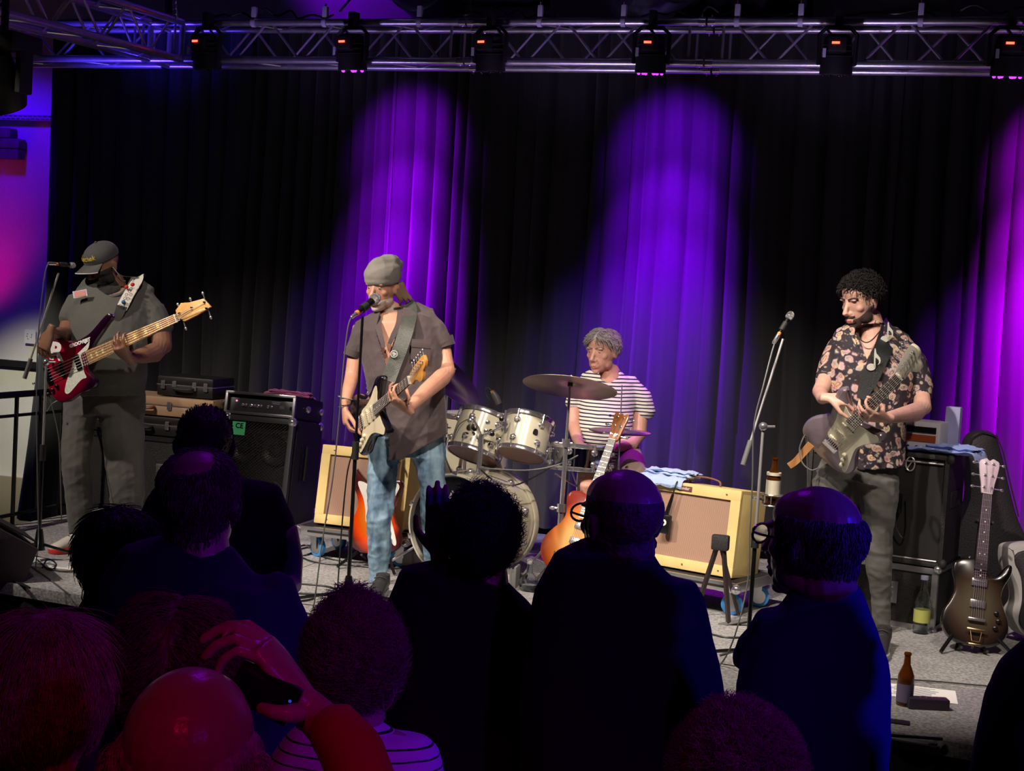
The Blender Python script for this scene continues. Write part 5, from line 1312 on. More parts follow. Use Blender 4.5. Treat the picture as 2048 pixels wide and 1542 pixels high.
def folds(P, s, seed, stretch=(1, 1, 1)):
    r = np.random.RandomState(seed); out = np.zeros(len(P)); Q = P*np.array(stretch)
    for i in range(5):
        d = r.normal(size=3); d /= np.linalg.norm(d); e = r.normal(size=3); e /= np.linalg.norm(e)
        w_ = np.sin(Q@e*s*.8+r.uniform(0, 6))*1.6+np.sin(Q@np.roll(e, 1)*s*1.7+r.uniform(0, 6))*.7
        out += (1-2*np.abs(np.sin((Q@d*s*(.7+.5*i)+r.uniform(0, 6)+w_)*.5))**.8)/(1+.45*i)
    return out/2.2
def projnp(P):
    d = P-np.array(CAM); z = d@np.array(FWD); return 1024+FPX*(d@np.array(RIGHT))/z, 771-FPX*(d@np.array(UPV))/z, z
def inpoly(x, y, poly):
    c = np.zeros(len(x), bool); n = len(poly); j = n-1
    for i in range(n):
        xi, yi = poly[i]; xj, yj = poly[j]
        k = ((yi > y) != (yj > y)) & (x < (xj-xi)*(y-yi)/(yj-yi+1e-12)+xi); c ^= k; j = i
    return c
def PL(pts, d):
    """pixel + depth joints to world: (px, py, radius_px[, extra depth])"""
    P = []; R = []
    for p in pts:
        dd = d+(p[3] if len(p) > 3 else 0); P.append(at(p[0], p[1], dd)); R.append(p[2]*dd/FPX)
    return P, R
def limb(mb, pts, d, flat=.85, n=14, ends=True):
    P, R = PL(pts, d)
    if ends:   # round the ends
        a = (P[0]-P[1]).normalized(); b = (P[-1]-P[-2]).normalized()
        P = [P[0]+a*R[0]*.55]+P+[P[-1]+b*R[-1]*.55]; R = [R[0]*.45]+R+[R[-1]*.45]
    fl = flat if not isinstance(flat, list) else [flat[0]]+flat+[flat[-1]]
    mb.tube(P, R, n, flat=fl, nrm=-FWD)
def rows(mb, rw, d, flat=.62, dd=0):
    """torso from rows (py, left, right[, extra depth, flat])"""
    P = []; R = []; Fl = []
    for r in rw:
        dep = d+(r[3] if len(r) > 3 else 0); P.append(at((r[1]+r[2])/2, r[0], dep)); R.append((r[2]-r[1])/2*dep/FPX); Fl.append(r[4] if len(r) > 4 else flat)
    mb.tube(P, R, 28, flat=Fl, nrm=-FWD)
def headframe(px, py, d, H, yaw, pitch=0, roll=0):
    """origin chin level; pixel marks the head's middle. yaw 0 looks to the camera, + looks to picture left, 180 away"""
    y = math.radians(yaw); f = (-_f0*math.cos(y)-_r0*math.sin(y)); u = Vector((0, 0, 1)); x = f.cross(u)
    R = Matrix((x, f, u)).transposed()@Matrix.Rotation(math.radians(-pitch), 3, 'X')@Matrix.Rotation(math.radians(roll), 3, 'Y')
    M = R.to_4x4()@Matrix.Scale(H, 4); c = at(px, py, d); M.translation = c-(M.to_3x3()@Vector((0, .0, .5)))
    return M
def head(mb, M, wide=1.0, nose=1.0, ears=True, age=0):
    def B(c, r, rot=None):
        Rt = rot if rot is not None else Matrix.Identity(3)
        k = len(mb.v); mb.ball((0, 0, 0), 1, 20, 14)
        for i in range(k, len(mb.v)):
            p = Vector(mb.v[i]); p = Rt@Vector((p.x*r[0], p.y*r[1], p.z*r[2])); p = Vector((c[0]*wide+p.x*wide, c[1]+p.y, c[2]+p.z)); mb.v[i] = tuple(M@p)
    B((0, -.06, .64), (.325, .405, .36)); B((0, .02, .50), (.30, .36, .40)); B((0, .10, .33), (.255, .27, .30)); B((0, .20, .16), (.17, .16, .15)); B((0, .30, .075), (.095, .075, .072))
    B((0, .12, .72), (.25, .26, .22))
    for s in (-1, 1):
        B((s*.115, .335, .625), (.105, .05, .030), rm3((s*8, 'Y')))           # brow ridge
        B((s*.170, .215, .43), (.095, .10, .09))                             # cheek bone
        B((s*.13, .285, .535), (.058, .05, .038))                             # eyelid
        B((s*.205, .06, .22), (.07, .15, .12))                                # jaw corner
        B((s*.052, .405, .345), (.040, .045, .034))                           # nostril wing
        if ears:
            B((s*.325, -.05, .46), (.030, .075, .125), rm3((-8, 'X'), (s*16, 'Z'))); B((s*.345, -.085, .50), (.022, .06, .085), rm3((s*20, 'Z')))
    # nose bridge and tip
    P = [M@Vector(p) for p in ((0, .345, .60), (0, .385, .52), (0, .44, .43), (0, .485*nose, .365), (0, .44, .335))]; S_ = M.to_scale().x
    mb.tube(P, [.035*S_, .038*S_, .048*S_, .055*S_, .035*S_], 12)
    B((0, .375, .285), (.11, .045, .05)); B((0, .392, .222), (.095, .040, .024)); B((0, .385, .175), (.080, .040, .028)); B((0, .345, .20), (.13, .05, .07))
def hand(mb, W, D, N, side=1, curl=(25, 30, 25), size=1.0, spread=.06, thumb=None, kn=None):
    """palm and five fingers. W wrist, D pointing direction, N direction the fingers curl to"""
    D = Vector(D).normalized(); N = Vector(N); N = (N-D*N.dot(D)).normalized(); T = D.cross(N)*side; s = size; W = Vector(W)
    mb.tube([W-D*.035*s, W, W+D*.03*s, W+D*.07*s, W+D*.100*s], [.023*s, .026*s, .037*s, .043*s, .038*s], 14, flat=[.8, .75, .5, .40, .36], nrm=N)
    lens = ((.044, .027, .022), (.048, .031, .024), (.045, .029, .023), (.036, .022, .020)); rad = (.0092, .0095, .0090, .0080)
    for i in range(4):
        b = W+D*(.092-.004*abs(i-1))*s+T*(.031-.0205*i)*s; pts = [b-D*.02*s, b]; a = 0; tt = T*(spread*(1.5-i))
        cs = curl[i] if isinstance(curl[0], (tuple, list)) else curl
        p = b
        for j in range(3):
            a += math.radians(cs[j]); d = (D*math.cos(a)+N*math.sin(a)+tt).normalized(); p = p+d*lens[i][j]*s; pts.append(p)
        r = rad[i]*s; mb.tube(pts+[pts[-1]+d*.004*s], [r*1.05, r*1.08, r, r*.93, r*.82, r*.45], 10)
    if thumb is None:
        b = W+D*.022*s+T*.022*s; thumb = [b, b+(D*.55+T*.62+N*.30)*.036*s, b+(D*.62+T*.62+N*.42)*.068*s, b+(D*.80+T*.50+N*.55)*.092*s]
    k = len(thumb); mb.tube(thumb, [.0145*s, .0125*s, .0105*s, .0085*s][:k], 10)
    e = thumb[-1]; mb.ball(e, .0085*s, 8, 6)
def fret_hand(mb, M, px, py, scale=1.0, elbow_dir=None, xoff=0):
    """left hand gripping the neck of the instrument with frame M at a pixel; returns wrist point"""
    lx, ly = onplane(M, px, py, .013); s = M.to_scale().x; R = M.to_3x3().normalized(); X, Y, Z = R@Vector((1, 0, 0)), R@Vector((0, 1, 0)), R@Vector((0, 0, 1))
    P = M@Vector((lx, 0, .0)); W = P-Y*.088-Z*.042-X*.01; K = P-Y*.036+Z*.004
    D = (K-W).normalized(); N = (Y*.55-Z*.80); 
    if (D.cross(N-D*N.dot(D))).dot(X) < 0: side = -1
    else: side = 1
    th = [W+D*.03+X*.015, P-Y*.045-Z*.045+X*.025, P-Y*.0-Z*.042+X*.03, P+Y*.036-Z*.022+X*.028]
    hand(mb, W, D+Z*.25, N, side, ((28, 48, 42), (22, 45, 42), (28, 50, 45), (34, 55, 50)), .98*scale, .10, th)
    return W
def strands(V, N, M, n, length, rad, mode, seed, mtl, parent, name='hair_strands', dens=None, lift=.004, seg=5, down=1.0):
    """many thin locks of hair laid along the scalp"""
    r = np.random.RandomState(seed); idx = r.choice(len(V), n, p=dens); P = V[idx].copy(); Nn = N[idx]; c = np.array(M@Vector((0, -.05, .72)))
    g = np.array([0, 0, -1.0])*down; fr = np.array((M.to_3x3()@Vector((0, 1, 0))).normalized()); sd = np.array((M.to_3x3()@Vector((1, 0, 0))).normalized())
    if mode == 'down': flow = np.tile(g, (n, 1))
    elif mode == 'back': flow = -fr*.8+g*.5+np.zeros((n, 3))
    elif mode == 'curl': flow = r.normal(size=(n, 3))
    elif mode == 'side': flow = np.sign((P-c)@sd)[:, None]*sd*.7+g*.6
    elif mode == 'up': flow = np.array([0, 0, .8])+np.zeros((n, 3))
    flow = flow+r.normal(size=(n, 3))*.22
    pts = [P-Nn*.002]; cur = P+Nn*lift*.3; d = flow
    for k in range(1, seg+1):
        t = d-Nn*np.sum(d*Nn, 1)[:, None]*(1 if mode != 'up' else .2); t /= (np.linalg.norm(t, axis=1)[:, None]+1e-6)
        if mode == 'curl': d = d+r.normal(size=(n, 3))*.7
        L = length*r.uniform(.6, 1.1, (n, 1))/seg
        cur = cur+t*L+Nn*lift/seg
        w = cur-c; Nn = w/np.linalg.norm(w, axis=1)[:, None]*.35+Nn*.65; Nn /= np.linalg.norm(Nn, axis=1)[:, None]
        pts.append(cur.copy())
    pts = np.stack(pts, 1); K = seg+1; A = np.zeros((n, K, 3, 3)); rr = rad*r.uniform(.6, 1.3, (n, 1, 1))
    for k in range(K):
        tg = pts[:, min(k+1, K-1)]-pts[:, max(k-1, 0)]; tg /= np.linalg.norm(tg, axis=1)[:, None]+1e-9
        u = np.cross(tg, Nn); u /= np.linalg.norm(u, axis=1)[:, None]+1e-9; b = np.cross(u, tg); q = (1-(k/K)**3*.8)
        for j in range(3):
            a = 2*PI*j/3; A[:, k, j] = pts[:, k]+(u*math.cos(a)+b*math.sin(a))*rr[:, 0]*q
    Vv = A.reshape(-1, 3); base = (np.arange(n)*K*3)[:, None, None]; kk = (np.arange(K-1)*3)[None, :, None]; jj = np.arange(3)[None, None, :]; j2 = (jj+1) % 3
    F = np.stack([base+kk+jj, base+kk+j2, base+kk+3+j2, base+kk+3+jj], -1).reshape(-1, 4)
    o = npmesh(name, Vv, F, mtl, parent); o['kind'] = 'stuff'; return o
def patch(data, M, wfun, off, name, m, parent, noise_amp=0, noise_s=60, seed=1, lump=0):
    """a raised shell (hair, beard, cap ...) grown from the body surface where wfun(head coordinates) > 0"""
    V, N, L, S, T = data; inv = np.array(M.inverted()); P = V@inv[:3, :3].T+inv[:3, 3]
    near = (np.abs(P[:, 0]) < .6) & (np.abs(P[:, 1]) < .7) & (P[:, 2] > -.25) & (P[:, 2] < 1.3)
    w = np.where(near, wfun(P[:, 0], P[:, 1], P[:, 2]), -1.0)
    Q = quads(L, S, T); keep = (w[Q] > -.02).all(1); Q = Q[keep]; used, inv_ = np.unique(Q, return_inverse=True); Q = inv_.reshape(-1, 4)
    h = np.clip(w[used]/.06, 0, 1)**.6; k = off*h
    if noise_amp: k = k+noise_amp*h*folds(V[used], noise_s, seed)
    if lump: k = k+lump*h*folds(V[used], 18, seed+3)
    V2 = V[used]+N[used]*k[:, None]-N[used]*(.0015*(h < .05))[:, None]
    o = npmesh(name, V2, Q, m, parent); return o, V2, N[used], P[used]
def person(label, base, group=None):
    return thing('person', label, 'person', Matrix.Translation(Vector(base)), group)
def garment(mb, name, m, parent, voxel=.008, amp=.006, s=26, seed=1, smooth=5, cut=None, stretch=(1, 1, 1), fine=0, hem=None, extra=None):
    me = vox(mb, voxel, smooth); V, N, L, S, T = tonp(me); bpy.data.meshes.remove(me)
    V = V+N*(amp*folds(V, s, seed, stretch))[:, None]
    if fine: V = V+N*(fine*folds(V, s*2.4, seed+9, stretch))[:, None]
    if extra: V = extra(V, N)
    Q = quads(L, S, T)
    if cut is not None:
        x, y, z = projnp(V); c = cut(x, y, N, V); Q = Q[~c[Q].any(1)]
        u, iv = np.unique(Q, return_inverse=True); V = V[u]; N = N[u]; Q = iv.reshape(-1, 4)
        n = len(V); E = {}
        for a, b in ((0, 1), (1, 2), (2, 3), (3, 0)):
            for p, q in Q[:, [a, b]].tolist():
                if (q, p) in E: del E[(q, p)]
                else: E[(p, q)] = 1
        V = np.vstack([V, V-N*.004]); Q2 = Q[:, ::-1]+n; rim = np.array([(q, p, p+n, q+n) for p, q in E], int).reshape(-1, 4)
        Q = np.vstack([Q, Q2, rim])
    return npmesh(name, V, Q, m, parent)
facing = lambda N: N@np.array(FWD) < 0
def ribbon(pts, wid, th, name, m, parent, up=None, world=True, n=8, side=None):
    """flat strap following points; widths in metres"""
    P = crom(pts, n); K = len(P); vs = []; fs = []
    for i, p in enumerate(P):
        t = (P[min(i+1, K-1)]-P[max(i-1, 0)]).normalized(); nn = Vector(side) if side is not None else -FWD
        nn = (nn-t*nn.dot(t)).normalized(); u = t.cross(nn); w_ = wid if not isinstance(wid, (list, tuple)) else wid[0]+(wid[1]-wid[0])*i/(K-1)
        for a, b in ((-1, -1), (1, -1), (1, 1), (-1, 1)): vs.append(p+u*a*w_/2+nn*b*th/2)
    for i in range(K-1):
        for k in range(4): fs.append((i*4+k, i*4+(k+1) % 4, (i+1)*4+(k+1) % 4, (i+1)*4+k))
    fs += [(3, 2, 1, 0), tuple(range((K-1)*4, K*4))]
    return MB().add(vs, fs).build(name, m, parent, world=world)
def skin(name, col, rough=.5, red=.12):
    M = mat(name, col, rough, vary=.10, vscale=14, bump=.12, bscale=120); M.node_tree.nodes['Principled BSDF'].inputs['Subsurface Weight'].default_value = .08
    M.node_tree.nodes['Principled BSDF'].inputs['Subsurface Radius'].default_value = (.02, .008, .004); M.node_tree.nodes['Principled BSDF'].inputs['Subsurface Scale'].default_value = .4
    return M
def cloth(name, col, rough=.85, **k): return mat(name, col, rough, bump=k.get('bump', .25), bscale=k.get('bscale', 500), vary=k.get('vary', .08), vscale=k.get('vscale', 9), sheen=k.get('sheen', .1))
eyew = mat('eye_white', (.32, .27, .25), .3); eyed = mat('eye_dark', (.02, .012, .01), .15); lipm = None
def eyes(M, root, closed=False, brow=None, look=0, gap=.13):
    for s in (-1, 1):
        mb = MB(); k = len(mb.v); c = M@Vector((s*gap, .318, .535)); S_ = M.to_scale().x
        if not closed:
            mb.ball(c, .034*S_, 12, 8); e = mb.build('eye', eyew, root, world=True)
            d = (M.to_3x3()@Vector((look, 1, -.15))).normalized(); MB().ball(c+d*.017*S_, .0205*S_, 10, 6).build('iris', eyed, e, world=True)
        if brow is not None:
            pts = [M@Vector((s*(.045+.17*u), .392-.10*u*u-.01, .628+.030*math.sin(PI*u*.8)-.01*u)) for u in (0, .33, .66, 1)]
            MB().tube(crom(pts, 4), [.012*S_+.010*S_*math.sin(PI*(i/12*.8+.1)) for i in range(13)], 8).build('eyebrow', brow, root, world=True)
# ================================================================== SINGER
D1 = 7.60
sk1 = skin('skin_singer', (.60, .30, .20))
base = on_z(800, 1205, ZS)
p1 = person('person in grey beanie and dark shirt singing and playing guitar at the centre microphone', base)
H1 = headframe(764, 575, D1, .238, 24, 10, 0)
mb = MB(); head(mb, H1, 1.0, 1.02)
limb(mb, [(779, 612, 19, .03), (790, 645, 24, .04)], D1, .9)
rows(mb, [(632, 752, 832, .03), (650, 730, 850, .02), (700, 728, 860, -.0), (760, 738, 858, .0), (800, 748, 860, .0)], D1, .58)
# arms
limb(mb, [(722, 655, 17, .03), (712, 700, 16, .02), (704, 752, 14.5, -.02), (697, 780, 13, -.12), (691, 806, 10, -.18)], D1, .9)
hw = at(690, 812, D1-.19)
hand(mb, hw, -UPV*1.0+RIGHT*.05-FWD*.1, RIGHT*1.0+FWD*.25-UPV*.1, 1, ((28, 35, 25), (30, 40, 30), (34, 42, 32), (38, 45, 35)), .95, .05,
     [at(694, 824, D1-.21), at(706, 842, D1-.24), at(714, 858, D1-.25), at(721, 868, D1-.25)])
Wf = fret_hand(mb, MSTR, 789, 790, .95)
pw = proj(Wf); 
P_, R_ = PL([(862, 658, 15, .02), (887, 704, 16.5, .0), (893, 742, 18, -.05)], D1)
e = P_[-1]
mb.tube(P_+[e+(Wf-e)*.12-UPV*.01, e+(Wf-e)*.55, Wf+(e-Wf)*.10, Wf], R_+[.047, .040, .029, .026], 14, nrm=-FWD, flat=.95)
me = vox(mb, .0046, 5, .5); dat = tonp(me); bpy.data.meshes.remove(me)
npmesh('body', dat[0], quads(*dat[2:]), sk1, p1)
brow1 = mat('brow_brown', (.10, .06, .04), .8)
eyes(H1, p1, False, brow1, .1)
greyb = mat('grey_beard', (.50, .42, .36), .85)
patch(dat, H1, lambda x, y, z: np.minimum.reduce([.27+.02*np.sin(x*20)-z, y+.02, z+.02, np.where((np.abs(x) < .085) & (z > .155) & (z < .245), -1, 1), .42-np.abs(y-.1)]), .0035, 'beard', greyb, p1, .0012, 300)
lip = mat('lip', (.45, .14, .11), .4)
patch(dat, H1, lambda x, y, z: np.minimum(.08-np.abs(x), np.minimum(.03-np.abs(z-.20), y-.2)), .0012, 'lips', lip, p1)
# beanie
bean = cloth('beanie_grey', (.27, .25, .225), .9, bscale=900, bump=.4)
mb = MB()
def hb(mb, M, c, r, rot=None):
    k = len(mb.v); mb.ball((0, 0, 0), 1, 22, 14); Rt = rot if rot is not None else Matrix.Identity(3)
    for i in range(k, len(mb.v)):
        p = Vector(mb.v[i]); p = Rt@Vector((p.x*r[0], p.y*r[1], p.z*r[2])); mb.v[i] = tuple(M@(Vector(c)+p))
hb(mb, H1, (0, -.06, .80), (.40, .50, .40)); hb(mb, H1, (0, -.03, .68), (.385, .47, .22)); hb(mb, H1, (-.02, -.20, 1.04), (.30, .30, .18), rm3((-16, 'X'))); hb(mb, H1, (-.14, -.40, .96), (.20, .18, .15))
inv1 = np.array(H1.inverted())
def beancut(x, y, N, V):
    P = V@inv1[:3, :3].T+inv1[:3, 3]; return P[:, 2] < .615-.10*P[:, 1]*.5-.02
garment(mb, 'beanie', bean, p1, .0055, .0022, 42, 4, 5, cut=beancut, extra=lambda V, N: V+N*(.006*np.clip((V@inv1[:3, :3].T+inv1[:3, 3])[:, 2]-.78, 0, .3)/.3*folds(V, 38, 8))[:, None]*1.6)
# hair under beanie
hr1 = mat('hair_light_brown', (.22, .13, .08), .7)
for s, xs in ((1, (.26, .30, .33, .35)), (-1, (.27, .31, .34))):
    for k, x in enumerate(xs):
        pts = [H1@Vector((s*x, -.06-.10*k, .60)), H1@Vector((s*(x+.05), -.10-.10*k, .38)), H1@Vector((s*(x+.10+.03*k), -.16-.10*k, .22)), H1@Vector((s*(x+.04+.06*k), -.20-.12*k, .10+.02*k))]
        MB().tube(crom(pts, 5), [.011, .014, .016, .017, .017, .017, .016, .015, .014, .013, .012, .010, .008, .006, .004, .002], 8).build('hair_lock', hr1, p1, world=True)
# shirt
sh1 = cloth('dark_taupe_shirt', (.075, .052, .055), .75, sheen=.2)
mb = MB()
rows(mb, [(618, 775, 825, .05, .7), (628, 748, 850, .04, .6), (642, 718, 878, .02, .52), (665, 712, 884, .0, .56), (700, 720, 886, -.02, .60), (750, 728, 890, -.04, .62), (800, 738, 893, -.04, .64), (850, 748, 896, -.04, .64), (890, 756, 897, -.03, .62), (925, 762, 896, -.03, .6)], D1)
limb(mb, [(800, 620, 14, .05), (832, 616, 13, .05), (862, 630, 15, .04)], D1, .9)
limb(mb, [(728, 648, 20, .02), (716, 680, 20, .01), (706, 706, 18, .0)], D1, .95)
limb(mb, [(850, 636, 22, .02), (872, 662, 25, .0), (888, 690, 22, -.01)], D1, .95)
hemL = lambda x: 925-(x-780)*.0
def shcut(x, y, N, V):
    v = inpoly(x, y, [(762, 618), (806, 614), (800, 650), (783, 690), (776, 738), (764, 700), (753, 660)]) & facing(N)
    hem = y > 922-np.clip(x-800, 0, 200)*.56
    left = (x < 776) & (y > 850+(776-x)*.9) & facing(N)
    return v | hem | left
garment(mb, 'shirt', sh1, p1, .0062, .0055, 22, 21, 3, cut=shcut, fine=.0034)
mb = MB()   # rolled cuff, collar, undershirt, pocket
limb(mb, [(874, 692, 20.5, .0), (890, 688, 20.5, -.01)], D1, .9)
mb2 = MB(); P_, R_ = PL([(884, 676, 22.5, 0), (890, 694, 21.5, 0)], D1); mb2.tube(P_, R_, 20, nrm=-FWD, flat=.95); mb2.build('rolled_cuff', sh1, p1, world=True)
mb2 = MB(); P_, R_ = PL([(708, 700, 18.5, 0), (703, 713, 17.5, 0)], D1); mb2.tube(P_, R_, 20, nrm=-FWD, flat=.95); mb2.build('rolled_cuff', sh1, p1, world=True)
ust = cloth('black_undershirt', (.012, .010, .011), .9)
tanktop = MB().add([at(763, 705, D1-.165), at(772, 690, D1-.17), at(783, 735, D1-.175), at(772, 760, D1-.175), at(764, 735, D1-.17)], [(0, 4, 3, 2, 1)]); 
for pts in ([(806, 612, .06), (802, 628, -.05), (797, 650, -.115), (786, 672, -.15), (779, 688, -.155)], [(757, 622, .04), (754, 640, -.06), (760, 668, -.13), (768, 695, -.155)]):
    ribbon([at(x, y, D1+dd) for x, y, dd in pts], [.045, .02], .004, 'collar', sh1, p1)
mbp = MB(); Rp = Matrix((RIGHT, UPV, -FWD)).transposed()@rm3((-4, 'Z'), (14, 'Y')); mbp.box(at(842, 700, D1-.172), (.10, .105, .006), Rp, bev=.002); mbp.box(at(842, 690, D1-.176), (.10, .03, .006), Rp, bev=.002)
mbp.build('shirt_pocket', sh1, p1, world=True)
# jeans
def jeansmat():
    M = bpy.data.materials.new('blue_jeans'); M.use_nodes = True; nt = M.node_tree; b = nt.nodes['Principled BSDF']; b.inputs['Roughness'].default_value = .85
    tc = nt.nodes.new('ShaderNodeTexCoord'); n = nt.nodes.new('ShaderNodeTexNoise'); n.inputs['Scale'].default_value = 7; n.inputs['Detail'].default_value = 6
    r = nt.nodes.new('ShaderNodeValToRGB'); r.color_ramp.elements[0].position = .33; r.color_ramp.elements[0].color = (.045, .10, .19, 1); r.color_ramp.elements[1].position = .62; r.color_ramp.elements[1].color = (.30, .46, .58, 1)
    mp = nt.nodes.new('ShaderNodeMapping'); mp.inputs['Scale'].default_value = (2.2, 2.2, .8)
    n2 = nt.nodes.new('ShaderNodeTexNoise'); n2.inputs['Scale'].default_value = 400; bp = nt.nodes.new('ShaderNodeBump'); bp.inputs['Strength'].default_value = .3; bp.inputs['Distance'].default_value = .002
    for a, c in ((tc.outputs['Object'], mp.inputs['Vector']), (mp.outputs['Vector'], n.inputs['Vector']), (n.outputs['Fac'], r.inputs['Fac']), (r.outputs['Color'], b.inputs['Base Color']), (tc.outputs['Object'], n2.inputs['Vector']), (n2.outputs['Fac'], bp.inputs['Height']), (bp.outputs['Normal'], b.inputs['Normal'])): nt.links.new(a, c)
    return M
mb = MB()
limb(mb, [(775, 880, 42, .02), (766, 925, 33, .0), (762, 998, 30, -.04), (758, 1040, 27, -.06), (759, 1096, 25, -.03), (757, 1140, 21, .0), (754, 1168, 18, .02)], D1, .95)
limb(mb, [(850, 880, 42, .02), (860, 925, 32, .0), (866, 973, 28, .0), (867, 1022, 28, .02), (866, 1072, 26, .05), (868, 1130, 22, .1), (870, 1172, 19, .12)], D1, .95)
rows(mb, [(850, 752, 892, .03), (890, 740, 894, .02), (915, 738, 893, .02)], D1, .6)
knee = lambda V: None
garment(mb, 'jeans', jeansmat(), p1, .0062, .0048, 30, 33, 4, stretch=(.8, .8, 1.35), fine=.0035)
def shoe(name, root, heel, toe, w_, h_, upper, sole, lab=None, lace=True, toecap=None):
    """shoe from heel point to toe point on the ground"""
    heel, toe = Vector(heel), Vector(toe); d = toe-heel; L = d.length; d.normalize(); s = d.cross(Vector((0, 0, 1))).normalized(); Mx = Matrix((d, -s, Vector((0, 0, 1)))).transposed().to_4x4(); Mx.translation = heel
    out = outline([(0, .25*w_), (.25*L, .40*w_), (.5*L, .40*w_), (.75*L, .52*w_), (.93*L, .38*w_), (L, .0), (.93*L, -.36*w_), (.75*L, -.50*w_), (.5*L, -.38*w_), (.25*L, -.38*w_), (0, -.25*w_), (-.02*L, 0)], 3)
    o = MB().prism(out, 0, .028, bev=.006, T=Mx).build(name, sole, root, world=True)
    mb = MB(); P = [Mx@Vector(p) for p in ((.02*L, 0, .05), (.18*L, 0, .06), (.38*L, 0, .055), (.58*L, 0, .045), (.78*L, 0, .036), (.93*L, 0, .030), (.99*L, 0, .028))]
    mb.tube(P, [.030, .038, .038, .040, .042, .032, .014], 16, nrm=Vector((0, 0, 1)), flat=[1.2, 1.25, 1.1, .85, .55, .5, .5])
    mb.tube([Mx@Vector((.14*L, 0, .05)), Mx@Vector((.15*L, 0, h_))], [.038, .036], 14)
    mb.build('upper', upper, o, world=True)
    if lace:
        for k in range(4):
            x = (.38+.08*k)*L; z = .105-.016*k
            MB().tube([Mx@Vector((x, -.03, z-.012)), Mx@Vector((x+.006, 0, z)), Mx@Vector((x, .03, z-.012))], .0035, 6).build('lace', black if lace is True else lace, o, world=True)
    return o
dshoe = mat('dark_shoe', (.03, .028, .03), .5); soleb = mat('shoe_sole_grey', (.3, .3, .3), .6)
shoe('shoe', p1, on_z(768, 1183, ZS), on_z(742, 1212, ZS), .095, .10, dshoe, soleb)
shoe('shoe', p1, on_z(868, 1180, ZS), on_z(880, 1212, ZS), .095, .10, dshoe, soleb)
# bracelets, ring
silver = mat('silver', (.8, .78, .76), .15, 1)
def ringm(c, ax, r, t, name, m, root, flat=1.0):
    ax, u, v = basis(ax); MB().tube([Vector(c)+u*r*math.cos(a)+v*r*flat*math.sin(a) for a in [i*PI/10 for i in range(21)]], t, 8).build(name, m, root, world=True)
ringm(at(691, 796, D1-.16), UPV+RIGHT*.25, .036, .0035, 'leather_bracelet', mat('bracelet_grey', (.3, .27, .2), .5), p1)
ringm(at(689, 811, D1-.185), UPV+RIGHT*-.15, .033, .003, 'silver_bracelet', silver, p1)
# strap
st1 = mat('strap_grey_leather', (.075, .08, .07), .38, bump=.3, bscale=200, vary=.15, vscale=30)
sp = [(815, 606, .06), (820, 622, -.03), (815, 650, -.145), (803, 690, -.19), (788, 730, -.20), (776, 762, -.225)]
stp = ribbon([at(x, y, D1+dd) for x, y, dd in sp], [.078, .072], .006, 'guitar_strap', st1, None)
tag(stp, 'wide grey leather guitar strap over the singer\'s shoulder', 'strap')
ringm(at(788, 708, D1-.21), -FWD+RIGHT*.1, .017, .0022, 'strap_emblem', mat('emblem_white', (.6, .6, .56), .5), stp)
for dx_, dy_, dx2, dy2 in ((-5, 0, 5, 0), (0, -5, 0, 5), (-4, -3, 4, -1), (-3, 3, 4, 2)):
    MB().tube([at(788+dx_, 708+dy_, D1-.212), at(788+dx2, 708+dy2, D1-.212)], .002, 6).build('emblem_bar', MATS['emblem_white'], stp)
# ================================================================== BASSIST
D2 = 8.42
sk2 = skin('skin_bassist', (.23, .11, .07), .42)
p2 = person('person in black cap and grey T-shirt playing the dark red bass at left', on_z(195, 1115, ZS))
H2 = headframe(205, 530, D2, .245, 38, 28, 0)
mb = MB(); head(mb, H2, 1.08, .97)
limb(mb, [(222, 556, 24, .05), (228, 585, 30, .06)], D2, .9)
rows(mb, [(585, 165, 290, .04), (640, 160, 290, 0), (700, 165, 285, 0)], D2, .6)
limb(mb, [(152, 612, 20, .04), (140, 645, 19, .02), (133, 668, 17.5, -.08), (120, 668, 15, -.28), (103, 662, 11, -.42)], D2, .95)
hand(mb, at(101, 662, D2-.43), -RIGHT*.35-UPV*.85-FWD*.0, FWD*.85-UPV*.2+RIGHT*.35, -1, ((30, 45, 30), (34, 45, 30), (36, 48, 35), (40, 50, 35)), 1.08, .08)
Wf = fret_hand(mb, MBASS, 240, 689, 1.05)
P_, R_ = PL([(306, 615, 23, .04), (320, 655, 23, .02), (324, 692, 20.5, -.08)], D2); e = P_[-1]
mb.tube(P_+[e+(Wf-e)*.25-UPV*.02, e+(Wf-e)*.6-UPV*.01, Wf+(e-Wf)*.12, Wf], R_+[.058, .046, .032, .029], 14, nrm=-FWD, flat=.95)
me = vox(mb, .0048, 5, .5); dat2 = tonp(me); bpy.data.meshes.remove(me)
npmesh('body', dat2[0], quads(*dat2[2:]), sk2, p2)
bb = mat('black_beard', (.025, .022, .022), .9, bump=.6, bscale=300)
patch(dat2, H2, lambda x, y, z: np.minimum.reduce([.32+np.where(np.abs(x) > .2, .15, 0)-z, y+.0, z+.06, np.where((np.abs(x) < .085) & (z > .15) & (z < .25), -1, 1), .44-np.abs(y-.12)]), .009, 'beard', bb, p2, .003, 260)
patch(dat2, H2, lambda x, y, z: np.minimum(.08-np.abs(x), np.minimum(.032-np.abs(z-.20), y-.2)), .0012, 'lips', mat('lip_dark', (.30, .12, .11), .4), p2)
eyes(H2, p2, False, bb, .0)
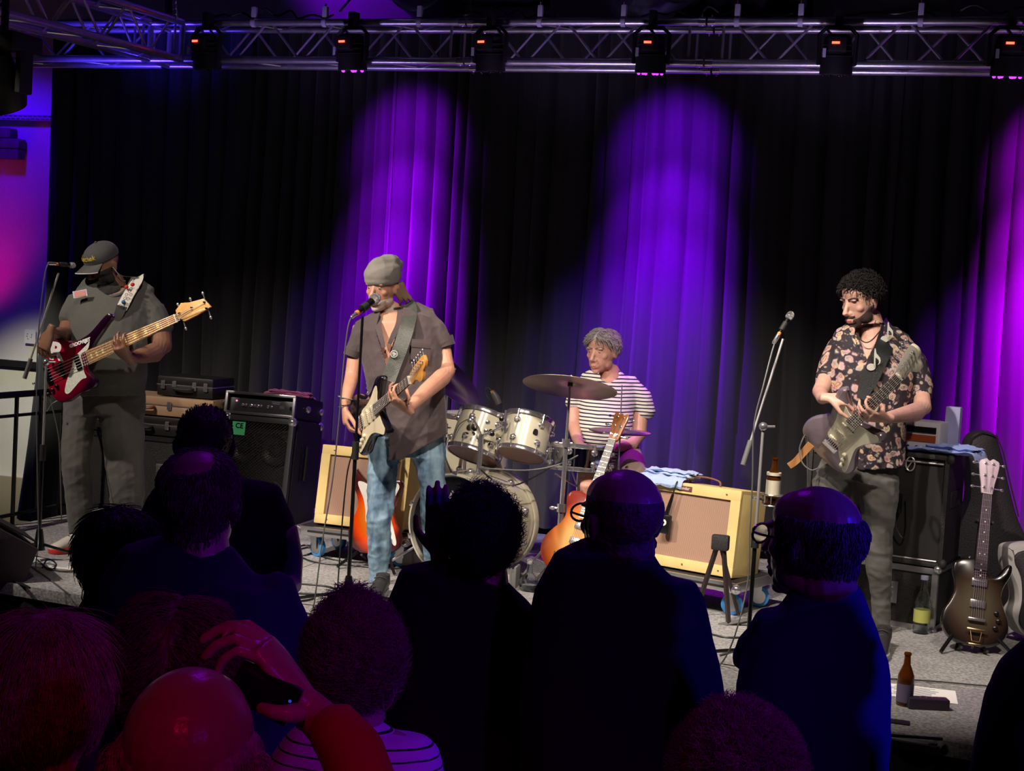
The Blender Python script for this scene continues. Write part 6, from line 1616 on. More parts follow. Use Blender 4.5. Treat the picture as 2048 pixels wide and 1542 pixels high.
# cap
capm = cloth('cap_charcoal', (.045, .045, .048), .8, bscale=700)
mb = MB(); hb(mb, H2, (0, -.05, .72), (.375, .46, .335)); hb(mb, H2, (0, -.03, .66), (.37, .435, .18))
inv2 = np.array(H2.inverted())
cp = garment(mb, 'cap', capm, p2, .006, .0005, 30, 5, 4, cut=lambda x, y, N, V: (V@inv2[:3, :3].T+inv2[:3, 3])[:, 2] < .63)
vs = []; fs = []; nA, nB = 18, 7
for top in (1, 0):
    for i in range(nA+1):
        a = -1.05+2.1*i/nA
        for j in range(nB+1):
            t = j/nB; rx = .36+.0*t; x = math.sin(a)*(.355+.02*t); y = math.cos(a)*.40-.02+t*.34*math.cos(a*.95)**.7
            z = .655-.03*t-.11*(math.sin(a)**2)*(.3+t)-.02*t*t
            vs.append(H2@Vector((x, y, z+(.012 if top else 0))))
n_ = (nA+1)*(nB+1)
for s in (0, 1):
    for i in range(nA):
        for j in range(nB):
            a = s*n_+i*(nB+1)+j; q = (a, a+nB+1, a+nB+2, a+1); fs.append(q if s == 0 else q[::-1])
MB().add(vs, fs).build('cap_brim', mat('brim', (.06, .06, .06), .6), cp, world=True)
edge = [H2@Vector((math.sin(a)*.378, math.cos(a)*.40-.02+.34*math.cos(a*.95)**.7, .655-.03-.11*(math.sin(a)**2)*1.3-.02+.006)) for a in [-1.05+2.1*i/24 for i in range(25)]]
MB().tube(edge, .0032, 6).build('brim_piping', mat('piping_white', (.55, .55, .5), .5), cp, world=True)
MB().ball(H2@Vector((0, -.05, 1.06)), .008, 8, 5).build('cap_button', capm, cp, world=True)
try:
    c = bpy.data.curves.new('t', 'FONT'); c.body = 'Breuschek'; c.size = .036; c.extrude = .0008; c.align_x = 'CENTER'; c.offset = .0006
    o = bpy.data.objects.new('t', c); mt = bpy.data.meshes.new_from_object(o); bpy.data.objects.remove(o)
    Sc = H2.to_scale().x
    inv_b = WM[p2.name].inverted()
    for v in mt.vertices:
        a = .05-(v.co.x)/(.39*Sc); zz = .78+v.co.y/Sc
        rr = 1+.02+v.co.z
        kx = math.sqrt(max(0, 1-((zz-.72)/.335)**2))
        p = Vector((math.sin(a)*.392*kx*1.0, -.05+math.cos(a)*.478*kx, zz)); v.co = inv_b@(H2@p)
    mt.materials.append(mat('yellow_thread', (.75, .60, .03), .6)); q = link('yellow_lettering', mt, cp); q['kind'] = 'stuff'
except Exception as ex: print('cap text', ex)
# earphone
MB().ball(H2@Vector((-.36, .0, .47)), .008, 8, 6).build('earphone', silver, p2, world=True)
MB().tube(crom([H2@Vector((-.37, .0, .46)), H2@Vector((-.39, -.06, .25)), H2@Vector((-.33, -.12, .05)), H2@Vector((-.28, -.25, -.02))], 5), .0022, 6).build('earphone_lead', mat('lead_clear', (.5, .5, .5), .4), p2, world=True)
ts2 = cloth('charcoal_tshirt', (.082, .083, .075), .85)
mb = MB()
rows(mb, [(551, 216, 268, .07, .8), (562, 190, 288, .07, .6), (576, 163, 301, .05, .5), (594, 146, 311, .03, .52), (620, 138, 312, .0, .56), (660, 138, 305, -.05, .66), (700, 142, 300, -.09, .74), (740, 148, 298, -.09, .76), (770, 156, 293, -.06, .7), (798, 162, 291, -.04, .66)], D2)
limb(mb, [(242, 562, 14, .05), (276, 566, 14, .05), (298, 586, 15, .04)], D2, .9)
limb(mb, [(160, 600, 25, .03), (146, 625, 25, .02), (134, 644, 21, .0)], D2, 1.0)
limb(mb, [(280, 594, 26, .03), (306, 630, 29, .0), (322, 664, 27, -.03)], D2, 1.0)
def tcut(x, y, N, V):
    nk = inpoly(x, y, [(190, 540), (262, 540), (259, 566), (242, 584), (214, 590), (196, 576)]) & facing(N)
    sl = ((x > 296) & (y > 676)) | ((x < 146) & (y > 649) & (y < 690) & (x < 140))
    return nk | sl | (y > 794-(x-165)*.02)
garment(mb, 't_shirt', ts2, p2, .0065, .0055, 15, 41, 4, cut=tcut, fine=.0025)
cr = [at(x, y, D2+dd) for x, y, dd in ((188, 562, .05), (196, 580, -.04), (214, 593, -.10), (240, 589, -.10), (256, 573, -.03), (262, 560, .06))]
MB().tube(crom(cr, 5), .009, 8).build('neck_band', ts2, p2, world=True)
bg = ribbon([at(149, 589, D2-.135), at(171, 586, D2-.15)], .032, .003, 'shirt_badge', mat('badge_pink', (.70, .30, .25), .6), p2)
bgw = ribbon([at(146, 590, D2-.133), at(174, 585, D2-.149)], .040, .002, 'badge_outline', mat('badge_pale', (.6, .62, .75), .6), p2)
tro2 = cloth('grey_denim', (.105, .102, .092), .85, vary=.2, vscale=6)
mb = MB()
limb(mb, [(165, 800, 40, .02), (158, 845, 33, .0), (152, 900, 31, -.02), (152, 931, 31, -.03), (156, 980, 29, .0), (158, 1017, 28, .0), (156, 1060, 21, .0), (157, 1084, 20, .0)], D2, .95)
limb(mb, [(245, 800, 46, .02), (244, 845, 45, .0), (248, 900, 41, .0), (250, 931, 39, .0), (254, 988, 37, .02), (252, 1030, 31, .04), (250, 1075, 27, .05), (250, 1098, 25, .05)], D2, .9)
rows(mb, [(770, 158, 292, .0), (805, 150, 292, .0), (830, 152, 291, 0)], D2, .62)
garment(mb, 'trousers', tro2, p2, .0068, .005, 22, 52, 4, stretch=(.9, .9, 1.2), fine=.003)
upw = mat('shoe_pale', (.62, .60, .55), .5); redsole = mat('red_sole', (.65, .04, .03), .4)
shoe('shoe', p2, on_z(172, 1100, ZS), on_z(98, 1108, ZS), .105, .10, upw, redsole)
shoe('shoe', p2, on_z(252, 1108, ZS), on_z(235, 1132, ZS), .105, .10, upw, redsole)
# strap
stm = mat('strap_white_pattern', (.70, .68, .60), .6)
sp = [(279, 553, .10), (274, 562, .0), (256, 592, -.12), (243, 618, -.165)]
s2 = ribbon([at(x, y, D2+dd) for x, y, dd in sp], .062, .005, 'guitar_strap', stm, None)
tag(s2, 'white patterned bass strap with red and blue motifs on the bassist\'s shoulder', 'strap')
ribbon([at(244, 612, D2-.163), at(238, 628, D2-.18), at(229, 641, D2-.19)], [.062, .045], .006, 'leather_end', rubber, s2)
redm = mat('motif_red', (.55, .02, .02), .6); bluem = mat('motif_blue', (.02, .12, .40), .6)
for (x, y, m_) in ((253, 574, redm), (265, 569, redm), (247, 604, bluem)):
    MB().ball(at(x, y, D2-.10 if y < 600 else D2-.165), (.012, .012, .012), 10, 6).build('motif', m_, s2)
rng = random.Random(5)
mbk = MB()
for (x, y) in ((266, 560), (259, 583), (253, 590), (250, 597), (262, 590), (240, 612), (246, 614), (262, 578), (256, 598)):
    dd = -.05-.12*min(1, max(0, (y-555)/45)); c = at(x, y, D2+dd-.012)
    mbk.tube([c+RIGHT*.010*math.cos(a)*(1-i*.05)+UPV*.010*math.sin(a)*(1-i*.05) for i, a in enumerate([k*.7 for k in range(11)])], .0014, 5)
o = mbk.build('scroll_pattern', black, s2); o['kind'] = 'stuff'
ringm(at(238, 704, D2-.45), RIGHT, .010, .002, 'ring', silver, p2)
# ================================================================== DRUMMER
D3 = 8.45
sk3 = skin('skin_drummer', (.58, .30, .23))
p3 = person('grey haired person in striped T-shirt seated behind the drums', on_y(1232, 980, 8.25)*1)
b3 = Vector((WM[p3.name].translation.x, 8.2, ZS)); p3.matrix_world = Matrix.Translation(b3); WM[p3.name] = Matrix.Translation(b3)
H3 = headframe(1204, 703, D3, .245, 34, 8, 0)
mb = MB(); head(mb, H3, 1.06, 1.0)
limb(mb, [(1214, 738, 22, .04), (1222, 762, 27, .05)], D3, .9)
rows(mb, [(765, 1165, 1280, .03), (820, 1165, 1265, 0), (870, 1165, 1262, 0)], D3, .6)
limb(mb, [(1160, 775, 15, .02), (1148, 812, 14.5, .0), (1148, 850, 14, -.05), (1154, 876, 11, -.16), (1160, 888, 9, -.22)], D3, .95)
hand(mb, at(1160, 890, D3-.23), -UPV*.6+RIGHT*.25-FWD*.6, -UPV*.3+FWD*.5+RIGHT*.6, 1, (30, 45, 35), .98, .04)
limb(mb, [(1268, 778, 13, .03), (1282, 822, 16, .0), (1277, 868, 16.5, -.05), (1262, 888, 15, -.12), (1238, 893, 11, -.2)], D3, .95)
hand(mb, at(1236, 893, D3-.2), -RIGHT*.9-UPV*.1-FWD*.3, -UPV*.8-FWD*.2, 1, (30, 45, 35), .98, .04)
me = vox(mb, .0052, 5, .5); dat3 = tonp(me); bpy.data.meshes.remove(me)
npmesh('body', dat3[0], quads(*dat3[2:]), sk3, p3)
gh = mat('grey_hair', (.42, .38, .37), .75, bump=.7, bscale=220, vary=.25, vscale=60)
hp, hv, hn, hl = patch(dat3, H3, lambda x, y, z: np.minimum.reduce([z-(.64+.24*np.clip((y+.02)*2.2, -0.85, 1.0)), np.where((np.abs(x) > .28) & (z < .58) & (y > -.12), -.1, 1)]), .016, 'hair', gh, p3, .005, 60, 4, .007)
strands(hv, hn, H3, 1100, .05, .0022, 'side', 3, gh, p3, lift=.012)
eyes(H3, p3, False, mat('brow_grey', (.25, .2, .18), .8), .2)
patch(dat3, H3, lambda x, y, z: np.minimum(.075-np.abs(x), np.minimum(.022-np.abs(z-.20), y-.2)), .001, 'lips', lip, p3)
def stripemat(name, a, b, period, duty, jitter=.4, axis=2):
    M = bpy.data.materials.new(name); M.use_nodes = True; nt = M.node_tree; bs = nt.nodes['Principled BSDF']; bs.inputs['Roughness'].default_value = .85
    tc = nt.nodes.new('ShaderNodeTexCoord'); sp = nt.nodes.new('ShaderNodeSeparateXYZ'); nz = nt.nodes.new('ShaderNodeTexNoise'); nz.inputs['Scale'].default_value = 5
    m1 = nt.nodes.new('ShaderNodeMath'); m1.operation = 'MULTIPLY'; m1.inputs[1].default_value = 1/period
    m2 = nt.nodes.new('ShaderNodeMath'); m2.operation = 'MULTIPLY_ADD'; m2.inputs[1].default_value = jitter; m3 = nt.nodes.new('ShaderNodeMath'); m3.operation = 'FRACT'; m4 = nt.nodes.new('ShaderNodeMath'); m4.operation = 'LESS_THAN'; m4.inputs[1].default_value = duty
    mx = nt.nodes.new('ShaderNodeMix'); mx.data_type = 'RGBA'; mx.inputs['A'].default_value = (*a, 1); mx.inputs['B'].default_value = (*b, 1)
    for x, y in ((tc.outputs['Object'], sp.inputs[0]), (tc.outputs['Object'], nz.inputs['Vector']), (sp.outputs[axis], m1.inputs[0]), (nz.outputs['Fac'], m2.inputs[0]), (m1.outputs[0], m2.inputs[2]), (m2.outputs[0], m3.inputs[0]), (m3.outputs[0], m4.inputs[0]), (m4.outputs[0], mx.inputs['Factor']), (mx.outputs['Result'], bs.inputs['Base Color'])): nt.links.new(x, y)
    return M
st3 = stripemat('striped_jersey', (.72, .68, .62), (.012, .010, .03), .0205, .36, .8)
mb = MB()
rows(mb, [(742, 1208, 1248, .05, .8), (750, 1185, 1265, .04, .6), (762, 1160, 1282, .02, .52), (785, 1155, 1280, .0, .58), (820, 1157, 1268, -.04, .7), (860, 1157, 1266, -.08, .8), (890, 1155, 1272, -.06, .8), (905, 1160, 1274, -.03, .75)], D3)
limb(mb, [(1166, 768, 18, .02), (1152, 795, 18, .0), (1144, 812, 16, -.01)], D3, 1.0)
limb(mb, [(1256, 763, 18, .02), (1282, 796, 22, .0), (1294, 830, 20, -.02)], D3, 1.0)
garment(mb, 'striped_t_shirt', st3, p3, .0062, .0032, 22, 61, 7, fine=.002,
        cut=lambda x, y, N, V: (inpoly(x, y, [(1196, 735), (1240, 732), (1236, 754), (1220, 766), (1204, 760)]) & facing(N)) | ((x > 1272) & (y > 838)) | ((x < 1153) & (y > 818) & (y < 850)))
sh3 = cloth('khaki_shorts', (.33, .24, .20), .85)
mb = MB()
rows(mb, [(885, 1160, 1275, .03), (915, 1158, 1282, .02), (938, 1165, 1280, .0)], D3, .75)
limb(mb, [(1190, 915, 26, -.05), (1180, 935, 25, -.25), (1178, 955, 24, -.48)], D3, 1.0)
limb(mb, [(1255, 915, 30, -.05), (1262, 932, 29, -.22), (1268, 950, 26, -.42)], D3, 1.0)
garment(mb, 'shorts', sh3, p3, .0075, .004, 22, 71, 4)
mb = MB()
limb(mb, [(1178, 955, 17, -.46), (1176, 970, 17, -.52), (1180, 1050, 14, -.45), (1182, 1110, 10, -.42)], D3, .95)
limb(mb, [(1268, 950, 17, -.40), (1272, 965, 17, -.46), (1270, 1050, 14, -.38), (1268, 1108, 10, -.36)], D3, .95)
lg = vox(mb, .007, 4); dl = tonp(lg); bpy.data.meshes.remove(lg)
npmesh('lower_leg', dl[0], quads(*dl[2:]), sk3, p3)
for px in (1182, 1268):
    g0 = on_z(px, 1128, ZS); shoe('shoe', p3, g0+_f0*.08, g0-_f0*.18, .095, .09, dshoe, soleb)
# sticks
ds = thing('drumstick', 'wooden drumstick in the drummer\'s left picture side hand', 'drumstick', at(1160, 895, D3-.3))
MB().tube([at(1160, 893, D3-.22), at(1168, 905, D3-.30), at(1185, 896, D3-.55)], [.007, .0075, .004], 10).build('stick', wood('stick_wood', (.6, .42, .22), .5, .2), ds, world=True)
# ================================================================== RIGHT GUITARIST
D4 = 7.07
sk4 = skin('skin_right', (.56, .32, .25))
p4 = person('dark haired bearded person in floral shirt playing guitar at right', on_z(1735, 1295, ZS))
H4 = headframe(1720, 603, D4, .245, 54, 17, 0)
mb = MB(); head(mb, H4, .96, 1.0)
limb(mb, [(1738, 630, 23, .03), (1744, 655, 25, .04), (1748, 680, 30, .04)], D4, .9)
rows(mb, [(684, 1700, 1790, .02), (720, 1680, 1815, 0), (800, 1690, 1805, 0)], D4, .6)
limb(mb, [(1672, 705, 17, .02), (1655, 750, 17, .0), (1640, 784, 16, -.10), (1645, 796, 13.5, -.30), (1656, 796, 11, -.44)], D4, .95)
hand(mb, at(1656, 796, D4-.45), RIGHT*.85-UPV*.08-FWD*.2, FWD*.55-UPV*.65, -1, ((45, 60, 35), (50, 60, 40), (52, 62, 40), (55, 62, 40)), .98, .05)
Wf = fret_hand(mb, MSTR2, 1725, 813, 1.0)
P_, R_ = PL([(1814, 708, 14, .02), (1842, 764, 16.5, .0), (1845, 815, 18.5, -.10)], D4); e = P_[-1]
mb.tube(P_+[e+(Wf-e)*.2-UPV*.012, e+(Wf-e)*.6-UPV*.006, Wf+(e-Wf)*.12, Wf], R_+[.046, .036, .028, .026], 14, nrm=-FWD, flat=.95)
me = vox(mb, .0046, 5, .5); dat4 = tonp(me); bpy.data.meshes.remove(me)
npmesh('body', dat4[0], quads(*dat4[2:]), sk4, p4)
dh = mat('dark_hair', (.008, .006, .006), .8, bump=.7, bscale=160)
hp, hv, hn, hl = patch(dat4, H4, lambda x, y, z: np.minimum.reduce([z-(.60+.30*np.clip((y+.06)*2.2, -1.0, .85)), np.where((np.abs(x) > .26) & (z < .60) & (y > -.15), -.1, 1)]), .016, 'hair', dh, p4, .006, 55, 4, .006)
strands(hv, hn, H4, 1500, .045, .0020, 'curl', 5, dh, p4, lift=.016)
beard4 = mat('beard_brown', (.045, .025, .02), .85, bump=.5, bscale=400)
patch(dat4, H4, lambda x, y, z: np.minimum.reduce([.235+np.clip((.30-y)*.7, 0, .22)-z, y+.03, z+.02, np.where((np.abs(x) < .085) & (z > .15) & (z < .245), -1, 1), .44-np.abs(y-.1)]), .0045, 'beard', beard4, p4, .0012, 300)
patch(dat4, H4, lambda x, y, z: np.minimum.reduce([.12-np.abs(x), .026-np.abs(z-.275), y-.25]), .006, 'moustache', beard4, p4, .001, 300)
patch(dat4, H4, lambda x, y, z: np.minimum(.075-np.abs(x), np.minimum(.026-np.abs(z-.20), y-.2)), .001, 'lips', lip, p4)
eyes(H4, p4, True, beard4, 0)
# floral shirt
def floral():
    M = bpy.data.materials.new('floral_print'); M.use_nodes = True; nt = M.node_tree; b = nt.nodes['Principled BSDF']; b.inputs['Roughness'].default_value = .8
    tc = nt.nodes.new('ShaderNodeTexCoord'); nz = nt.nodes.new('ShaderNodeTexNoise'); nz.inputs['Scale'].default_value = 9; nz.inputs['Detail'].default_value = 3
    ad = nt.nodes.new('ShaderNodeVectorMath'); ad.operation = 'MULTIPLY_ADD'; ad.inputs[1].default_value = (.09, .09, .09)
    v = nt.nodes.new('ShaderNodeTexVoronoi'); v.inputs['Scale'].default_value = 25; v.inputs['Randomness'].default_value = 1
    r = nt.nodes.new('ShaderNodeValToRGB'); r.color_ramp.interpolation = 'LINEAR'; e = r.color_ramp.elements
    e[0].position = .0; e[0].color = (.60, .30, .22, 1); e[1].position = .60; e[1].color = (.022, .014, .022, 1)
    for p, c in ((.13, (.66, .42, .30)), (.20, (.20, .09, .08)), (.28, (.50, .34, .29)), (.46, (.58, .42, .36)), (.51, (.14, .09, .10))): q = e.new(p); q.color = (*c, 1)
    v2 = nt.nodes.new('ShaderNodeTexVoronoi'); v2.inputs['Scale'].default_value = 48
    r2 = nt.nodes.new('ShaderNodeValToRGB'); r2.color_ramp.elements[0].position = .18; r2.color_ramp.elements[0].color = (.42, .30, .30, 1); r2.color_ramp.elements[1].position = .42; r2.color_ramp.elements[1].color = (.02, .014, .022, 1)
    gt = nt.nodes.new('ShaderNodeMath'); gt.operation = 'GREATER_THAN'; gt.inputs[1].default_value = .72
    sep = nt.nodes.new('ShaderNodeSeparateColor'); mx = nt.nodes.new('ShaderNodeMix'); mx.data_type = 'RGBA'
    mh_ = nt.nodes.new('ShaderNodeMix'); mh_.data_type = 'RGBA'; mh_.blend_type = 'MULTIPLY'; mh_.inputs['Factor'].default_value = .35
    for a, c in ((tc.outputs['Object'], nz.inputs['Vector']), (nz.outputs['Color'], ad.inputs[0]), (tc.outputs['Object'], ad.inputs[2]), (ad.outputs[0], v.inputs['Vector']), (v.outputs['Distance'], r.inputs['Fac']), (ad.outputs[0], v2.inputs['Vector']), (v2.outputs['Distance'], r2.inputs['Fac']),
                 (v.outputs['Color'], sep.inputs[0]), (sep.outputs[0], gt.inputs[0]), (gt.outputs[0], mx.inputs['Factor']), (r.outputs['Color'], mx.inputs['A']), (r2.outputs['Color'], mx.inputs['B']), (mx.outputs['Result'], mh_.inputs['A']), (v2.outputs['Color'], mh_.inputs['B']), (mh_.outputs['Result'], b.inputs['Base Color'])): nt.links.new(a, c)
    return M
flo = floral()
mb = MB()
rows(mb, [(649, 1726, 1785, .05, .8), (660, 1698, 1806, .04, .6), (678, 1668, 1822, .02, .52), (705, 1655, 1836, .0, .56), (750, 1655, 1834, -.03, .60), (800, 1662, 1825, -.04, .62), (850, 1672, 1815, -.04, .62), (900, 1684, 1812, -.03, .62), (945, 1688, 1812, -.03, .62)], D4)
limb(mb, [(1762, 660, 13, .05), (1788, 665, 13, .05), (1812, 682, 15, .04)], D4, .9)
limb(mb, [(1680, 690, 24, .02), (1662, 725, 25, .01), (1650, 762, 22, -.01), (1648, 778, 19, -.03)], D4, 1.0)
limb(mb, [(1796, 682, 24, .02), (1830, 728, 28, .0), (1842, 775, 27, -.02), (1843, 798, 23, -.04)], D4, 1.0)
garment(mb, 'floral_shirt', flo, p4, .0062, .0045, 22, 81, 7, fine=.002,
        cut=lambda x, y, N, V: (inpoly(x, y, [(1712, 650), (1768, 646), (1766, 670), (1752, 690), (1733, 724), (1722, 700), (1710, 672)]) & facing(N)) | ((x > 1815) & (y > 806)) | ((x < 1668) & (y > 787) & (y < 806)) | (y > 938+np.sin(x*.03)*3))
for pts in ([(1770, 648, .06), (1768, 668, -.04), (1755, 690, -.10), (1737, 722, -.14)], [(1712, 655, .04), (1711, 675, -.06), (1720, 700, -.11), (1731, 722, -.14)]):
    ribbon([at(x, y, D4+dd) for x, y, dd in pts], [.042, .018], .004, 'collar', flo, p4)
MB().tube(crom([at(x, y, D4+dd) for x, y, dd in ((1715, 668, -.03), (1722, 680, -.085), (1733, 685, -.10), (1745, 679, -.10), (1760, 662, -.05))], 5), .003, 6).build('necklace', mat('cord_brown', (.06, .02, .015), .6), p4, world=True)
tro4 = cloth('dark_grey_trousers', (.085, .082, .075), .85, vary=.12, vscale=7)
mb = MB()
rows(mb, [(905, 1670, 1806, .02), (940, 1640, 1803, .02), (965, 1628, 1802, .02)], D4, .62)
limb(mb, [(1665, 960, 42, .0), (1665, 1010, 36, -.02), (1668, 1070, 31, -.02), (1672, 1130, 28, .0), (1676, 1200, 24, .04), (1680, 1262, 21, .06)], D4, .92)
limb(mb, [(1755, 960, 45, .0), (1758, 1007, 39, -.0), (1757, 1069, 30, -.02), (1758, 1131, 27.5, .0), (1762, 1194, 21, .05), (1764, 1270, 19, .08)], D4, .92)
garment(mb, 'trousers', tro4, p4, .0065, .0045, 26, 91, 4, stretch=(.9, .9, 1.3), fine=.003)
shoe('shoe', p4, on_z(1684, 1282, ZS), on_z(1662, 1318, ZS), .10, .10, dshoe, soleb)
shoe('shoe', p4, on_z(1768, 1290, ZS), on_z(1752, 1326, ZS), .10, .10, dshoe, soleb)
ringm(at(1773, 836, D4-.33), RIGHT+UPV*-.1, .036, .006, 'bracelet', mat('bracelet_dark', (.05, .04, .045), .4, .5), p4)
# strap with notes
st4m = mat('strap_black', (.016, .018, .019), .35, bump=.2, bscale=200)
sp = [(1782, 650, .09), (1779, 660, .0), (1766, 698, -.14), (1747, 740, -.175), (1732, 772, -.20)]
s4 = ribbon([at(x, y, D4+dd) for x, y, dd in sp], [.095, .085], .006, 'guitar_strap', st4m, None)
tag(s4, 'black guitar strap with white music notes on the right guitarist', 'strap')
ribbon([at(1734, 768, D4-.20), at(1727, 785, D4-.21), at(1722, 798, D4-.22)], [.08, .04], .005, 'strap_end', st4m, s4)
nt_w = mat('note_white', (.62, .62, .55), .5)
def note(cx, cy, dd, k):
    mb = MB(); Rn = Matrix((RIGHT, UPV, -FWD)).transposed(); T = Rn.to_4x4(); T.translation = at(cx, cy, D4+dd); T = T@Matrix.Rotation(math.radians(12), 4, 'X')@Matrix.Scale(k, 4)
    mb.prism([(.021*math.cos(a), .017*math.sin(a)) for a in [i*PI/8 for i in range(16)]], 0, .003, T=T)
    mb.prism(outline([(.013, .0), (.021, .004), (.018, .045), (.034, .034), (.036, .018), (.030, .012), (.042, .020), (.040, .045), (.022, .066), (.018, .085), (.012, .085)], 2), 0, .003, T=T)
    mb.build('music_note', nt_w, s4)
note(1742, 734, -.19, 1.0); note(1769, 678, -.105, .92)
# tail of strap and cable at the guitar's lower end
ribbon([at(1622, 888, D4-.26), at(1606, 906, D4-.24), at(1592, 922, D4-.24), at(1578, 932, D4-.23)], [.035, .03], .006, 'strap_tail', mat('tan_leather', (.48, .22, .08), .5), s4)
tag(MB().tube(crom([at(x, y, D4+dd) for x, y, dd in ((1637, 936, -.30), (1622, 940, -.31), (1605, 926, -.30), (1599, 902, -.28), (1603, 884, -.25), (1612, 876, -.2), (1616, 960, -.1), (1620, 1060, -.05), (1622, 1180, -.02))], 8), .0035, 6).build('guitar_lead', cg), 'grey guitar lead looped at the right guitarist\'s instrument', 'cable')
tag(MB().tube(crom([at(x, y, D2-.30) for x, y in ((118, 800), (104, 808), (93, 822), (96, 786), (106, 820), (118, 880), (121, 960), (123, 1040))], 8), .0035, 6).build('guitar_lead', cg), 'pale lead hanging from the bottom of the red bass', 'cable')
for (px, py) in ((1722, 811), (1715, 826), (1668, 790)): 
    MB().ball(at(px, py, D4-.33 if px > 1700 else D4-.33), (.009, .009, .009), 10, 6).build('finger_ring', silver, p4, world=True)
# ================================================================== AUDIENCE
HC = ((0, -.12, .60), (.385, .44, .45))
skd = skin('skin_pale', (.50, .32, .26), .38)
skb = skin('skin_bald', (.52, .30, .24), .30)
def spectator(label, hx, hy, d, H, yaw, body, top, hair, pitch=0, roll=0, sk=skd, wide=1.0, neck=None, arms=(), flat=.55, seed=1, vs=.011, hands=(), group=None, rest=True, amp=.006, bodyv=None, cut=None, smooth=5):
    """person seen from behind; hx, hy = middle of the head; body rows in picture rows at real depth d"""
    g = at(hx, hy, d); p = person(label, (g.x, g.y, 0), group)
    M = headframe(hx, hy, d, H, yaw, pitch, roll)
    mb = MB(); head(mb, M, wide)
    nk = neck or [(hx, hy+.30*H*FPX/d, .27*H*FPX/d), (hx, hy+.62*H*FPX/d, .31*H*FPX/d)]
    limb(mb, nk, d, .95)
    y0, xl, xr = body[0][:3]
    rows(mb, [(b[0]+12, b[1]+14, b[2]-14) for b in body[1:3]], d, flat*.85)
    for a in arms: limb(mb, a['skin'], d, .95)
    for h in hands: hand(mb, *h[0], **h[1])
    me = vox(mb, bodyv or min(.008, 3.2*d/FPX), 5, .5); dat = tonp(me); bpy.data.meshes.remove(me)
    npmesh('body', dat[0], quads(*dat[2:]), sk, p)
    mb = MB()
    # continue the clothed body to the hips and legs down to the floor
    yb, xa, xb = body[-1][:3]; c = (xa+xb)/2; k = FPX/d; hz = 590+.0594*(c-1024)
    yhip = hz+(CAM.z-.88)*k; bb_ = list(body)
    if yhip > yb+10: bb_.append((yhip, c-.19*k, c+.19*k))
    rows(mb, bb_, d, flat)
    for a in arms:
        if 'sleeve' in a: limb(mb, a['sleeve'], d, .95)
    garment(mb, 'top', top, p, vs, amp, 16, seed, smooth, fine=.002, cut=cut)
    mb = MB()
    for s in (-1, 1):
        a = Vector(at(c+s*.085*k, yhip, d)); mb.tube([Vector((a.x, a.y, .95)), Vector((a.x, a.y, .5)), Vector((a.x, a.y, .10))], [.105, .075, .06], 12)
    a = at(c, yhip, d); mb.box((a.x, a.y, .92), (.33, .2, .16))
    me = vox(mb, .016, 5); dl = tonp(me); bpy.data.meshes.remove(me)
    npmesh('trousers', dl[0], quads(*dl[2:]), mat('dark_trousers', (.012, .012, .016), .9), p)
    for s in (-1, 1):
        a = Vector(at(c+s*.085*k, yhip, d)); shoe('shoe', p, Vector((a.x, a.y-.06, 0)), Vector((a.x-.02, a.y+.2, 0)), .1, .08, dshoe, soleb, lace=False)
    return p, M, dat
def hairm(name, col): return mat(name, col, .55, bump=.8, bscale=90, vary=.35, vscale=40)
hdark = hairm('hair_black', (.014, .010, .010)); hbrn = hairm('hair_brown', (.16, .09, .06)); hblond = hairm('hair_blond', (.50, .36, .24)); hgry = hairm('hair_grey_dark', (.30, .27, .26)); hash_ = hairm('hair_ash', (.26, .18, .15))
blk = cloth('black_top', (.010, .010, .012), .9); navy = cloth('navy_shirt', (.012, .014, .04), .85); blkj = cloth('black_jacket', (.014, .011, .012), .85); blj = cloth('blue_jacket', (.03, .045, .16), .8)
def scalp(front=.64, back=.16, side=.42):
    # hairline in head coordinates, y forward
    return lambda x, y, z: z-(back+(front-back)*np.clip((y+.35)/.62, 0, 1)**1.2+np.where(np.abs(x) > .3, .12*np.clip((y+.25)/.2, 0, 1), 0))
# A4 farthest man with cropped hair
pA, MA, dA_ = spectator('person with cropped dark hair and black T-shirt standing closest to the bass cabinet', 408, 894, 4.3, .235, 165,
    [(930, 385, 440), (950, 330, 490), (975, 290, 530), (1010, 275, 560), (1080, 262, 585), (1200, 270, 590), (1330, 275, 590)], blk, 'crop', wide=.98, seed=3,
    arms=[{'skin': [(566, 1060, 30, .0), (580, 1120, 27, .0), (578, 1170, 26, -.04), (560, 1190, 20, -.16)], 'sleeve': [(530, 985, 36, .0), (556, 1050, 40, .0), (570, 1130, 33, .0)]}])
h, hv, hn, hl = patch(dA_, MA, scalp(.66, .12), .008, 'hair', hairm('hair_cropped', (.05, .04, .045)), pA, .002, 120)
strands(hv, hn, MA, 1300, .007, .0012, 'up', 11, MATS['hair_cropped'], pA, lift=.002, seg=2)
# A3 man with thinning hair, round bald spot
pA, MA, dA_ = spectator('person with thinning hair and round bald spot wearing a navy shirt', 400, 1003, 3.3, .235, 188,
    [(1075, 345, 470), (1098, 300, 505), (1130, 235, 545), (1170, 190, 572), (1250, 180, 600), (1400, 180, 640), (1542, 185, 660)], navy, 'thin', wide=1.07, seed=4,
    arms=[{'skin': [(560, 1300, 40), (580, 1420, 34)], 'sleeve': [(545, 1170, 50, .02), (575, 1260, 52, .0), (605, 1340, 42, -.02)]}], sk=skd)
hh3 = hairm('hair_thin_grey', (.13, .10, .11))
h, hv, hn, hl = patch(dA_, MA, lambda x, y, z: np.minimum(scalp(.60, .10)(x, y, z), np.sqrt(x**2+((y+.22)*.9)**2+((z-.93)*.8)**2)-.20), .007, 'hair', hh3, pA, .002, 120)
strands(hv, hn, MA, 2600, .022, .0011, 'down', 12, hh3, pA, lift=.006, seg=3)
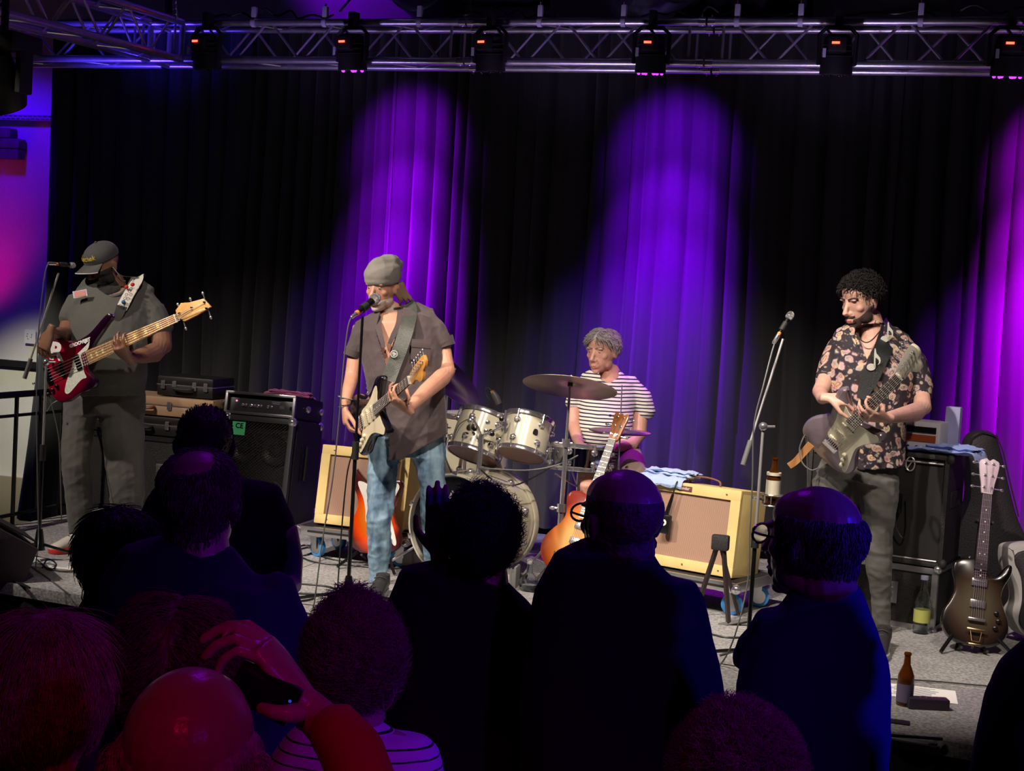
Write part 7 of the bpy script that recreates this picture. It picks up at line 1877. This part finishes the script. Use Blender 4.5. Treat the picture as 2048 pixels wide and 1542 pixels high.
# A2 dark haired woman
pA, MA, dA_ = spectator('person with long straight black hair low at the left before the bassist', 236, 1122, 3.6, .225, 190,
    [(1160, 205, 285), (1185, 170, 320), (1215, 150, 340), (1300, 150, 350), (1450, 155, 355)], blk, 'long', seed=5, wide=.95)
h, hv, hn, hl = patch(dA_, MA, scalp(.62, .0), .026, 'hair', hdark, pA, .003, 50)
mb = MB()
limb(mb, [(236, 1075, 56, .02), (235, 1110, 66, .01), (232, 1160, 66, -.02), (228, 1200, 60, -.04), (224, 1235, 46, -.05)], 3.66, .55)
garment(mb, 'long_hair', hdark, pA, .009, .003, 30, 7, 4)
strands(hv, hn, MA, 1800, .08, .0012, 'down', 13, hdark, pA, lift=.003, seg=4)
mb = MB()
# A1 blond bob
pA, MA, dA_ = spectator('person with straight shoulder length blond hair at the lower left corner', 100, 1378, 2.3, .23, 196,
    [(1440, 60, 165), (1468, 5, 205), (1500, -40, 222), (1542, -70, 235), (1700, -80, 240)], cloth('dark_jacket', (.012, .012, .03), .85), 'bob', seed=6)
mb = MB()
limb(mb, [(112, 1262, 70, .02), (105, 1300, 95, .01), (100, 1350, 106, -.01), (98, 1400, 108, -.02), (98, 1440, 106, -.03), (99, 1462, 96, -.03)], 2.32, .72)
limb(mb, [(40, 1330, 60, .05), (28, 1400, 62, .04), (26, 1450, 58, .03)], 2.34, .8)
hb(mb, MA, HC[0], [q*1.0 for q in HC[1]]); me = vox(mb, .006, 6); dh_ = tonp(me)
npmesh('hair', dh_[0]+dh_[1]*(.004*folds(dh_[0], 40, 9, (1.6, 1.6, .25)))[:, None], quads(*dh_[2:]), hblond, pA)
k_ = dh_[0][:, 2] > np.quantile(dh_[0][:, 2], .35)
strands(dh_[0][k_], dh_[1][k_], MA, 7500, .17, .00055, 'down', 14, hblond, pA, lift=.004, seg=6, down=1.6)
# A5 brown layered hair
pA, MA, dA_ = spectator('person with tousled brown hair standing behind the bald spectator', 353, 1342, 2.4, .23, 176,
    [(1420, 300, 410), (1450, 270, 455), (1490, 252, 480), (1542, 246, 490), (1700, 245, 492)], blk, 'layered', seed=7)
mb = MB()
limb(mb, [(352, 1232, 66, .02), (352, 1262, 94, .01), (353, 1310, 108, .0), (356, 1360, 108, -.01), (356, 1400, 98, -.02), (352, 1430, 80, -.02)], 2.4, .85)
hb(mb, MA, HC[0], [q*1.0 for q in HC[1]]); me = vox(mb, .006, 6); dh_ = tonp(me)
npmesh('hair', dh_[0]+dh_[1]*(.006*folds(dh_[0], 34, 19, (1.4, 1.4, .4)))[:, None], quads(*dh_[2:]), hbrn, pA)
strands(dh_[0], dh_[1], MA, 8500, .09, .0006, 'side', 15, hbrn, pA, lift=.010, seg=5)
# A8 woman with pinned up hair, striped shirt
st8 = stripemat('striped_shirt_thin', (.80, .66, .85), (.01, .008, .02), .0205, .16, .5)
pA, MA, dA_ = spectator('person with pinned up curly hair and a thinly striped top', 711, 1325, 2.8, .235, 186,
    [(1425, 655, 770), (1450, 600, 810), (1470, 560, 850), (1500, 535, 880), (1542, 525, 895), (1700, 520, 900)], st8, 'updo', seed=8, wide=.98,
    neck=[(712, 1370, 58), (713, 1440, 58)])
mb = MB()
limb(mb, [(700, 1212, 46, .02), (705, 1240, 72, .01), (708, 1290, 87, .0), (712, 1345, 84, -.0), (716, 1375, 66, -.02)], 2.8, .98)
hb(mb, MA, HC[0], [q*.92 for q in HC[1]]); me = vox(mb, .006, 6); dh_ = tonp(me)
npmesh('hair', dh_[0]+dh_[1]*(.009*folds(dh_[0], 36, 29))[:, None], quads(*dh_[2:]), hash_, pA)
strands(dh_[0], dh_[1], MA, 8000, .06, .0006, 'curl', 16, hash_, pA, lift=.012, seg=5)
for s in range(3):
    pts = [(778, 1350, -.03), (786+s*3, 1375, -.03), (779+s*4, 1395, -.03), (768+s*6, 1412, -.03)]
    MB().tube(crom([at(x, y, 2.8+dd) for x, y, dd in pts], 5), .0018, 5).build('loose_curl', hash_, pA, world=True)
MB().tube(crom([at(x, y, 2.73) for x, y in ((777, 1348), (786, 1372), (785, 1400), (770, 1420), (766, 1400), (772, 1372), (777, 1352))], 4), .0016, 5).build('loose_curl', hash_, pA, world=True)
# A9 silhouette with raised hand
pA, MA, dA_ = spectator('person with short wavy dark hair raising a hand before the bass drum', 962, 1080, 3.5, .235, 172,
    [(1128, 905, 1010), (1150, 850, 1050), (1180, 790, 1085), (1230, 765, 1085), (1350, 752, 1088), (1542, 750, 1090)], blk, 'wavy', seed=9,
    arms=[{'skin': [(868, 1185, 24, .10), (876, 1140, 17, .16), (880, 1118, 14, .17)], 'sleeve': [(820, 1230, 48, .0), (835, 1250, 40, .08), (868, 1200, 36, .10), (874, 1165, 30, .12)]}],
    hands=[((at(880, 1112, 3.57), UPV+RIGHT*.02, FWD*1.0, 1), dict(curl=(6, 10, 8), size=.95, spread=.02))])
mb = MB()
limb(mb, [(958, 1000, 52, .02), (960, 1020, 72, .01), (962, 1055, 78, .0), (966, 1090, 70, .0), (966, 1112, 56, .0)], 3.4, .95)
hb(mb, MA, HC[0], [q*.90 for q in HC[1]]); me = vox(mb, .007, 6); dh_ = tonp(me)
npmesh('hair', dh_[0]+dh_[1]*(.008*folds(dh_[0], 30, 39))[:, None], quads(*dh_[2:]), hdark, pA)
strands(dh_[0], dh_[1], MA, 4500, .05, .0008, 'curl', 17, hdark, pA, lift=.006, seg=4)
# A10 bald man with glasses
pA, MA, dA_ = spectator('person with shaved head and dark rimmed glasses in a black jacket, centre', 1240, 1044, 3.30, .245, 150,
    [(1082, 1190, 1308), (1100, 1160, 1330), (1130, 1105, 1358), (1165, 1068, 1392), (1230, 1050, 1420), (1320, 1042, 1442), (1420, 1038, 1458), (1542, 1035, 1470)], blkj, 'bald', seed=10, wide=1.06, sk=skb, neck=[(1250, 1065, 56), (1248, 1110, 62)])
h10 = hairm('hair_shaved', (.16, .09, .085))
h, hv, hn, hl = patch(dA_, MA, lambda x, y, z: np.minimum(scalp(.50, .12)(x, y, z), np.minimum(.74-z, .20-y)), .0025, 'hair', h10, pA, .0006, 200)
MB().tube(crom([at(x, y, 3.36+dd) for x, y, dd in ((1200, 1092, -.02), (1225, 1078, -.11), (1262, 1074, -.12), (1300, 1088, -.03))], 5), .018, 10, flat=1).build('collar', blkj, pA, world=True)
def glasses(M, root, name='glasses', lens=False, m=None, sc=1.0):
    m = m or blackp; S_ = M.to_scale().x; q = None
    for s in (-1, 1):
        pts = [M@Vector((s*.15+.115*math.cos(a)*sc, .44+.0*abs(math.cos(a)), .525+.085*math.sin(a))) for a in [i*PI/9 for i in range(19)]]
        o = MB().tube(pts, .012*S_, 6).build('spectacle_frame', m, root, world=True)
        MB().tube([M@Vector((s*.265, .43, .545)), M@Vector((s*.34, .30, .55)), M@Vector((s*.365, -.02, .55)), M@Vector((s*.36, -.10, .50))], .011*S_, 6).build('temple', m, o, world=True)
        if lens:
            MB().add(pts[:-1], [tuple(range(len(pts)-1))]).build('lens', mat('lens_glass', (.9, .9, .95), .05, trans=.95), o, world=True)
    MB().tube([M@Vector((-.045, .45, .54)), M@Vector((0, .47, .55)), M@Vector((.045, .45, .54))], .011*S_, 6).build('bridge', m, root, world=True)
glasses(MA, pA)
# A11 older man in blue jacket
pA, MA, dA_ = spectator('person with glasses, grey fringe of hair and blue jacket right of centre', 1624, 1086, 3.0, .240, 138,
    [(1150, 1590, 1705), (1172, 1575, 1722), (1205, 1560, 1742), (1250, 1530, 1765), (1300, 1490, 1782), (1380, 1470, 1790), (1470, 1462, 1788), (1542, 1462, 1782)], blj, 'fringe', seed=12, wide=1.0, sk=skb, neck=[(1645, 1110, 60), (1650, 1180, 66)],
    arms=[{'skin': [(1520, 1300, 30, .02), (1500, 1310, 24, .06)], 'sleeve': [(1545, 1235, 40, .0), (1515, 1290, 44, .03), (1490, 1320, 34, .10)]}])
h11 = hairm('hair_fringe_grey', (.17, .14, .16))
h, hv, hn, hl = patch(dA_, MA, lambda x, y, z: np.minimum(scalp(.44, .30)(x, y, z), np.minimum(.74-z, .14-y)), .009, 'hair', h11, pA, .003, 60)
strands(hv, hn, MA, 2200, .022, .0011, 'down', 18, h11, pA, lift=.008, seg=4)
glasses(MA, pA, lens=True, m=silver)
# A12 grey tousled head
pA, MA, dA_ = spectator('person with tousled short hair cut by the bottom edge right of centre', 1470, 1570, 2.2, .23, 178,
    [(1680, 1400, 1550), (1710, 1340, 1610), (1760, 1300, 1650), (1900, 1290, 1660)], blk, 'tousled', seed=13)
mb = MB()
limb(mb, [(1466, 1460, 66, .02), (1468, 1490, 96, .01), (1470, 1540, 106, .0), (1472, 1600, 98, .0)], 2.2, .95)
hb(mb, MA, HC[0], [q*.88 for q in HC[1]]); me = vox(mb, .006, 6); dh_ = tonp(me)
npmesh('hair', dh_[0]+dh_[1]*(.006*folds(dh_[0], 34, 59))[:, None], quads(*dh_[2:]), hgry, pA)
kk_ = dh_[0][:, 2] > np.quantile(dh_[0][:, 2], .3)
strands(dh_[0][kk_], dh_[1][kk_], MA, 9000, .04, .0005, 'curl', 20, hgry, pA, lift=.020, seg=5)
# A13 right edge
pA, MA, dA_ = spectator('person in black at the right picture edge, only shoulder and arm in view', 2150, 1150, 2.7, .235, 180,
    [(1250, 2090, 2210), (1275, 2040, 2260), (1320, 1995, 2305), (1400, 1965, 2330), (1480, 1945, 2350), (1542, 1935, 2360)], blk, 'none', seed=14)
h, hv, hn, hl = patch(dA_, MA, scalp(.60, .10), .015, 'hair', hdark, pA, .003, 60)
# A6 bald man holding up a camera
skm = skin('skin_bald_shiny', (.56, .30, .25), .26)
orj = cloth('orange_jacket', (.50, .07, .02), .8)
pA, MA, dA_ = spectator('bald person in a reddish jacket holding up a small camera, lowest at left', 382, 1524, 1.75, .235, 184,
    [(1640, 320, 450), (1680, 240, 530), (1740, 160, 620), (1820, 140, 650), (2000, 140, 650)], orj, 'bald', seed=15, wide=1.0, sk=skm, neck=[(382, 1580, 92), (382, 1680, 100)],
    arms=[{'skin': [(700, 1500, 52, .10), (640, 1440, 42, .14), (612, 1412, 38, .15)], 'sleeve': [(560, 1760, 90, .02), (700, 1700, 88, .05), (735, 1600, 84, .08), (700, 1500, 74, .11), (660, 1445, 62, .13)]}], bodyv=.0042,
    hands=[((at(612, 1408, 1.90), -RIGHT*.55+UPV*.75, -RIGHT*.75-UPV*.45+FWD*.12, -1), dict(curl=((18, 38, 22), (24, 40, 26), (30, 44, 30), (36, 50, 34)), size=.98, spread=.03,
        thumb=[at(600, 1425, 1.86), at(572, 1428, 1.84), at(545, 1424, 1.84), at(522, 1416, 1.85)]))])
h6 = hairm('hair_side_light', (.46, .38, .36))
h, hv, hn, hl = patch(dA_, MA, lambda x, y, z: np.minimum(scalp(.50, .02)(x, y, z), np.minimum(.50+.30*np.clip((np.abs(x)-.22)/.1, 0, 1)*0+.0-z+np.clip(np.abs(x)-.1, 0, .3)*.8, .15-y)), .010, 'hair', h6, pA, .003, 70)
strands(hv, hn, MA, 5500, .045, .0005, 'down', 22, h6, pA, lift=.008, seg=4)
cam_ = thing('compact_camera', 'small black camera held up in the raised hand at lower left', 'camera', at(530, 1385, 1.87))
Rc = Matrix((RIGHT, UPV, -FWD)).transposed()@rm3((-28, 'Z'))
MB().box((0, 0, 0), (.088, .052, .022), Rc, bev=.005).build('body', blackp, cam_)
MB().box(Rc@Vector((-.004, -.002, .0115)), (.058, .038, .001), Rc).build('screen', mat('screen_dark', (.008, .008, .012), .12), cam_, smooth=False)
MB().lathe([(.0022, 0), (.0018, .001)], Rc@Vector((.034, .008, .011)), Rc@Vector((0, 0, 1)), 8).build('button', mat('blue_led', (0, 0, .2), .4, emit=(.05, .1, 1), estr=.5), cam_)
MB().lathe([(.020, 0), (.019, .016), (.016, .018)], Rc@Vector((0, 0, -.011)), Rc@Vector((0, 0, -1)), 18).build('lens_barrel', blackp, cam_)
